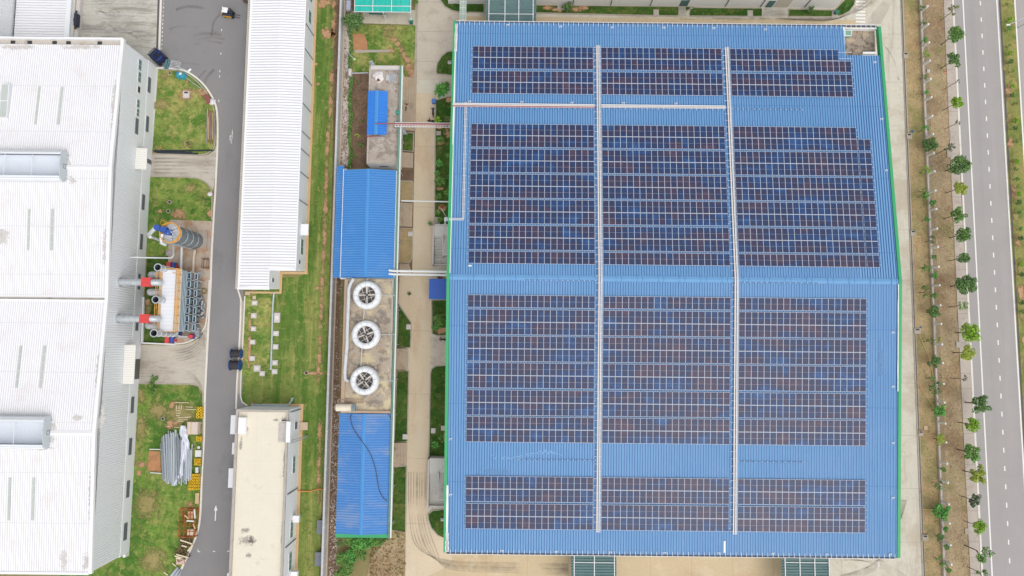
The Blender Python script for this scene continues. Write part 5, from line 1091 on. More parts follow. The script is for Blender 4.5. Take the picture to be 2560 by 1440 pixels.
# teal covered machine and street lamp
c = P(451, 187, .5); t = thing('covered_machine', 'small machine under a teal and white cover on the lawn corner', 'machine', (c.x, c.y, 0)); mb = MB(); M_teal = pm('teal_cover', (62, 156, 176), .08, 2, 6, rough=.5)
mb.lathe([(.02, 1.05), (.35, .95), (.6, .6), (.66, 0)], 12, (c.x-.3, c.y), smooth=True); mb.lathe([(.02, 1.0), (.4, .9), (.6, .55), (.66, 0)], 12, (c.x+.35, c.y-.1), smooth=True); mb.build('cover', M_teal, t); mb = MB(); mb.lathe([(.02, 1.1), (.26, 1.02), (.3, .9)], 10, (c.x+.2, c.y+.05), smooth=True); mb.build('white_patch', M_cloth, t)
b = P(500, 222, 0); tp = P(467, 183, 6.0)
t = thing('street_lamp', 'white street lamp leaning its arm over the curved road kerb', 'street lamp', P(465, 190, 0)); bb = P(465, 190, 0); mb = MB(); hp = P(475.5, 174, 6.6); mb.tube([Vector((bb.x, bb.y, 0)), Vector((bb.x, bb.y, 6.0)), hp-Vector((.3, .3, .05))], .07, 8); mb.build('pole', M_gal, t); mb = MB(); mb.bar(hp-Vector((.32, .32, 0)), hp+Vector((.12, .12, 0)), .3, .12); mb.build('lamp_head', M_white, t)
pipe('cable', [P(465, 191, .3), P(466, 195, .1), P(502, 221, .1)], .05, M_gal, 'thin grey cable lying across the rounded lawn')
# manhole box
def pit(u0, v0, u1, v1, h, label, opening=True, mat=None, group=None, mark=False):
    a, b = P(u0, v0, h), P(u1, v1, h); t = thing('inspection_box', label, 'inspection box', ((a.x+b.x)/2, (a.y+b.y)/2, 0), group); mb = MB(); mb.box(a.x, b.y, 0, b.x, a.y, h); mb.box(a.x-.04, b.y-.04, 0, b.x+.04, a.y+.04, h*.6); mb.build('box', mat or M_slab, t)
    if opening:
        w_, l_ = b.x-a.x, a.y-b.y; mb = MB(); mb.box(a.x+w_*.2, b.y+l_*(.62 if not mark else .3), h-.0, b.x-w_*.2, b.y+l_*(.88 if not mark else .7), h+.02); mb.build('opening', M_void if not mark else M_kerbw, t)
    return t
pit(458, 227, 472, 244, .35, 'pale inspection box with a dark opening in the middle of the rounded lawn')
# timber and pole pile by the kerb
def pole(name, a, b, r, mat, label, group, sq=False, cat='pole'):
    mb = MB()
    if sq: mb.bar(a, b, r*2, r*1.4)
    else: mb.tube([a, b], r, 8)
    return one(mb, name, mat, label, cat, None, group)
rr = random.Random(21); MS = {'red': pm('red_timber', (172, 104, 96), .1, 1, 4, rough=.8), 'tan': pm('tan_timber', (214, 184, 140), .08, 1, 4, rough=.8), 'grey': pm('grey_timber', (158, 150, 146), .1, 1, 4, rough=.8)}
for i in range(15):
    u = 517+i*1.35; v0 = rr.uniform(272, 300); v1 = rr.uniform(335, 366); c = rr.choice(['red', 'grey', 'grey', 'tan']); z = .1+.12*(i % 3)
    pole('pole', P(u+rr.uniform(-1, 3), v0, z), P(u+rr.uniform(-1.5, 1.5), v1, z), .07, MS[c], {'red': 'reddish', 'grey': 'grey', 'tan': 'tan'}[c]+' scrap pole in the pile along the rounded lawn kerb', c+' poles piled at the lawn kerb', cat='pole')
for i, (a, b) in enumerate((((384, 377), (533, 376)), ((392, 381), (495, 384)), ((386, 379), (480, 381.5)))):
    pole('black_pipe', P(*a, .2), P(*b, .2), .13, pm('black_plastic', (54, 60, 72), .06, 1, 4, rough=.5), ('longest', 'shortest', 'middle length')[i if i != 1 else 2]+' black pipe lying along the lower edge of the rounded lawn' if i != 2 else 'shortest black pipe lying along the lower edge of the rounded lawn', 'black pipes on the lawn', cat='pipe')
# steel pipe pile on the big lawn
rr = random.Random(5); M_sp = [pm('steel_pipe_a', (172, 180, 188), .05, .5, 3, rough=.45, spec=.4), pm('steel_pipe_b', (200, 208, 216), .04, .5, 3, rough=.45, spec=.4), pm('steel_pipe_c', (140, 146, 152), .06, .5, 3, rough=.5)]
for (u0, v0, u1, v1) in ((374, 1123, 412, 1123.5), (376, 1181.5, 404, 1183.5)): pole('pipe', P(u0, v0, .35), P(u1, v1, .35), .09, M_wpipe, 'thin white bearer pipe under the '+('upper' if v0 < 1150 else 'lower')+' part of the steel pipe pile', 'white bearer pipes', cat='pipe')
for i in range(40):
    f = i/39; u = 402+f*75; mid = 1-abs(f-.42)*1.6; v0 = 1118-46*max(0, mid)+rr.uniform(-9, 14); v1 = 1196+12*math.sin(f*3.1)+rr.uniform(-8, 8); z = .45+.13*(i % 3)+.25*max(0, mid); sk = (f-.35)*4
    if i in (16, 15): v0 = 1081; v1 = 1215
    pole('steel_pipe', P(u+sk+rr.uniform(-1, 2), v0, z), P(u-sk+3+rr.uniform(-2, 1), v1, z), .085, M_sp[rr.choice([0, 0, 1, 1, 2])], 'long grey steel pipe in the big pile on the lower lawn', 'steel pipes piled on the lower lawn', sq=(i % 4 == 0), cat='steel pipe')
def drape(name, pts, wd, mat, label, seed=2):
    r2 = random.Random(seed); mb = MB(); n = len(pts); vs = []; m = 7
    for i, (u, v) in enumerate(pts):
        w_ = wd[i]
        for j in range(m): s = (j/(m-1)-.5); p = P(u+s*w_+r2.uniform(-.8, .8), v+r2.uniform(-1, 1), .95); vs.append((p.x, p.y, 1.0-.5*abs(s)+r2.uniform(-.15, .18)))
    mb.add(vs, [(i*m+j, (i+1)*m+j, (i+1)*m+j+1, i*m+j+1) for i in range(n-1) for j in range(m-1)]); return one(mb, name, mat, label, 'plastic sheet')
M_film = pm('silver_film', (226, 228, 240), .07, 3, 8, rough=.3, spec=.6)
drape('plastic_film', [(456, 1064), (457, 1075), (459, 1085), (461, 1095), (462, 1108), (460, 1125), (457, 1145), (452, 1165), (449, 1185), (440, 1200), (433, 1212)], [12, 18, 20, 16, 22, 18, 12, 9, 16, 14, 6], M_film, 'crumpled silver film trailing over the steel pipe pile')
# wooden box, yellow castings, white boxes
c0, c1 = P(469, 1055, 1.0), P(495, 1086, 1.0); t = thing('wooden_case', 'large pale wooden case beside the road above the steel pipes', 'case', ((c0.x+c1.x)/2, (c0.y+c1.y)/2, 0)); mb = MB(); mb.box(c0.x, c1.y, .12, c1.x, c0.y, 1.1); mb.build('case', pm('pale_plywood', (222, 206, 194), .04, .8, 4, rough=.8), t); mb = MB()
for f in (.0, .32, .94): x = c0.x+(c1.x-c0.x)*f; mb.box(x, c1.y-.03, 1.1, x+.12, c0.y+.03, 1.14)
mb.box(c0.x-.04, c1.y+.2, 0, c1.x+.2, c1.y+.35, .12); mb.box(c0.x-.04, c0.y-.35, 0, c1.x+.2, c0.y-.2, .12); mb.build('batten', MS['tan'], t)
M_cast = pm('yellow_casting', (238, 196, 52), .08, 1.5, 5, rough=.55); M_castd = pm('casting_hole', (70, 58, 34), .1, 1, 4, rough=.9)
def yellow_pallet(u0, v0, u1, v1, nx, ny, label):
    a, b = P(u0, v0, .6), P(u1, v1, .6); W, L = b.x-a.x, a.y-b.y; t = thing('yellow_pallet', label, 'pallet of castings', ((a.x+b.x)/2, (a.y+b.y)/2, 0), 'pallets of yellow castings by the road'); mb = MB()
    for k in range(3): x = a.x+W*(.05+.4*k); mb.box(x, b.y, 0, x+.12, a.y, .1)
    n = 5
    for k in range(n): y = b.y+L*k/n; mb.box(a.x, y, .1, b.x, y+L/n*.7, .14)
    mb.build('pallet', MATS['rust_steel'], t); r2 = random.Random(int(v0))
    for i in range(nx):
        for j in range(ny):
            x, y = a.x+W*(i+.5)/nx, b.y+L*(j+.5)/ny; m_ = MB(); s = min(W/nx, L/ny)*.54; m_.lathe([(s, .14), (s, .5+r2.uniform(0, .15)), (s*.5, .6), (s*.5, .3)], 8, (x, y)); m_.disc((x, y, .36), s*.5, 8, 1); m_.build('casting', [M_cast, M_castd], t)
yellow_pallet(490.5, 1017, 505.5, 1046, 2, 4, 'pallet of yellow castings, the topmost along the road, above the wooden case'); yellow_pallet(490, 1091, 503, 1104, 2, 2, 'small pallet of orange yellow castings just below the wooden case')
yellow_pallet(485.5, 1146, 500, 1164, 3, 3, 'small pallet of yellow castings between the white boxes'); yellow_pallet(471, 1184, 497, 1226, 5, 6, 'largest pallet of yellow castings at the lower end of the pipe pile')
def boxes(u0, v0, u1, v1, h, label, mat, name='box', cat='box', lid=True):
    a, b = P(u0, v0, h), P(u1, v1, h); mb = MB(); mb.box(a.x, b.y, 0, b.x, a.y, h*.9); mb.box(a.x-.03, b.y-.03, h*.9, b.x+.03, a.y+.03, h); return one(mb, name, mat, label, cat)
boxes(488.5, 1126, 501, 1142, .6, 'white box on the grass beside the middle of the steel pipe pile', pm('white_box', (226, 226, 222), .06, 2, 5, rough=.6)); boxes(494, 1116, 499, 1122, .3, 'tiny white carton above the white box by the road', MATS['white_box'])
boxes(489, 1169, 494.5, 1175, .5, 'upper of two small white cubes beside the road kerb', MATS['white_box']); boxes(489, 1176, 494.5, 1182, .5, 'lower of two small white cubes beside the road kerb', MATS['white_box'])
boxes(489, 1233, 496, 1259, .3, 'flat tan board stack by the kerb below the yellow castings', MS['tan'], 'board_stack', 'boards')
# orange scaffold frames
M_rusto = pm('orange_steel', (176, 92, 52), .1, 1, 4, rough=.7)
def cage(cu, cv, wu, hv, rot, h, label, mat, nx=3, ny=5):
    c = P(cu, cv, 0); s = 1/14.4; w_, l_ = wu*s/2, hv*s/2; t = thing('steel_cage', label, 'steel cage', (c.x, c.y, 0)); mb = MB(); mb.M = Matrix.Translation((c.x, c.y, 0)) @ Matrix.Rotation(rot, 4, 'Z')
    for z in (.1, h):
        for s_ in (-1, 1): mb.bar((s_*w_, -l_, z), (s_*w_, l_, z), .1); mb.bar((-w_, s_*l_, z), (w_, s_*l_, z), .1)
        for i in range(1, ny): y = -l_+2*l_*i/ny; mb.bar((-w_, y, z), (w_, y, z), .07)
        for i in range(1, nx): x = -w_+2*w_*i/nx; mb.bar((x, -l_, z), (x, l_, z), .07)
    for x in (-w_, 0, w_):
        for y in (-l_, 0, l_): mb.bar((x, y, 0), (x, y, h), .1)
    mb.build('frame', mat, t); return t, c, w_, l_
cage(475.5, 1304, 39, 66, 0, 1.1, 'orange steel cage full of scrap beside the bend of the road', M_rusto)
boxes(470, 1279, 482, 1297, .9, 'tan carton in the upper half of the orange cage', pm('tan_carton', (214, 166, 130), .06, 1, 4, rough=.8), 'carton', 'carton'); boxes(469, 1324, 482, 1338, .9, 'pale carton in the lower half of the orange cage', pm('pale_carton', (226, 204, 178), .06, 1, 4, rough=.8), 'carton', 'carton')
for i, (a, b, m, l) in enumerate((((486, 1273), (488, 1296), M_wpipe, 'white upright rail in the orange cage'), ((467, 1302), (485, 1303), M_wpipe, 'white cross rail in the middle of the orange cage'), ((483, 1310), (488, 1322), MS['tan'], 'pale short lath in the lower half of the orange cage'), ((461, 1288), (471, 1296), MS['tan'], 'tan lath sticking out of the left side of the orange cage'))): pole('rail', P(*a, 1.25), P(*b, 1.25), .1, m, l, None, True, 'rail')
cage(468, 1353, 26, 24, .22, .8, 'brown steel cage, the upper of two at the bend below the orange one', MATS['rust_steel'], 4, 4); cage(459, 1383, 26, 26, .45, .8, 'brown steel cage, the lower of two at the bend below the orange one', MATS['rust_steel'], 3, 4)
for (a, b, l) in (((451, 1350), (481, 1360), 'topmost'), ((454.5, 1364), (467, 1367), 'second'), ((469, 1378), (482, 1362), 'steeply tilted'), ((441, 1386), (471, 1394), 'fourth'), ((437, 1390), (466, 1398), 'fifth'), ((440, 1396), (467, 1397), 'lowest')): pole('timber', P(*a, 1.0), P(*b, 1.0), .1, pm('cream_timber', (234, 220, 188), .06, 1, 4, rough=.8), l+' cream timber of those lying over the brown cages', 'cream timbers over the brown cages', True, 'timber')
boxes(441, 1399, 460, 1411, .5, 'pinkish board stack below the brown cages', pm('pink_board', (220, 190, 172), .05, 1, 4, rough=.8), 'board_stack', 'boards')
for i in range(7): pole('steel_bar', P(444+i*1.6, 1418+i*1.5, .3), P(421+i*2.4, 1446+i*2, .3), .1, M_sp[i % 3], 'grey steel bar in the bundle at the bottom of the lawn', 'steel bars at the bottom of the lawn', True, 'steel bar')
for (a, b, l) in (((431, 1408), (441, 1416), 'right'), ((410, 1430), (420, 1438), 'left')): pole('timber', P(*a, .2), P(*b, .2), .07, MATS['cream_timber'], l+' one of two short cream timbers on the grass by the bar bundle', 'short cream timbers', True, 'timber')
for (a, b) in (((438, 1006.5), (472, 1007)), ((441, 1013), (441, 1024)), ((448, 1013), (448, 1023)), ((454, 1013), (453, 1024)), ((440, 1027), (452, 1027)), ((440, 1033), (452, 1033)), ((440, 1039), (450, 1039)), ((464, 1017), (482, 1018)), ((464, 1023), (490, 1024)), ((445, 1044), (470, 1044)), ((445, 1050), (470, 1049)), ((445, 1054), (459, 1053)), ((462, 1043), (478, 1042)), ((436, 1069), (452, 1068)), ((418, 1066), (424, 1066))): pole('lath', P(*a, .15), P(*b, .15), .05, MATS['cream_timber'], 'thin pale lath lying on the worn grass above the wooden case', 'laths on the worn grass', True, 'lath')
# cable drums
M_drumb = pm('drum_blue', (44, 84, 148), .06, 1, 4, rough=.5); M_drumc = pm('drum_cable', (72, 68, 70), .08, 1, 6, lines=[('x', .09, 0, .03, (44, 42, 44), .8)], rough=.7)
for (u, v, R, lab) in ((591, 884, .78, 'upper smaller'), (588.5, 913, .92, 'lower larger')):
    c = P(u, v, R); t = thing('cable_drum', lab+' of two blue cable drums standing at the road edge', 'cable drum', (c.x, c.y, 0), 'blue cable drums'); wd = .85
    for s in (-1, 1): mb = MB(); mb.tube([(c.x+s*wd-.05, c.y, R), (c.x+s*wd+.05, c.y, R)], R, 24); mb.tube([(c.x+s*(wd+.04), c.y, R), (c.x+s*(wd+.09), c.y, R)], .18, 10); mb.build('flange', M_drumb, t)
    mb = MB(); mb.tube([(c.x-wd+.05, c.y, R), (c.x+wd-.05, c.y, R)], R*.82, 24); mb.build('cable', M_drumc, t)
# fork lift trucks
def forklift(c, rot, label, body, roofm, scale=1.0, mastm=None, forks=True):
    t = thing('forklift', label, 'forklift', (c.x, c.y, 0), world=False, rz=rot); t.scale = (scale,)*3
    mb = MB(); mb.extr([(-1.25, .35), (.55, .35), (.55, .75), (.2, .95), (-.3, 1.0), (-.35, 1.15), (-1.15, 1.2), (-1.3, .9)], 'x', -1, 1)
    mb.v = [Vector((v.y, v.x*.55, v.z)) for v in mb.v]; mb.build('body', body, t)
    mb = MB(); mb.box(-1.42, -.5, .35, -1.1, .5, 1.1); mb.box(-1.1, -.62, .3, .5, -.52, .8); mb.box(-1.1, .52, .3, .5, .62, .8); mb.build('counterweight', M_yel if forks else M_dark, t)
    mb = MB(); mb.box(-.45, -.28, 1.0, .0, .28, 1.15); mb.box(-.55, -.28, 1.0, -.4, .28, 1.6); mb.build('seat', M_dark, t)
    mb = MB()
    for x in (-.75, .45):
        for y in (-.48, .48): mb.bar((x, y, .9), (x*.9, y*.95, 2.1), .07)
    mb.build('guard_post', M_dark, t); mb = MB()
    if forks: mb.box(-.45, -.5, 2.1, .25, .5, 2.16); mb.box(-.8, -.5, 2.08, -.5, .5, 2.12)
    else:
        for k in range(4): mb.box(-.8+.42*k, -.52, 2.1, -.72+.42*k, .52, 2.16)
        for y in (-.52, .46): mb.box(-.8, y, 2.04, .55, y+.06, 2.1)
    mb.build('overhead_guard', roofm, t)
    mb = MB()
    for y in (-.4, .4): mb.bar((.75, y, .1), (.72, y, 2.3), .12, .1)
    for z in (.4, 1.2, 2.2): mb.bar((.74, -.4, z), (.74, .4, z), .1)
    for k in range(3): mb.bar((.95-.3*k*.2, -.3+.3*k, .3), (.85, -.3+.3*k, 1.3), .07)
    mb.build('mast', mastm or M_dark, t)
    if forks: mb = MB(); mb.box(.85, -.32, .1, 1.85, -.2, .16); mb.box(.85, .2, .1, 1.85, .32, .16); mb.build('forks', M_gdark, t)
    for x in (-.85, .5):
        for y in (-.5, .5): mb = MB(); mb.tube([(x, y-.1, .3), (x, y+.1, .3)], .3, 14); mb.build('wheel', pm('tyre_black', (48, 48, 50), .05, 1, 4, rough=.9), t)
    return t
forklift(P(577, 39, 0), math.radians(-8), 'yellow and blue forklift with a white roof driving on the asphalt', pm('forklift_slate', (74, 80, 104), .08, 2, 5, rough=.5), M_white, .95)
forklift(P(404, 150, 0), math.radians(-42), 'dark blue forklift parked at the tip of the rounded lawn', pm('forklift_blue', (52, 72, 140), .08, 2, 5, rough=.5), pm('guard_navy', (44, 50, 70), .06, 2, 5, rough=.6), 1.25, MATS['guard_navy'] if 'guard_navy' in MATS else None, False).scale = (1.05, 1.75, 1.2)
c = P(427, 163, .2); mb = MB(); mb.M = Matrix.Translation((P(421, 163, 0).x, P(421, 163, 0).y, 0)) @ Matrix.Rotation(math.radians(-10), 4, 'Z')
mb.box(-.4, -.9, 0, -.1, .9, .5); mb.box(0, -.8, 0, .22, .8, .4); one(mb, 'steel_attachment', pm('teal_steel', (96, 138, 146), .06, 1, 4, rough=.5), 'teal steel attachment between the dark forklift and the grey pallet', 'attachment')
c = P(439, 163, 0); mb = MB(); mb.M = Matrix.Translation((c.x, c.y, 0)) @ Matrix.Rotation(math.radians(-12), 4, 'Z')
for y in (-.62, -.3, .0, .3, .62): mb.box(-.95, y-.1, .1, .95, y+.1, .18)
for x in (-.9, 0, .82): mb.box(x, -.72, 0, x+.14, .72, .1)
for x in (-.9, .76): mb.box(x, -.72, .18, x+.16, .72, .24)
mb.bar((.2, .75, .2), (.7, 1.0, .2), .07); one(mb, 'pallet', pm('grey_pallet', (186, 186, 188), .06, 1, 4, rough=.7), 'grey slatted pallet frame standing on the asphalt beside the dark forklift', 'pallet', Vector((c.x, c.y, 0)))
c = P(619, 3, 0); mb = MB(); mb.box(c.x-.5, c.y-.4, 0, c.x+.5, c.y+.5, .7); mb.bar((c.x-.6, c.y-.5, .9), (c.x+.6, c.y+.3, .9), .12); mb.bar((c.x-.2, c.y+.6, .2), (c.x-.2, c.y-.5, 1.0), .1); one(mb, 'trolley', pm('brown_trolley', (120, 100, 96), .1, 1, 4, rough=.8), 'brown trolley at the top edge beside the white warehouse', 'trolley')
# foundation pads on the lawn and the conduit beside them
for i, (u, v, a, b) in enumerate(((636, 757, 6.3, 5.5), (634, 789, 5.8, 6), (633, 822, 5.8, 5.5), (631, 855, 5.8, 5.5), (630, 896, 6, 5.7), (642, 921, 7.5, 7.5), (655, 934, 6, 6), (692, 794, 6.5, 12), (689.5, 833.5, 6.3, 6), (688.5, 867, 6, 6), (687, 907, 6, 6), (686, 929, 6.3, 6))):
    lab = ('long double pale pad at the top of the right hand row on the lawn' if i == 7 else ('largest pale square pad near the foot of the left hand row' if i == 5 else 'pale square foundation pad on the lawn, '+(ordn(i)+' from the top in the left row' if i < 5 else 'lowest of the left row' if i == 6 else ordn(i-7)+' from the top in the right row')))
    t = pit(u-a, v-b, u+a, v+b, .22, lab, True, M_slab, 'foundation pads on the lawn', True)
boxes(632, 740, 639, 748, .2, 'small tan slab above the left row of foundation pads', pm('tan_slab', (214, 190, 164), .06, 1, 4, rough=.9), 'slab', 'slab'); boxes(613.5, 729, 624, 737, .3, 'small chamfered tan slab at the warehouse corner', MATS['tan_slab'], 'slab', 'slab')
pipe('conduit', [P(685, 731, .2), P(682, 765, .2), P(679, 870, .2), P(677, 925, .2)], .16, pm('pale_conduit', (190, 204, 204), .04, .6, 3, rough=.5), 'thin pale conduit running down the lawn between the rows of pads')
for i in range(2): pipe('conduit', [P(628, 1011+i*4, .3), P(715, 1012.5+i*2.2, .3), P(722, 1010+i*2, .3), P(727+i*2, 1003, .3), P(730+i*3, 994, .3)], .1, MATS['pale_conduit'], ('upper' if i == 0 else 'lower')+' of two bent conduits along the top wall of the cream building')
pipe('hose', [P(742, 1226, .3), P(755, 1228, .2), P(775, 1228, .2), P(790, 1225, .2), P(800, 1222, .2), P(808, 1225, 1.2)], .1, pm('orange_hose', (224, 150, 86), .05, 1, 4, rough=.6), 'orange hose crossing the striped lawn from the cream building to the boundary wall', 'hose')
boxes(750, 1056, 768, 1075, .4, 'tan square slab against the east wall of the cream building', MATS['tan_slab'], 'slab', 'slab')
for (u, v, r, lab) in ((424, 505, 5, 'upper of two dark manholes on the second lawn'), (421, 528, 5, 'lower of two dark manholes on the second lawn'), (425, 183, 4, 'dark manhole at the tip of the rounded lawn'), (407, 1047, 5, 'dark manhole on the worn lower lawn'), (766, 932, 5, 'dark manhole on the striped lawn')):
    c = P(u, v, .1); mb = MB(); mb.lathe([(r/14.2, 0), (r/14.2, .12), (r/20, .14)], 12, (c.x, c.y)); mb.disc((c.x, c.y, .135), r/19, 12, 1); one(mb, 'manhole', [M_kerbg, M_void], lab, 'manhole')
# ------------------------------------------------------------------ middle plot
# gravel strip between the boundary wall and the plots
M_stone = pm('pale_stone', (206, 194, 184), .1, 1.5, 5, rnd=0, stains=[((150, 130, 112), .6, .45, .6, .9)], rough=.9)
rr = random.Random(9); mb = MB()
def stones(u0a, u1a, v0, u0b, u1b, v1, n, s0, s1):
    for _ in range(n):
        f = rr.random(); g = rr.random(); u = (u0a+(u0b-u0a)*f)*(1-g)+(u1a+(u1b-u1a)*f)*g; c = P(u, v0+(v1-v0)*f, .08); s = rr.uniform(s0, s1); a = rr.uniform(0, 3)
        vs = [(c.x+s*q*math.cos(a+k*1.257)*rr.uniform(.7, 1.2), c.y+s*math.sin(a+k*1.257)*rr.uniform(.7, 1.2), z) for z, q in ((.05, 1), (.08+s*.5, .55)) for k in range(5)]
        mb.add(vs, [(k, (k+1) % 5, 5+(k+1) % 5, 5+k) for k in range(5)]+[(5, 6, 7, 8, 9)])
stones(862, 878, 60, 852, 876, 415, 1500, .08, .24); stones(832, 852, 960, 822, 842, 1440, 700, .06, .16); stones(838, 858, 700, 834, 852, 960, 160, .05, .12); stones(850, 878, -40, 862, 880, 60, 150, .08, .2)
tag(mb.build('gravel', M_stone), kind='stuff')
# teal roofed shed at the top
M_tealr = pm('teal_roof', (44, 196, 178), .04, .4, 2, stains=[((84, 212, 196), .4, .5, .7, .5), ((32, 164, 152), .5, .55, .75, .5)], lines=[('x', .9, .2, .12, (36, 168, 154), .5)], rough=.5, spec=.4)
a, b = P(889, -50, 3.4), P(1027, 31, 3.4); t = thing('teal_shed', 'open shed with a bright teal roof and white lattice frame at the top edge', 'shed', ((a.x+b.x)/2, b.y+3, 0))
mb = MB(); mb.corr(a.x, b.x, a.y, 3.7, b.y, 3.35, .45, .05, .06, .16, th=.05); mb.build('roof_sheet', M_tealr, t)
mb = MB()
for f in (0, .325, .655, 1): x = a.x+(b.x-a.x)*f; mb.bar((x, a.y, 3.8), (x, b.y-.1, 3.46), .1)
for f in (.82, 1.0): y = a.y+(b.y-a.y)*f; mb.bar((a.x, y, 3.8-.35*f+.01), (b.x+.1, y, 3.8-.35*f+.01), .1)
mb.build('frame', M_frame, t); 
for f in (0.02, .5, .98): x = a.x+(b.x-a.x)*f; m_ = MB(); m_.box(x-.08, b.y+.1, 0, x+.08, b.y+.26, 3.2); m_.build('post', M_frame, t)
mb = MB(); mb.add([P(921, 31, 2.6), P(963, 34, 2.6), P(962, 37, 2.3), P(922, 36, 2.3)], [(0,3,2,1)]); one(mb, 'tarpaulin', pm('dark_green_tarp', (38, 98, 92), .08, 1, 4, rough=.6), 'dark green tarpaulin flap under the edge of the teal roof', 'tarpaulin')
c = P(1027, 49, 1.0); t = thing('wheelie_bin', 'green bin with a pale lid on the pad below the teal roof', 'bin', (c.x, c.y, 0)); mb = MB(); mb.prism([(c.x-.28, c.y-.45), (c.x+.28, c.y-.45), (c.x+.28, c.y+.3), (c.x-.28, c.y+.3)], .08, .95); mb.build('body', pm('bin_green', (56, 128, 112), .05, 1, 4, rough=.5), t); mb = MB(); mb.box(c.x-.32, c.y-.1, .95, c.x+.32, c.y+.34, 1.03); mb.build('lid', pm('bin_lid', (186, 212, 204), .05, 1, 4, rough=.5), t)
c = P(871, 13, .8); mb = MB(); mb.box(c.x-.35, c.y-.9, 0, c.x+.35, c.y+.9, .7); mb.box(c.x-.4, c.y-.95, .7, c.x+.4, c.y+.95, .76); one(mb, 'cabinet', pm('lilac_cabinet', (196, 198, 214), .04, 1, 4, rough=.6), 'pale lilac cabinet beside the gravel at the top edge', 'cabinet')
# flat roofed concrete building
X0, X1, Y0, Y1 = -25.5, -20.0, 31.2, 48.6; ZC = 4.0
M_conroof = pm('weathered_roof', (186, 174, 162), .09, .4, 3, fine=.06, stains=[((140, 128, 118), .8, .47, .6, .75), ((210, 200, 190), .5, .5, .64, .7)], rough=.95)
t = thing('concrete_building', 'small flat roofed concrete building with a grey weathered roof', 'building', ((X0+X1)/2, (Y0+Y1)/2, 0))
mb = MB(); mb.box(X0, Y0, 0, X1, Y1, ZC-.1); mb.build('wall', M_plinth, t); mb = MB(); mb.box(X0+.3, Y0+.2, ZC-.1, X1-.2, Y1-.7, ZC-.04); mb.build('roof', M_conroof, t)
mb = MB(); mb.box(X0, Y0, ZC-.1, X0+.3, Y1, ZC+.15); mb.box(X0+.3, Y0, ZC-.1, X1, Y0+.2, ZC+.15); mb.build('parapet', M_cap, t)
mb = MB(); mb.box(X0+.3, Y1-.7, ZC-.1, X1+.2, Y1, ZC+.4); mb.build('north_parapet', M_slab, t)
m_ = MB(); c = PY(960, 416, Y0); m_.box(c.x-.7, Y0-.05, c.z-.25, c.x+.7, Y0, c.z+.2); m_.build('window', M_louv, t)
mb = MB(); mb.box(X1-.05, Y0+.2, ZC-.1, X1+.12, Y1-.7, ZC+.1); mb.build('roof_edge', pm('roof_edge_green', (112, 142, 126), .06, .6, 4, rough=.6), t)
def gable(name, label, x0, x1, xm, y0, y1, ze, zm, mat, zw=0, ends=None, ridge=True, pitch=.42, group=None):
    t = thing(name, label, 'shed' if name != 'roof_canopy' else 'roof canopy', ((x0+x1)/2, (y0+y1)/2, zw)); 
    for xa in (x0, x1): m_ = MB(); m_.corr(y0, y1, xa, ze, xm, zm, pitch, .05, .05, .13, swap=True, th=.04); m_.build('roof_slope', mat, t)
    if ridge: m_ = MB(); m_.add([(xm-.3, y0-.02, zm+.0), (xm, y0-.02, zm+.08), (xm+.3, y0-.02, zm+.0), (xm-.3, y1+.02, zm+.0), (xm, y1+.02, zm+.08), (xm+.3, y1+.02, zm+.0)], [(0,3,4,1),(1,4,5,2)][::-1]); m_.build('ridge_cap', M_bridge, t)
    return t
def blue_sheet(name, rgb, stains, per=.42, wd=.14, sc=(62, 120, 196)):
    return pm(name, rgb, .03, .3, 2, stains=stains, lines=[('y', per, .1, wd, sc, .7)], rough=.5, spec=.2)
M_bridge = pm('blue_ridge', (86, 154, 220), .04, .4, 3, rough=.55, spec=.15)
M_s1 = blue_sheet('blue_sheet_bright', (84, 150, 216), [((120, 170, 216), .12, .5, .72, .6)]); M_s2 = blue_sheet('blue_sheet_faded', (92, 150, 214), [((134, 164, 206), .10, .47, .58, .85, (.7, 1.5, 1)), ((166, 174, 196), .3, .56, .74, .6, (.3, 1.6, 1))])
M_s3 = blue_sheet('blue_sheet_new', (62, 138, 230), [], wd=.06); 
a, b = P(920, 227, 4.9), P(966, 337, 4.9); t = gable('roof_canopy', 'bright blue gabled canopy standing on the grey concrete roof', a.x, b.x, (a.x+b.x)/2-.1, b.y, a.y, 4.8, 5.1, M_s3, ZC, pitch=.42)
for x in (a.x+.3, b.x-.3):
    for y in (a.y-.4, b.y+.4): m_ = MB(); m_.box(x-.06, y-.06, ZC-.04, x+.06, y+.06, 4.85); m_.build('post', M_frame, t)
heap('plastic_sheet', 957, 212, 13, 15, .6, pm('white_tarp', (240, 234, 232), .05, 2, 6, rough=.7), 'crumpled white tarpaulin on the concrete roof above the blue canopy', 'plastic sheet', 8).location.z = ZC
heap('bundle', 957, 222, 6, 5, .5, pm('brown_rubbish', (150, 116, 100), .15, 3, 8, rough=.9), 'brown bundle half under the white tarpaulin on the concrete roof', 'bundle', 9).location.z = ZC-.0
c = P(983, 195, ZC); mb = MB()
for k in range(7): mb.bar((c.x-.7+.15*k, c.y-.8+.1*(k % 3), ZC+.1), (c.x-.3+.15*k, c.y+.7-.1*(k % 2), ZC+.25), .08)
mb.bar((c.x-.6, c.y-.9, ZC+.1), (c.x-.6, c.y+.9, ZC+.15), .1); mb.box(c.x-1.2, c.y-.5, ZC, c.x-.7, c.y+.5, ZC+.15); one(mb, 'scrap_pile', M_gal, 'pile of pale metal scrap on the concrete roof near its top right corner', 'scrap')
for k, (u, v) in enumerate(((936, 341), (944, 343), (930, 342))): pole('pipe', P(u-14, v, 4.3), P(u+16, v-.6, 4.3), .07, MS['red'] if k != 1 else M_sp[0], ('upper', 'lower', 'middle')[k]+' of the loose pipes stacked below the blue canopy', 'loose pipes on the concrete roof', cat='pipe')
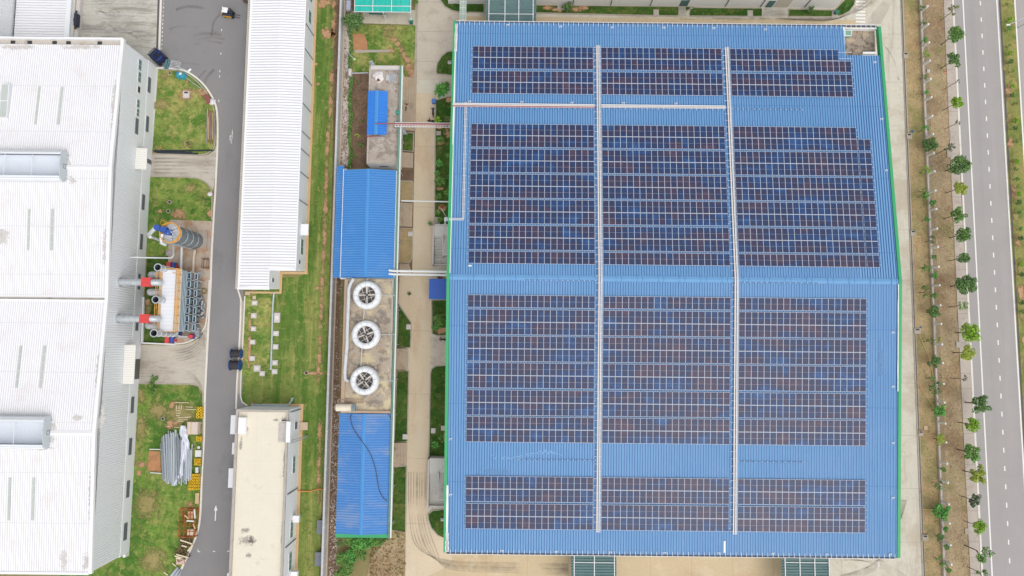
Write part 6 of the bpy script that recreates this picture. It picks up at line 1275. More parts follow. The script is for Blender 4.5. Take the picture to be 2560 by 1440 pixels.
c = P(995, 284, ZC); mb = MB(); mb.lathe([(.02, 5.0), (.3, 4.9), (.36, 4.3), (.3, 3.96)], 12, (c.x, c.y), smooth=True); one(mb, 'water_drum', pm('teal_drum', (72, 156, 140), .06, 1, 4, rough=.5), 'small teal drum on the edge of the concrete roof', 'drum')
caged = P(925, 158, 0); t = caged_ladder('caged_ladder', P(932, 166, 0)+Vector((0, .3, 0)), P(926, 152, 5.0), 'grey caged ladder at the top left corner of the concrete building', M_gal)
# drum of thin service lines along the plot
pole('pipe', P(876, 183, 1.2), P(921, 182, 1.2), .1, M_gal, 'pale green pipe from the gravel strip to the concrete building', None, cat='pipe')
boxes(872, 172, 878, 188, 1.2, 'pale post block at the end of the green pipe', M_slab, 'post', 'post')
c = P(888, 151, 2.5); t = thing('yard_lamp', 'small pale green globe lamp on the lawn edge by the gravel', 'lamp', P(876, 146, 0)); bb = P(876, 146, 0); mb = MB(); mb.tube([bb, bb+Vector((0, 0, 3)), Vector((c.x, c.y, 3.0))], .06, 6); mb.build('pole', M_gal, t); mb = MB(); mb.lathe([(.02, 2.8), (.2, 2.9), (.26, 3.05), (.2, 3.2), (.02, 3.3)], 10, (c.x, c.y), smooth=True); mb.build('globe', pm('globe_green', (196, 226, 150), .03, 1, 4, rough=.4), t)
# pump house with lean-to, tower block, lower shed
t = gable('pump_house', 'wide blue gabled shed above the three cooling fans', -29.2, -20.2, -24.86, 11.25, 29.85, 4.8, 5.6, M_s1, 0)
mb = MB(); mb.box(-29.0, 11.5, 0, -20.5, 29.6, 4.7); mb.build('wall', M_plinth, t)
mb = MB(); mb.corr(11.3, 30.7, -30.65, 4.0, -29.25, 4.45, .42, .05, .05, .13, swap=True, th=.04); mb.build('lean_to_roof', M_s1, t)
mb = MB(); mb.box(-30.5, 11.6, 0, -29.0, 30.3, 3.9); mb.build('lean_to_wall', M_plinth, t); mb = MB(); mb.box(-29.32, 11.3, 4.5, -29.2, 30.0, 4.78); mb.build('lean_to_gutter', M_frame, t)
mb = MB(); mb.box(-29.25, 11.0, 4.5, -20.2, 11.22, 4.62); mb.box(-20.22, 11.3, 4.55, -20.1, 29.8, 4.75); mb.build('gutter', M_frame, t)
tb = thing('cooling_tower', 'stained concrete cooling tower block carrying three white fan rings', 'cooling tower', (-24.2, 0, 0))
M_deck = pm('stained_deck', (186, 172, 154), .1, .35, 3, fine=.06, stains=[((128, 120, 114), .7, .47, .6, .8), ((218, 204, 164), .3, .5, .62, .85), ((176, 148, 124), .8, .52, .66, .7)], rough=.95)
mb = MB(); mb.box(-28.35, -11.1, 0, -20.1, 11.0, 4.9); mb.build('wall', M_conroof, tb); mb = MB(); mb.box(-28.35, -11.1, 4.9, -20.1, 11.0, 5.0); mb.build('deck', M_deck, tb)
mb = MB(); mb.box(-28.35, -10.9, 5.0, -27.75, 10.9, 5.35); mb.box(-28.35, -11.35, 4.9, -20.1, -10.95, 5.3); mb.build('parapet', pm('brown_parapet', (190, 168, 148), .08, .4, 3, stains=[((196, 150, 120), .5, .5, .7, .6)], rough=.95), tb)
mb = MB(); mb.box(-20.4, -6, 5.0, -20.12, 10.9, 5.05); mb.build('edge_joint', M_cap, tb)
pipe('water_main', [P(884, 697, 5.6), P(876, 710, 5.6), P(872, 722, 5.6), P(870, 780, 5.6), P(867, 870, 5.6), P(862, 930, 5.5), P(864, 950, 5.4), P(872, 953, 5.4)], .3, pm('pale_pipe', (216, 218, 220), .05, .5, 3, stains=[((180, 176, 172), .8, .5, .7, .6)], rough=.5), 'thick pale water main running along the fan deck', 'pipe')
def fan_proto():
    t = thing('cooling_fan', 'white cooling fan ring', 'cooling fan', (0, 0, 0), 'cooling fans on the tower deck', world=False)
    M_frp = pm('white_fibreglass', (240, 242, 244), .03, .6, 3, stains=[((214, 214, 212), .8, .55, .75, .5)], rough=.5, spec=.4)
    mb = MB(); mb.lathe([(2.1, 0), (2.35, .1), (2.42, .5), (2.36, 1.0), (2.2, 1.35), (1.95, 1.52), (1.55, 1.45), (1.42, 1.2), (1.42, .4)], 48, smooth=True); mb.build('shroud', M_frp, t)
    mb = MB()
    for k in range(12):
        a = 2*math.pi*k/12+.1; mb.M = Matrix.Rotation(a, 4, 'Z'); mb.bar((1.5, 0, 1.49), (1.95, 0, 1.55), .05, .04); mb.bar((1.95, 0, 1.55), (2.36, 0, 1.03), .05, .04)
    mb.M = None; mb.build('shroud_seam', pm('seam_grey', (196, 202, 204), .03, 1, 4, rough=.6), t)
    mb = MB(); mb.disc((0, 0, .42), 1.42, 32); mb.build('fan_well', pm('well_dark', (72, 66, 66), .05, 1, 4, rough=.9), t)
    mb = MB()
    for k in range(-7, 8):
        h = math.sqrt(max(.01, 1.4**2-(k*.19)**2)); mb.bar((k*.19, -h, .6), (k*.19, h, .6), .035); mb.bar((-h, k*.19, .62), (h, k*.19, .62), .035)
    mb.M = Matrix.Rotation(.24, 4, 'Z')
    mb.M = None; mb.build('guard_mesh', pm('mesh_grey', (150, 144, 138), .05, 1, 4, rough=.7), t)
    mb = MB(); mb.M = Matrix.Rotation(.3, 4, 'Z')
    for k in (-.55, .55): h = 1.28; mb.bar((k, -h, .8), (k, h, .8), .07); mb.bar((-h, k, .84), (h, k, .84), .07)
    mb.M = None; mb.build('support_bar', M_slab, t)
    M_bl = pm('fan_blade_beige', (208, 202, 190), .04, 1, 4, rough=.6)
    for k in range(4):
        mb = MB(); mb.M = Matrix.Rotation(math.pi/2*k+.05, 4, 'Z'); mb.add([(.1, -.09, .98), (1.38, -.16, .96), (1.38, .16, 1.06), (.1, .09, 1.02), (.1, -.09, .94), (1.38, -.16, .92), (1.38, .16, 1.02), (.1, .09, .98)], [(0,1,2,3),(4,7,6,5),(0,4,5,1),(1,5,6,2),(2,6,7,3),(3,7,4,0)]); mb.build('blade', M_bl, t)
    mb = MB(); mb.lathe([(.2, .85), (.2, 1.1), (.02, 1.14)], 14); mb.build('hub', M_louv, t)
    mb = MB()
    for k in range(7):
        a = -.9+k*.42; mb.M = Matrix.Rotation(a, 4, 'Z'); mb.box(2.5, -.22, 0, 2.95, .22, .14)
    mb.M = None; mb.build('anchor_pad', M_conroof, t)
    return t
fp = fan_proto()
for i, (u, v, l) in enumerate(((916, 737, 'white cooling fan ring nearest the wide blue shed, topmost of three'), (913, 836.5, 'white cooling fan ring in the middle of the three'), (909.5, 952, 'white cooling fan ring nearest the horizontal tank, lowest of three'))):
    o = fp if i == 0 else copy_tree(fp); p = P(u, v, 6.4); o.location = (p.x, p.y, 5.0); o.rotation_euler = (0, 0, i*.28); o['label'] = l
for (u0, v0, u1, v1, l) in ((918, 697, 917, 702, 'top'), (911, 770, 908, 802, 'middle'), (905, 870, 902, 915, 'lower')): pole('cable', P(u0, v0, 5.6), P(u1, v1, 5.6), .05, M_wpipe, l+' stretch of thin white line between the cooling fans', 'white lines between the fans', cat='cable')
for (v, l) in ((738, 'topmost'), (836, 'middle'), (952, 'lowest')): pole('drive_shaft', P(953, v, 5.5), P(987, v+.5, 5.5), .06, M_gal, l+' thin drive shaft from a fan ring to the green wall', 'drive shafts on the fan deck', cat='shaft')
a = P(841, 1019, 5.6); b = P(879, 1019, 5.6); t = thing('water_tank', 'cream horizontal cylinder tank at the lower corner of the fan deck', 'tank', ((a.x+b.x)/2, a.y, 5.0)); mb = MB(); mb.tube([a, b], .62, 20); mb.build('shell', pm('cream_tank', (236, 226, 204), .04, .5, 3, stains=[((204, 188, 160), .8, .5, .7, .5)], rough=.5), t); mb = MB(); mb.box(a.x+.4, a.y-.5, 4.9, a.x+.6, a.y+.5, 5.3); mb.box(b.x-.6, a.y-.5, 4.9, b.x-.4, a.y+.5, 5.3); mb.build('saddle', M_gal, t)
c = P(884, 1018, 5.3); mb = MB(); mb.box(c.x-.25, c.y-.6, 5.0, c.x+.3, c.y+.5, 5.6); mb.bar((c.x-.2, c.y, 5.7), (c.x+1.0, c.y+.3, 5.6), .1); mb.bar((c.x+.1, c.y-.7, 5.6), (c.x+.1, c.y+.8, 5.6), .08); one(mb, 'pump_set', pm('teal_grey_pump', (132, 150, 156), .08, 1, 4, rough=.5), 'teal grey pump with pipes at the end of the cream tank', 'pump')
mb = MB(); a, b = P(844, 1003, 5.3), P(909, 1003, 5.3)
for s in (-.28, .28): mb.bar(a+Vector((0, s, 0)), b+Vector((0, s, 0)), .1)
for i in range(12): c = a+(b-a)*(i+.5)/12; mb.bar(c+Vector((0, -.28, 0)), c+Vector((0, .28, 0)), .07)
one(mb, 'ladder', pm('rusty_ladder', (176, 146, 128), .08, 1, 4, rough=.8), 'rusty ladder lying across the fan deck above the cream tank', 'ladder')
t = gable('blue_shed', 'long blue gabled shed with faded sheets and a loose black cable below the tank', -28.75, -20.1, -24.46, -31.1, -11.5, 4.4, 5.1, M_s2, 0)
mb = MB(); mb.box(-28.5, -30.8, 0, -20.4, -11.6, 4.3); mb.build('wall', M_plinth, t); mb = MB(); mb.box(-28.8, -31.75, 4.1, -20.0, -31.15, 4.35); mb.build('green_fascia', M_green, t)
z = 5.2; pts = [(884, 1028), (877, 1040), (877, 1050), (881, 1066), (893, 1087), (907, 1106), (922, 1128), (932, 1150), (940, 1178), (944, 1205), (948, 1225), (955, 1240), (963, 1250), (968, 1253)]
def shed_z(p): return 5.1-.7*abs(p.x+24.46)/4.3+.12
mb = MB(); q = []
for (u, v) in smooth_poly(pts, 4):
    zz = 4.9
    for _ in range(3): p = P(u, v, zz); zz = shed_z(p)
    q.append(P(u, v, max(zz, 4.45)))
mb.tube(q, .06, 5); one(mb, 'black_cable', M_gdark, 'loose black cable snaking over the faded blue shed roof', 'cable')
mb = MB(); q = []
for (u, v) in smooth_poly([(965, 1030), (975, 1042), (979, 1060), (977, 1090), (975, 1120)], 4):
    zz = 4.6
    for _ in range(3): p = P(u, v, zz); zz = shed_z(p)
    q.append(P(u, v, max(zz, 4.5)))
mb.tube(q, .045, 5); one(mb, 'black_cable', M_gdark, 'short black cable along the right edge of the faded blue shed', 'cable')
# long screen wall with a white capping east of the plot buildings
t = thing('pipe_rack', 'long thin pipe rack of sage trunking and white pipe running down beside the lane', 'pipe rack', (-19.7, 8, 0)); mb = MB(); mb.box(-20.06, -31.6, 4.4, -19.72, 48.4, 4.75); mb.build('trunking', pm('sage_trunking', (118, 156, 140), .05, .4, 3, stains=[((96, 132, 116), .5, .5, .7, .6)], rough=.7), t)
mb = MB(); mb.box(-19.7, -31.6, 4.7, -19.46, 48.4, 4.94); mb.build('white_pipe', pm('pale_capping', (230, 234, 226), .03, .4, 3, rough=.6), t)
for k, y in enumerate(range(-30, 48, 6)): m_ = MB(); m_.box(-19.85, y, 0, -19.73, y+.12, 4.4); m_.build('post', M_gal, t)
# pipe bridges over the lane
yb_ = P(1060, 311, 5.5).y; t = thing('pipe_bridge', 'white ladder like pipe bridge with a red pipe crossing the lane', 'pipe bridge', (-15, yb_, 0)); mb = MB()
for s in (-.42, .3): mb.bar((-20.5, yb_+s, 5.4), (-10.2, yb_+s, 5.4), .1)
x = -20.4
while x < -10.3: mb.box(x-.05, yb_-.42, 5.36, x+.05, yb_-.05, 5.42); x += .48
mb.build('frame', M_frame, t); mb = MB(); mb.tube([(-24.0, yb_+.1, 5.3), (-20.5, yb_+.1, 5.5), (-10.2, yb_+.1, 5.5)], .09, 8); mb.build('red_pipe', M_red, t); mb = MB(); mb.tube([(-20.5, yb_-.1, 5.5), (-10.2, yb_-.1, 5.5)], .08, 8); mb.build('pale_pipe', M_pink, t)
for y, r, l in ((P(1060, 678, 5).y, .21, 'upper'), (P(1060, 686.5, 5).y, .18, 'lower')): pipe('pipe', [(-21, y+.1, 5), (-20.2, y, 5), (-10.1, y-.05, 5)], r, M_wpipe, l+' of two thick white pipes crossing the lane beside the blue awning', seg=12)
pipe('pipe', [P(1003, 502, 4.2), P(1062, 503, 4.2), P(1126, 504.5, 4.2)], .12, M_wpipe, 'single thin white pipe crossing the lane above the planting bed')
c = P(1009, 322, 2); mb = MB(); a, b = P(1003, 317, 3.6), P(1014, 336, .1)
for s in (-.3, .3): mb.bar(a+Vector((s, 0, 0)), b+Vector((s, 0, 0)), .09)
for i in range(9): p = a+(b-a)*(i+.5)/9; mb.bar(p-Vector((.3, 0, 0)), p+Vector((.3, 0, 0)), .12, .05)
one(mb, 'ladder_stair', M_gal, 'steep grey ladder stair under the white pipe bridge', 'stair')
# steps between plinth and lane
M_step = pm('step_concrete', (190, 172, 150), .1, .5, 3, fine=.08, stains=[((140, 126, 112), .6, .5, .7, .6), ((206, 166, 124), .4, .52, .72, .7)], rough=.95)
def steps(u0, u1, v0, v1, label, n=4):
    t = thing('steps', label, 'steps', P((u0+u1)/2, (v0+v1)/2, 0)); mb = MB()
    for i in range(n):
        a, b = P(u0+(u1-u0)*i/n, v0, 0), P(u0+(u1-u0)*(i+1)/n, v1, 0); h = .17*(n-i)
        mb.box(a.x, b.y, 0, b.x-.03, a.y, h)
    mb.build('treads', M_step, t)
steps(1008, 1039, 196, 328, 'long flight of worn brown steps along the lane by the concrete building', 5); steps(1004, 1033, 383, 420, 'short worn steps below the small lawn by the concrete building'); steps(1001, 1031, 508, 567, 'grey steps beside the wide blue shed'); steps(992, 1020, 871, 924, 'worn steps beside the middle of the fan deck'); steps(986, 1017, 1106, 1165, 'orange stained steps beside the faded blue shed'); steps(1000, 1024, 660, 674, 'short grey steps just above the two thick white pipes')
# white exterior stairs at the west gable of the factory
M_wcon = pm('white_concrete', (216, 214, 206), .05, .4, 3, stains=[((170, 164, 156), .5, .52, .72, .6)], rough=.9)
def ext_stair(u0, v0, u1, v1, label, seed):
    a, b = P(u0, v0, 1.0), P(u1, v1, 1.0); x0, x1, y1, y0 = a.x, -10.35, a.y, b.y; t = thing('stair_block', label, 'exterior stair', ((x0+x1)/2, (y0+y1)/2, 0)); L = y1-y0
    mb = MB(); mb.box(x0+.2, y0+.2, 0, x1, y1-.2, .25); ys = y0+L*.2; ye = y0+L*.72; n = 14
    for i in range(n): ya = ye-(ye-ys)*i/n; yb2 = ye-(ye-ys)*(i+1)/n; mb.box(x0+.25, yb2+.05, .2, x0+1.7, ya, 1.9-.1*i)
    for i in range(n): ya = ye-(ye-ys)*i/n; yb2 = ye-(ye-ys)*(i+1)/n; mb.box(x0+2.0, yb2+.05, .2, x1, ya, 1.9+.12*i)
    mb.box(x0+.25, ye+.01, .2, x1, y1-.25, 1.92); mb.build('treads', M_wcon, t)
    mb = MB(); mb.box(x0, y0, 0, x0+.22, y1, 2.1); mb.box(x0+1.72, ys, 0, x0+1.95, ye, 2.4); mb.box(x0, y1-.22, 0, x1, y1, 2.1); mb.box(x0, y0, 0, x1, y0+.2, .9); mb.build('parapet', M_slab, t)
ext_stair(1084, 563, 1128, 663, 'upper of two white exterior stairs against the green gable trim', 1); ext_stair(1072, 1143, 1116, 1268, 'lower of two white exterior stairs against the green gable trim', 2)
a, b = P(1074, 697, 3.2), P(1122, 747, 3.2); t = thing('awning', 'flat blue awning over the lane side entrance of the factory', 'awning', ((a.x-10)/2, (a.y+b.y)/2, 0)); mb = MB(); mb.corr(a.x, -10.3, a.y, 3.2, b.y, 3.15, .3, .03, .04, .1, th=.06); mb.build('roof_sheet', pm('awning_blue', (58, 104, 196), .04, .4, 3, rough=.4, spec=.4), t)
mb = MB(); mb.box(a.x-.05, b.y-.08, 3.05, -10.3, b.y, 3.2); mb.box(a.x-.08, b.y, 3.05, a.x, a.y, 3.22); mb.build('edge_trim', M_bridge, t)
for y in (a.y-.2, b.y+.2): m_ = MB(); m_.box(a.x+.1, y-.06, 0, a.x+.2, y+.06, 3.1); m_.build('post', M_frame, t)
# small boxes in the lawns
for (u0, v0, u1, v1, l) in ((1020, 579, 1031, 590, 'pale inspection box at the corner of the sparse lawn by the lane'), (1016, 811, 1027, 823, 'pale inspection box at the edge of the triangular lawn'), (1007, 1086, 1019, 1098, 'grey inspection box at the lower end of the long lawn'), (1078, 1071, 1088, 1083, 'dark framed grey inspection box in the bed above the lower stair, near the lane'), (1103, 1065, 1113, 1076, 'grey inspection box in the bed above the lower stair, near the gable'), (1120, 151, 1128, 159, 'pale inspection box on the half round lawn by the green trim'), (1102, 1296, 1109, 1303, 'small inspection box on the rounded lawn below the lower stair')): pit(u0, v0, u1, v1, .3, l, u0 in (1120, 1102))
for (u0, v0, u1, v1, l) in ((2259, 130, 2271, 145, 'dark drain box with spilled dirt at the right kerb, topmost'), (2267, 333, 2280, 347, 'dark drain box at the right kerb beside a scrap of blue cloth, second'), (2277, 575, 2290, 589, 'pale brown drain box at the right kerb, third from the top'), (2286, 821, 2302, 834, 'drain box at the right kerb where the yellow rope starts'), (2297, 1077, 2309, 1090, 'square grey drain box at the right kerb beside a loose slab'), (2306, 1337, 2321, 1352, 'lowest drain box at the right kerb'), (2376, 380+15, 2392, 376+18, 'x')):
    if l != 'x': pit(u0, v0, u1, v1, .3, l, True, M_kerbg, 'drain boxes along the right kerb')
for (u0, v0, u1, v1, l, m) in ((2311, 1065, 2319, 1074, 'tan loose slab beside the fifth drain box', MATS['tan_slab']), (2376, 327, 2392, 352, 'long grey manhole slab in the pavement above the drain grate', M_cap), (2368, 374, 2380, 393, 'square manhole frame at the pavement edge below a sparse tree', M_kerbg), (2391, 854, 2419, 869, 'wide grey manhole slab across the pavement', M_cap), (2413, 1321, 2423, 1336, 'square manhole frame at the lower pavement edge', M_kerbg), (1000+394, 10, 1412, 24, 'grey slab on the lawn of the white hall, left one', M_cap), (1634, 24, 1647, 38, 'grey slab on the lawn of the white hall, middle one', M_cap), (1869, 26, 1882, 40, 'grey slab on the lawn of the white hall, right one', M_cap), (2080, 28, 2094, 43, 'grey slab with a small green bin at the corner lawn', M_cap), (1134, 2, 1143, 10, 'dark slab on the lawn at the top edge of the forecourt', M_drain), (1091, 328, 1102, 338, 'grey slab in the planting bed below the pipe bridge', M_cap), (1088, 543, 1099, 560, 'grey slab in the planting bed above the upper stair', M_cap)): boxes(u0, v0, u1, v1, .16, l, m, 'slab', 'slab')
c = P(2091, 31, .5); mb = MB(); mb.lathe([(.3, 0), (.38, .8), (.4, .85), (.02, .95)], 10, (c.x, c.y)); one(mb, 'litter_bin', MATS['bin_green'], 'small green litter bin on the grey slab of the corner lawn', 'bin')
heap('cloth', 2280, 328, 5, 4, .25, pm('blue_cloth', (92, 130, 160), .08, 2, 5, rough=.8), 'scrap of blue cloth beside the second drain box at the right kerb', 'cloth', 3); heap('cloth', 2302, 818, 3, 2.5, .2, pm('blue_cloth_bright', (84, 140, 200), .08, 2, 5, rough=.8), 'tiny bright blue cloth beside the rope at the right kerb', 'cloth', 4)
heap('rubble_pile', 2362, 180, 4, 4, .3, pm('orange_rubble', (226, 150, 112), .08, 2, 5, rough=.8), 'small orange lump on the dry verge by the pavement', 'lump', 5); boxes(2318, 174, 2324, 180, .3, 'small white block beside the concrete fence', MATS['white_box'], 'block', 'block')
pipe('rope', [P(2299, 838, .3), P(2312, 870, .12), P(2324, 900, .2), P(2330, 925, .2), P(2334, 945, .25)], .05, pm('yellow_rope', (220, 190, 128), .05, 1, 4, rough=.8), 'thin yellow rope slanting from the fourth drain box to the fence', 'rope'); pipe('rope', [P(2290, 952, .12), P(2312, 985, .2), P(2333, 1016, .2)], .05, MATS['yellow_rope'], 'second thin yellow rope slanting to a bright shrub at the fence', 'rope'); pipe('rope', [P(2306, 1272, .15), P(2340, 1275, .3)], .05, MATS['yellow_rope'], 'short level yellow rope at the lower fence', 'rope')
# parked two wheelers
M_tyre = MATS['tyre_black']
def motorbike(u, v, rot, label, body):
    c = P(u, v, .3); t = thing('motorbike', label, 'motorbike', (c.x, c.y, 0), 'parked motorbikes', world=False, rz=rot)
    for x in (-.62, .62): mb = MB(); mb.tube([(x, -.06, .3), (x, .06, .3)], .3, 14); mb.build('wheel', M_tyre, t)
    mb = MB(); mb.tube([(.55, 0, .95), (.42, 0, .6), (.1, 0, .42), (-.3, 0, .45), (-.6, 0, .7)], .15, 8, radii=[.1, .15, .14, .2, .12]); mb.box(.38, -.2, .45, .5, .2, .9); mb.build('body', body, t)
    mb = MB(); mb.box(-.7, -.13, .74, .05, .13, .84); mb.build('seat', M_tyre, t); mb = MB(); mb.bar((.5, -.36, 1.02), (.5, .36, 1.02), .06); mb.bar((.62, 0, .3), (.5, 0, 1.02), .08); mb.bar((.52, -.36, 1.02), (.6, -.36, 1.15), .1, .03); mb.bar((.52, .36, 1.02), (.6, .36, 1.15), .1, .03); mb.build('handlebar', M_gdark, t); return t
motorbike(1083, 281, math.radians(92), 'blue and black motorbike parked at the lane edge below the blue bin', pm('bike_blue', (60, 72, 116), .05, 2, 4, rough=.4)); motorbike(1081, 304, math.radians(170), 'dark motorbike parked at the lane edge by the pipe bridge', pm('bike_dark', (74, 56, 50), .05, 2, 4, rough=.4)); motorbike(1110, 849, math.radians(175), 'dark red motorbike tucked under the gable by the paved gap', pm('bike_red', (110, 60, 64), .05, 2, 4, rough=.4)); motorbike(1016, 270, math.radians(80), 'black and orange motorbike on the long brown steps', pm('bike_orange', (170, 84, 60), .05, 2, 4, rough=.4))
c = P(1084, 252, .9); t = thing('wheelie_bin', 'blue wheeled bin at the lane edge under the palm shrub', 'bin', (c.x, c.y, 0)); mb = MB(); mb.box(c.x-.3, c.y-.35, .05, c.x+.3, c.y+.3, .9); mb.build('body', pm('bin_blue', (78, 116, 190), .05, 1, 4, rough=.5), t); mb = MB(); mb.box(c.x-.34, c.y-.4, .9, c.x+.34, c.y+.34, .98); mb.build('lid', pm('bin_blue_lid', (92, 132, 204), .05, 1, 4, rough=.5), t); mb = MB(); mb.tube([(c.x-.3, c.y+.35, .12), (c.x+.3, c.y+.35, .12)], .12, 10); mb.build('wheel', M_tyre, t)
# ------------------------------------------------------------------ trees, shrubs and the right hand fence
def leaf_mat(name, rgb, dark, light):
    return pm(name, rgb, .3, 1.1, 6, fine=.3, rnd=.10, stains=[(dark, 2.2, .46, .56, .85), (light, 3.4, .5, .6, .85)], rough=.7, spec=.2)
LM = {'dark': leaf_mat('leaf_dark', (94, 126, 70), (62, 96, 56), (130, 162, 90)), 'mid': leaf_mat('leaf_mid', (106, 148, 72), (70, 114, 56), (148, 184, 94)), 'bright': leaf_mat('leaf_bright', (136, 178, 54), (92, 142, 40), (182, 212, 78)),
      'yellow': leaf_mat('leaf_yellow', (162, 178, 72), (112, 140, 54), (206, 212, 104)), 'grey': leaf_mat('leaf_grey', (92, 108, 82), (66, 82, 64), (130, 142, 112)), 'lush': leaf_mat('leaf_lush', (92, 156, 70), (54, 114, 52), (138, 196, 100)), 'olive': leaf_mat('leaf_olive', (116, 130, 72), (80, 98, 52), (150, 156, 98)), 'rust': leaf_mat('leaf_rust', (150, 98, 66), (112, 74, 52), (186, 128, 90))}
M_bark = pm('bark', (124, 108, 94), .12, 1, 5, rough=.95)
def crown_mesh(seed, clumps, per, leaf, flat=.75, gap=.0):
    """unit crown: leaf blades gathered in clumps through a rounded volume"""
    r = random.Random(seed); mb = MB()
    cs_ = []
    for _ in range(clumps):
        a = r.uniform(0, 2*math.pi); q = r.random()**.5*.72; z = r.uniform(-.5, .62)*flat; cs_.append(Vector((q*math.cos(a), q*math.sin(a), z)))
    for c in cs_:
        rad = r.uniform(.2, .4)
        for _ in range(per):
            d = Vector((r.gauss(0, 1), r.gauss(0, 1), r.gauss(0, 1)*.8)).normalized(); p = c+d*rad*(.55+.5*r.random())
            n = (d+Vector((0, 0, .7))+Vector((r.uniform(-.5, .5), r.uniform(-.5, .5), 0))).normalized(); t = n.cross(Vector((r.uniform(-1, 1), r.uniform(-1, 1), r.uniform(-1, 1)))).normalized(); s = n.cross(t); L = leaf*r.uniform(.7, 1.3); W = L*.5
            mb.add([p-t*L, p+s*W, p+t*L-n*.15*L, p-s*W], [(0, 1, 2, 3)])
    return mb
CM = {}
def crown_data(kind, i):
    k = (kind, i)
    if k not in CM:
        a = {'full': (16, 60, .12), 'dense': (26, 60, .10), 'sparse': (7, 26, .13), 'thin': (4, 12, .16), 'bush': (14, 55, .13)}[kind]
        mb = crown_mesh(100+i*7+len(kind), a[0], a[1], a[2]); o = mb.build('crown', LM['mid']); CM[k] = o.data; bpy.data.objects.remove(o)
    return CM[k]
def tree(name, u, v, rpx, zc, kind, colr, label, group, sx=1.0, cat='tree', var=0):
    r = rpx/(F/(H-zc)); c = P(u, v, zc); t = thing(name, label, cat, (c.x, c.y, 0), group, world=False)
    o = bpy.data.objects.new('crown', crown_data(kind, var % 4)); COL.objects.link(o); o.parent = t; o.location = (0, 0, zc); o.scale = (r*sx, r/sx**.3, r*.8); o.rotation_euler = (0, 0, (u*1.7+v*.9) % 6.28)
    o.material_slots[0].link = 'OBJECT'; o.material_slots[0].material = LM[colr]
    mb = MB(); h = zc; q = max(.05, r*.05)
    mb.tube([(0, 0, 0), (.02, .03, h*.5), (0, 0, h*.8)], q, 6, radii=[q*1.2, q, q*.8])
    rr_ = random.Random(int(u+v))
    for k in range(4): a = rr_.uniform(0, 6.28); mb.tube([(0, 0, h*.72), (r*.25*math.cos(a), r*.25*math.sin(a), h*.95), (r*.55*math.cos(a), r*.55*math.sin(a), h*1.0+r*.15)], q*.5, 5, radii=[q*.7, q*.5, q*.2])
    mb.build('trunk', M_bark, t); return t
CW = {'dark': 'dark green', 'mid': 'mid green', 'bright': 'bright lime green', 'yellow': 'yellow green', 'grey': 'greyish', 'lush': 'lush green', 'olive': 'olive', 'rust': 'rusty brown'}
PT = [(2386, 25, 17, 'sparse', 'olive'), (2387, 87, 23, 'dense', 'mid'), (2387, 149, 23, 'full', 'dark'), (2396, 202, 7, 'thin', 'grey'), (2392, 257, 17, 'dense', 'bright'), (2396, 306, 9, 'sparse', 'olive'), (2376, 369, 16, 'sparse', 'grey'), (2399, 413, 31, 'dense', 'dark'), (2400, 470, 21, 'dense', 'yellow'), (2394, 537, 22, 'full', 'mid'), (2410, 586, 22, 'dense', 'mid'), (2409, 645, 17, 'dense', 'dark'), (2413, 711, 29, 'dense', 'dark'), (2407, 764, 17, 'sparse', 'mid'), (2428, 831, 25, 'dense', 'bright'), (2419, 882, 21, 'dense', 'yellow'), (2414, 948, 14, 'thin', 'grey'), (2450, 1010, 26, 'full', 'dark'), (2432, 1062, 20, 'dense', 'bright'), (2430, 1132, 25, 'full', 'mid'), (2446, 1187, 23, 'full', 'yellow'), (2438, 1252, 19, 'full', 'grey'), (2449, 1317, 18, 'dense', 'bright'), (2452, 1381, 28, 'sparse', 'mid'), (2458, 1436, 18, 'sparse', 'mid')]
for i, (u, v, r, k, c) in enumerate(PT):
    tree('street_tree', u, v, r, 3.9, k, c, ('sparse ' if k in ('sparse', 'thin') else '')+CW[c]+' street tree on the pavement, '+ordn(i)+' from the top of the photo', 'street trees on the pavement', 1.0+.15*math.sin(i*2.3), var=i)
# lone shrubs along the fence
FS = [(2307, 20, 10, 'sparse', 'mid'), (2309, 55, 8, 'sparse', 'lush'), (2312, 100, 8, 'bush', 'lush'), (2313, 138, 13, 'sparse', 'bright'), (2312, 190, 10, 'sparse', 'mid'), (2317, 231, 7, 'bush', 'lush'), (2313, 320, 13, 'sparse', 'lush'), (2325, 361, 22, 'full', 'dark'), (2317, 426, 14, 'sparse', 'bright'), (2311, 476, 9, 'sparse', 'mid'), (2313, 487, 12, 'full', 'mid'), (2331, 507, 10, 'bush', 'lush'), (2318, 548, 8, 'full', 'lush'), (2332, 600, 12, 'sparse', 'dark'), (2336, 643, 8, 'bush', 'mid'), (2316, 667, 16, 'sparse', 'mid'), (2337, 688, 9, 'bush', 'lush'), (2315, 730, 18, 'sparse', 'olive'), (2338, 738, 9, 'bush', 'mid'), (2335, 780, 18, 'full', 'dark'), (2327, 853, 12, 'sparse', 'olive'), (2347, 850, 9, 'sparse', 'yellow'), (2336, 906, 18, 'full', 'dark'), (2328, 947, 10, 'sparse', 'mid'), (2343, 967, 20, 'sparse', 'dark'), (2349, 1028, 18, 'full', 'lush'), (2352, 1100, 15, 'full', 'yellow'), (2358, 1173, 8, 'bush', 'mid'), (2350, 1212, 14, 'sparse', 'dark'), (2352, 1280, 24, 'full', 'lush'), (2365, 1322, 8, 'bush', 'lush'), (2350, 1343, 11, 'full', 'dark'), (2368, 1368, 8, 'bush', 'mid'), (2353, 1402, 16, 'sparse', 'mid'), (2371, 1424, 9, 'bush', 'mid')]
for i, (u, v, r, k, c) in enumerate(FS):
    tree('fence_shrub', u, v, r, 1.5 if r < 12 else 2.1, k, c, ('loose ' if k == 'sparse' else '')+CW[c]+' shrub growing along the concrete fence, '+ordn(i)+' from the top', 'shrubs along the concrete fence', 1.1, 'shrub', i)
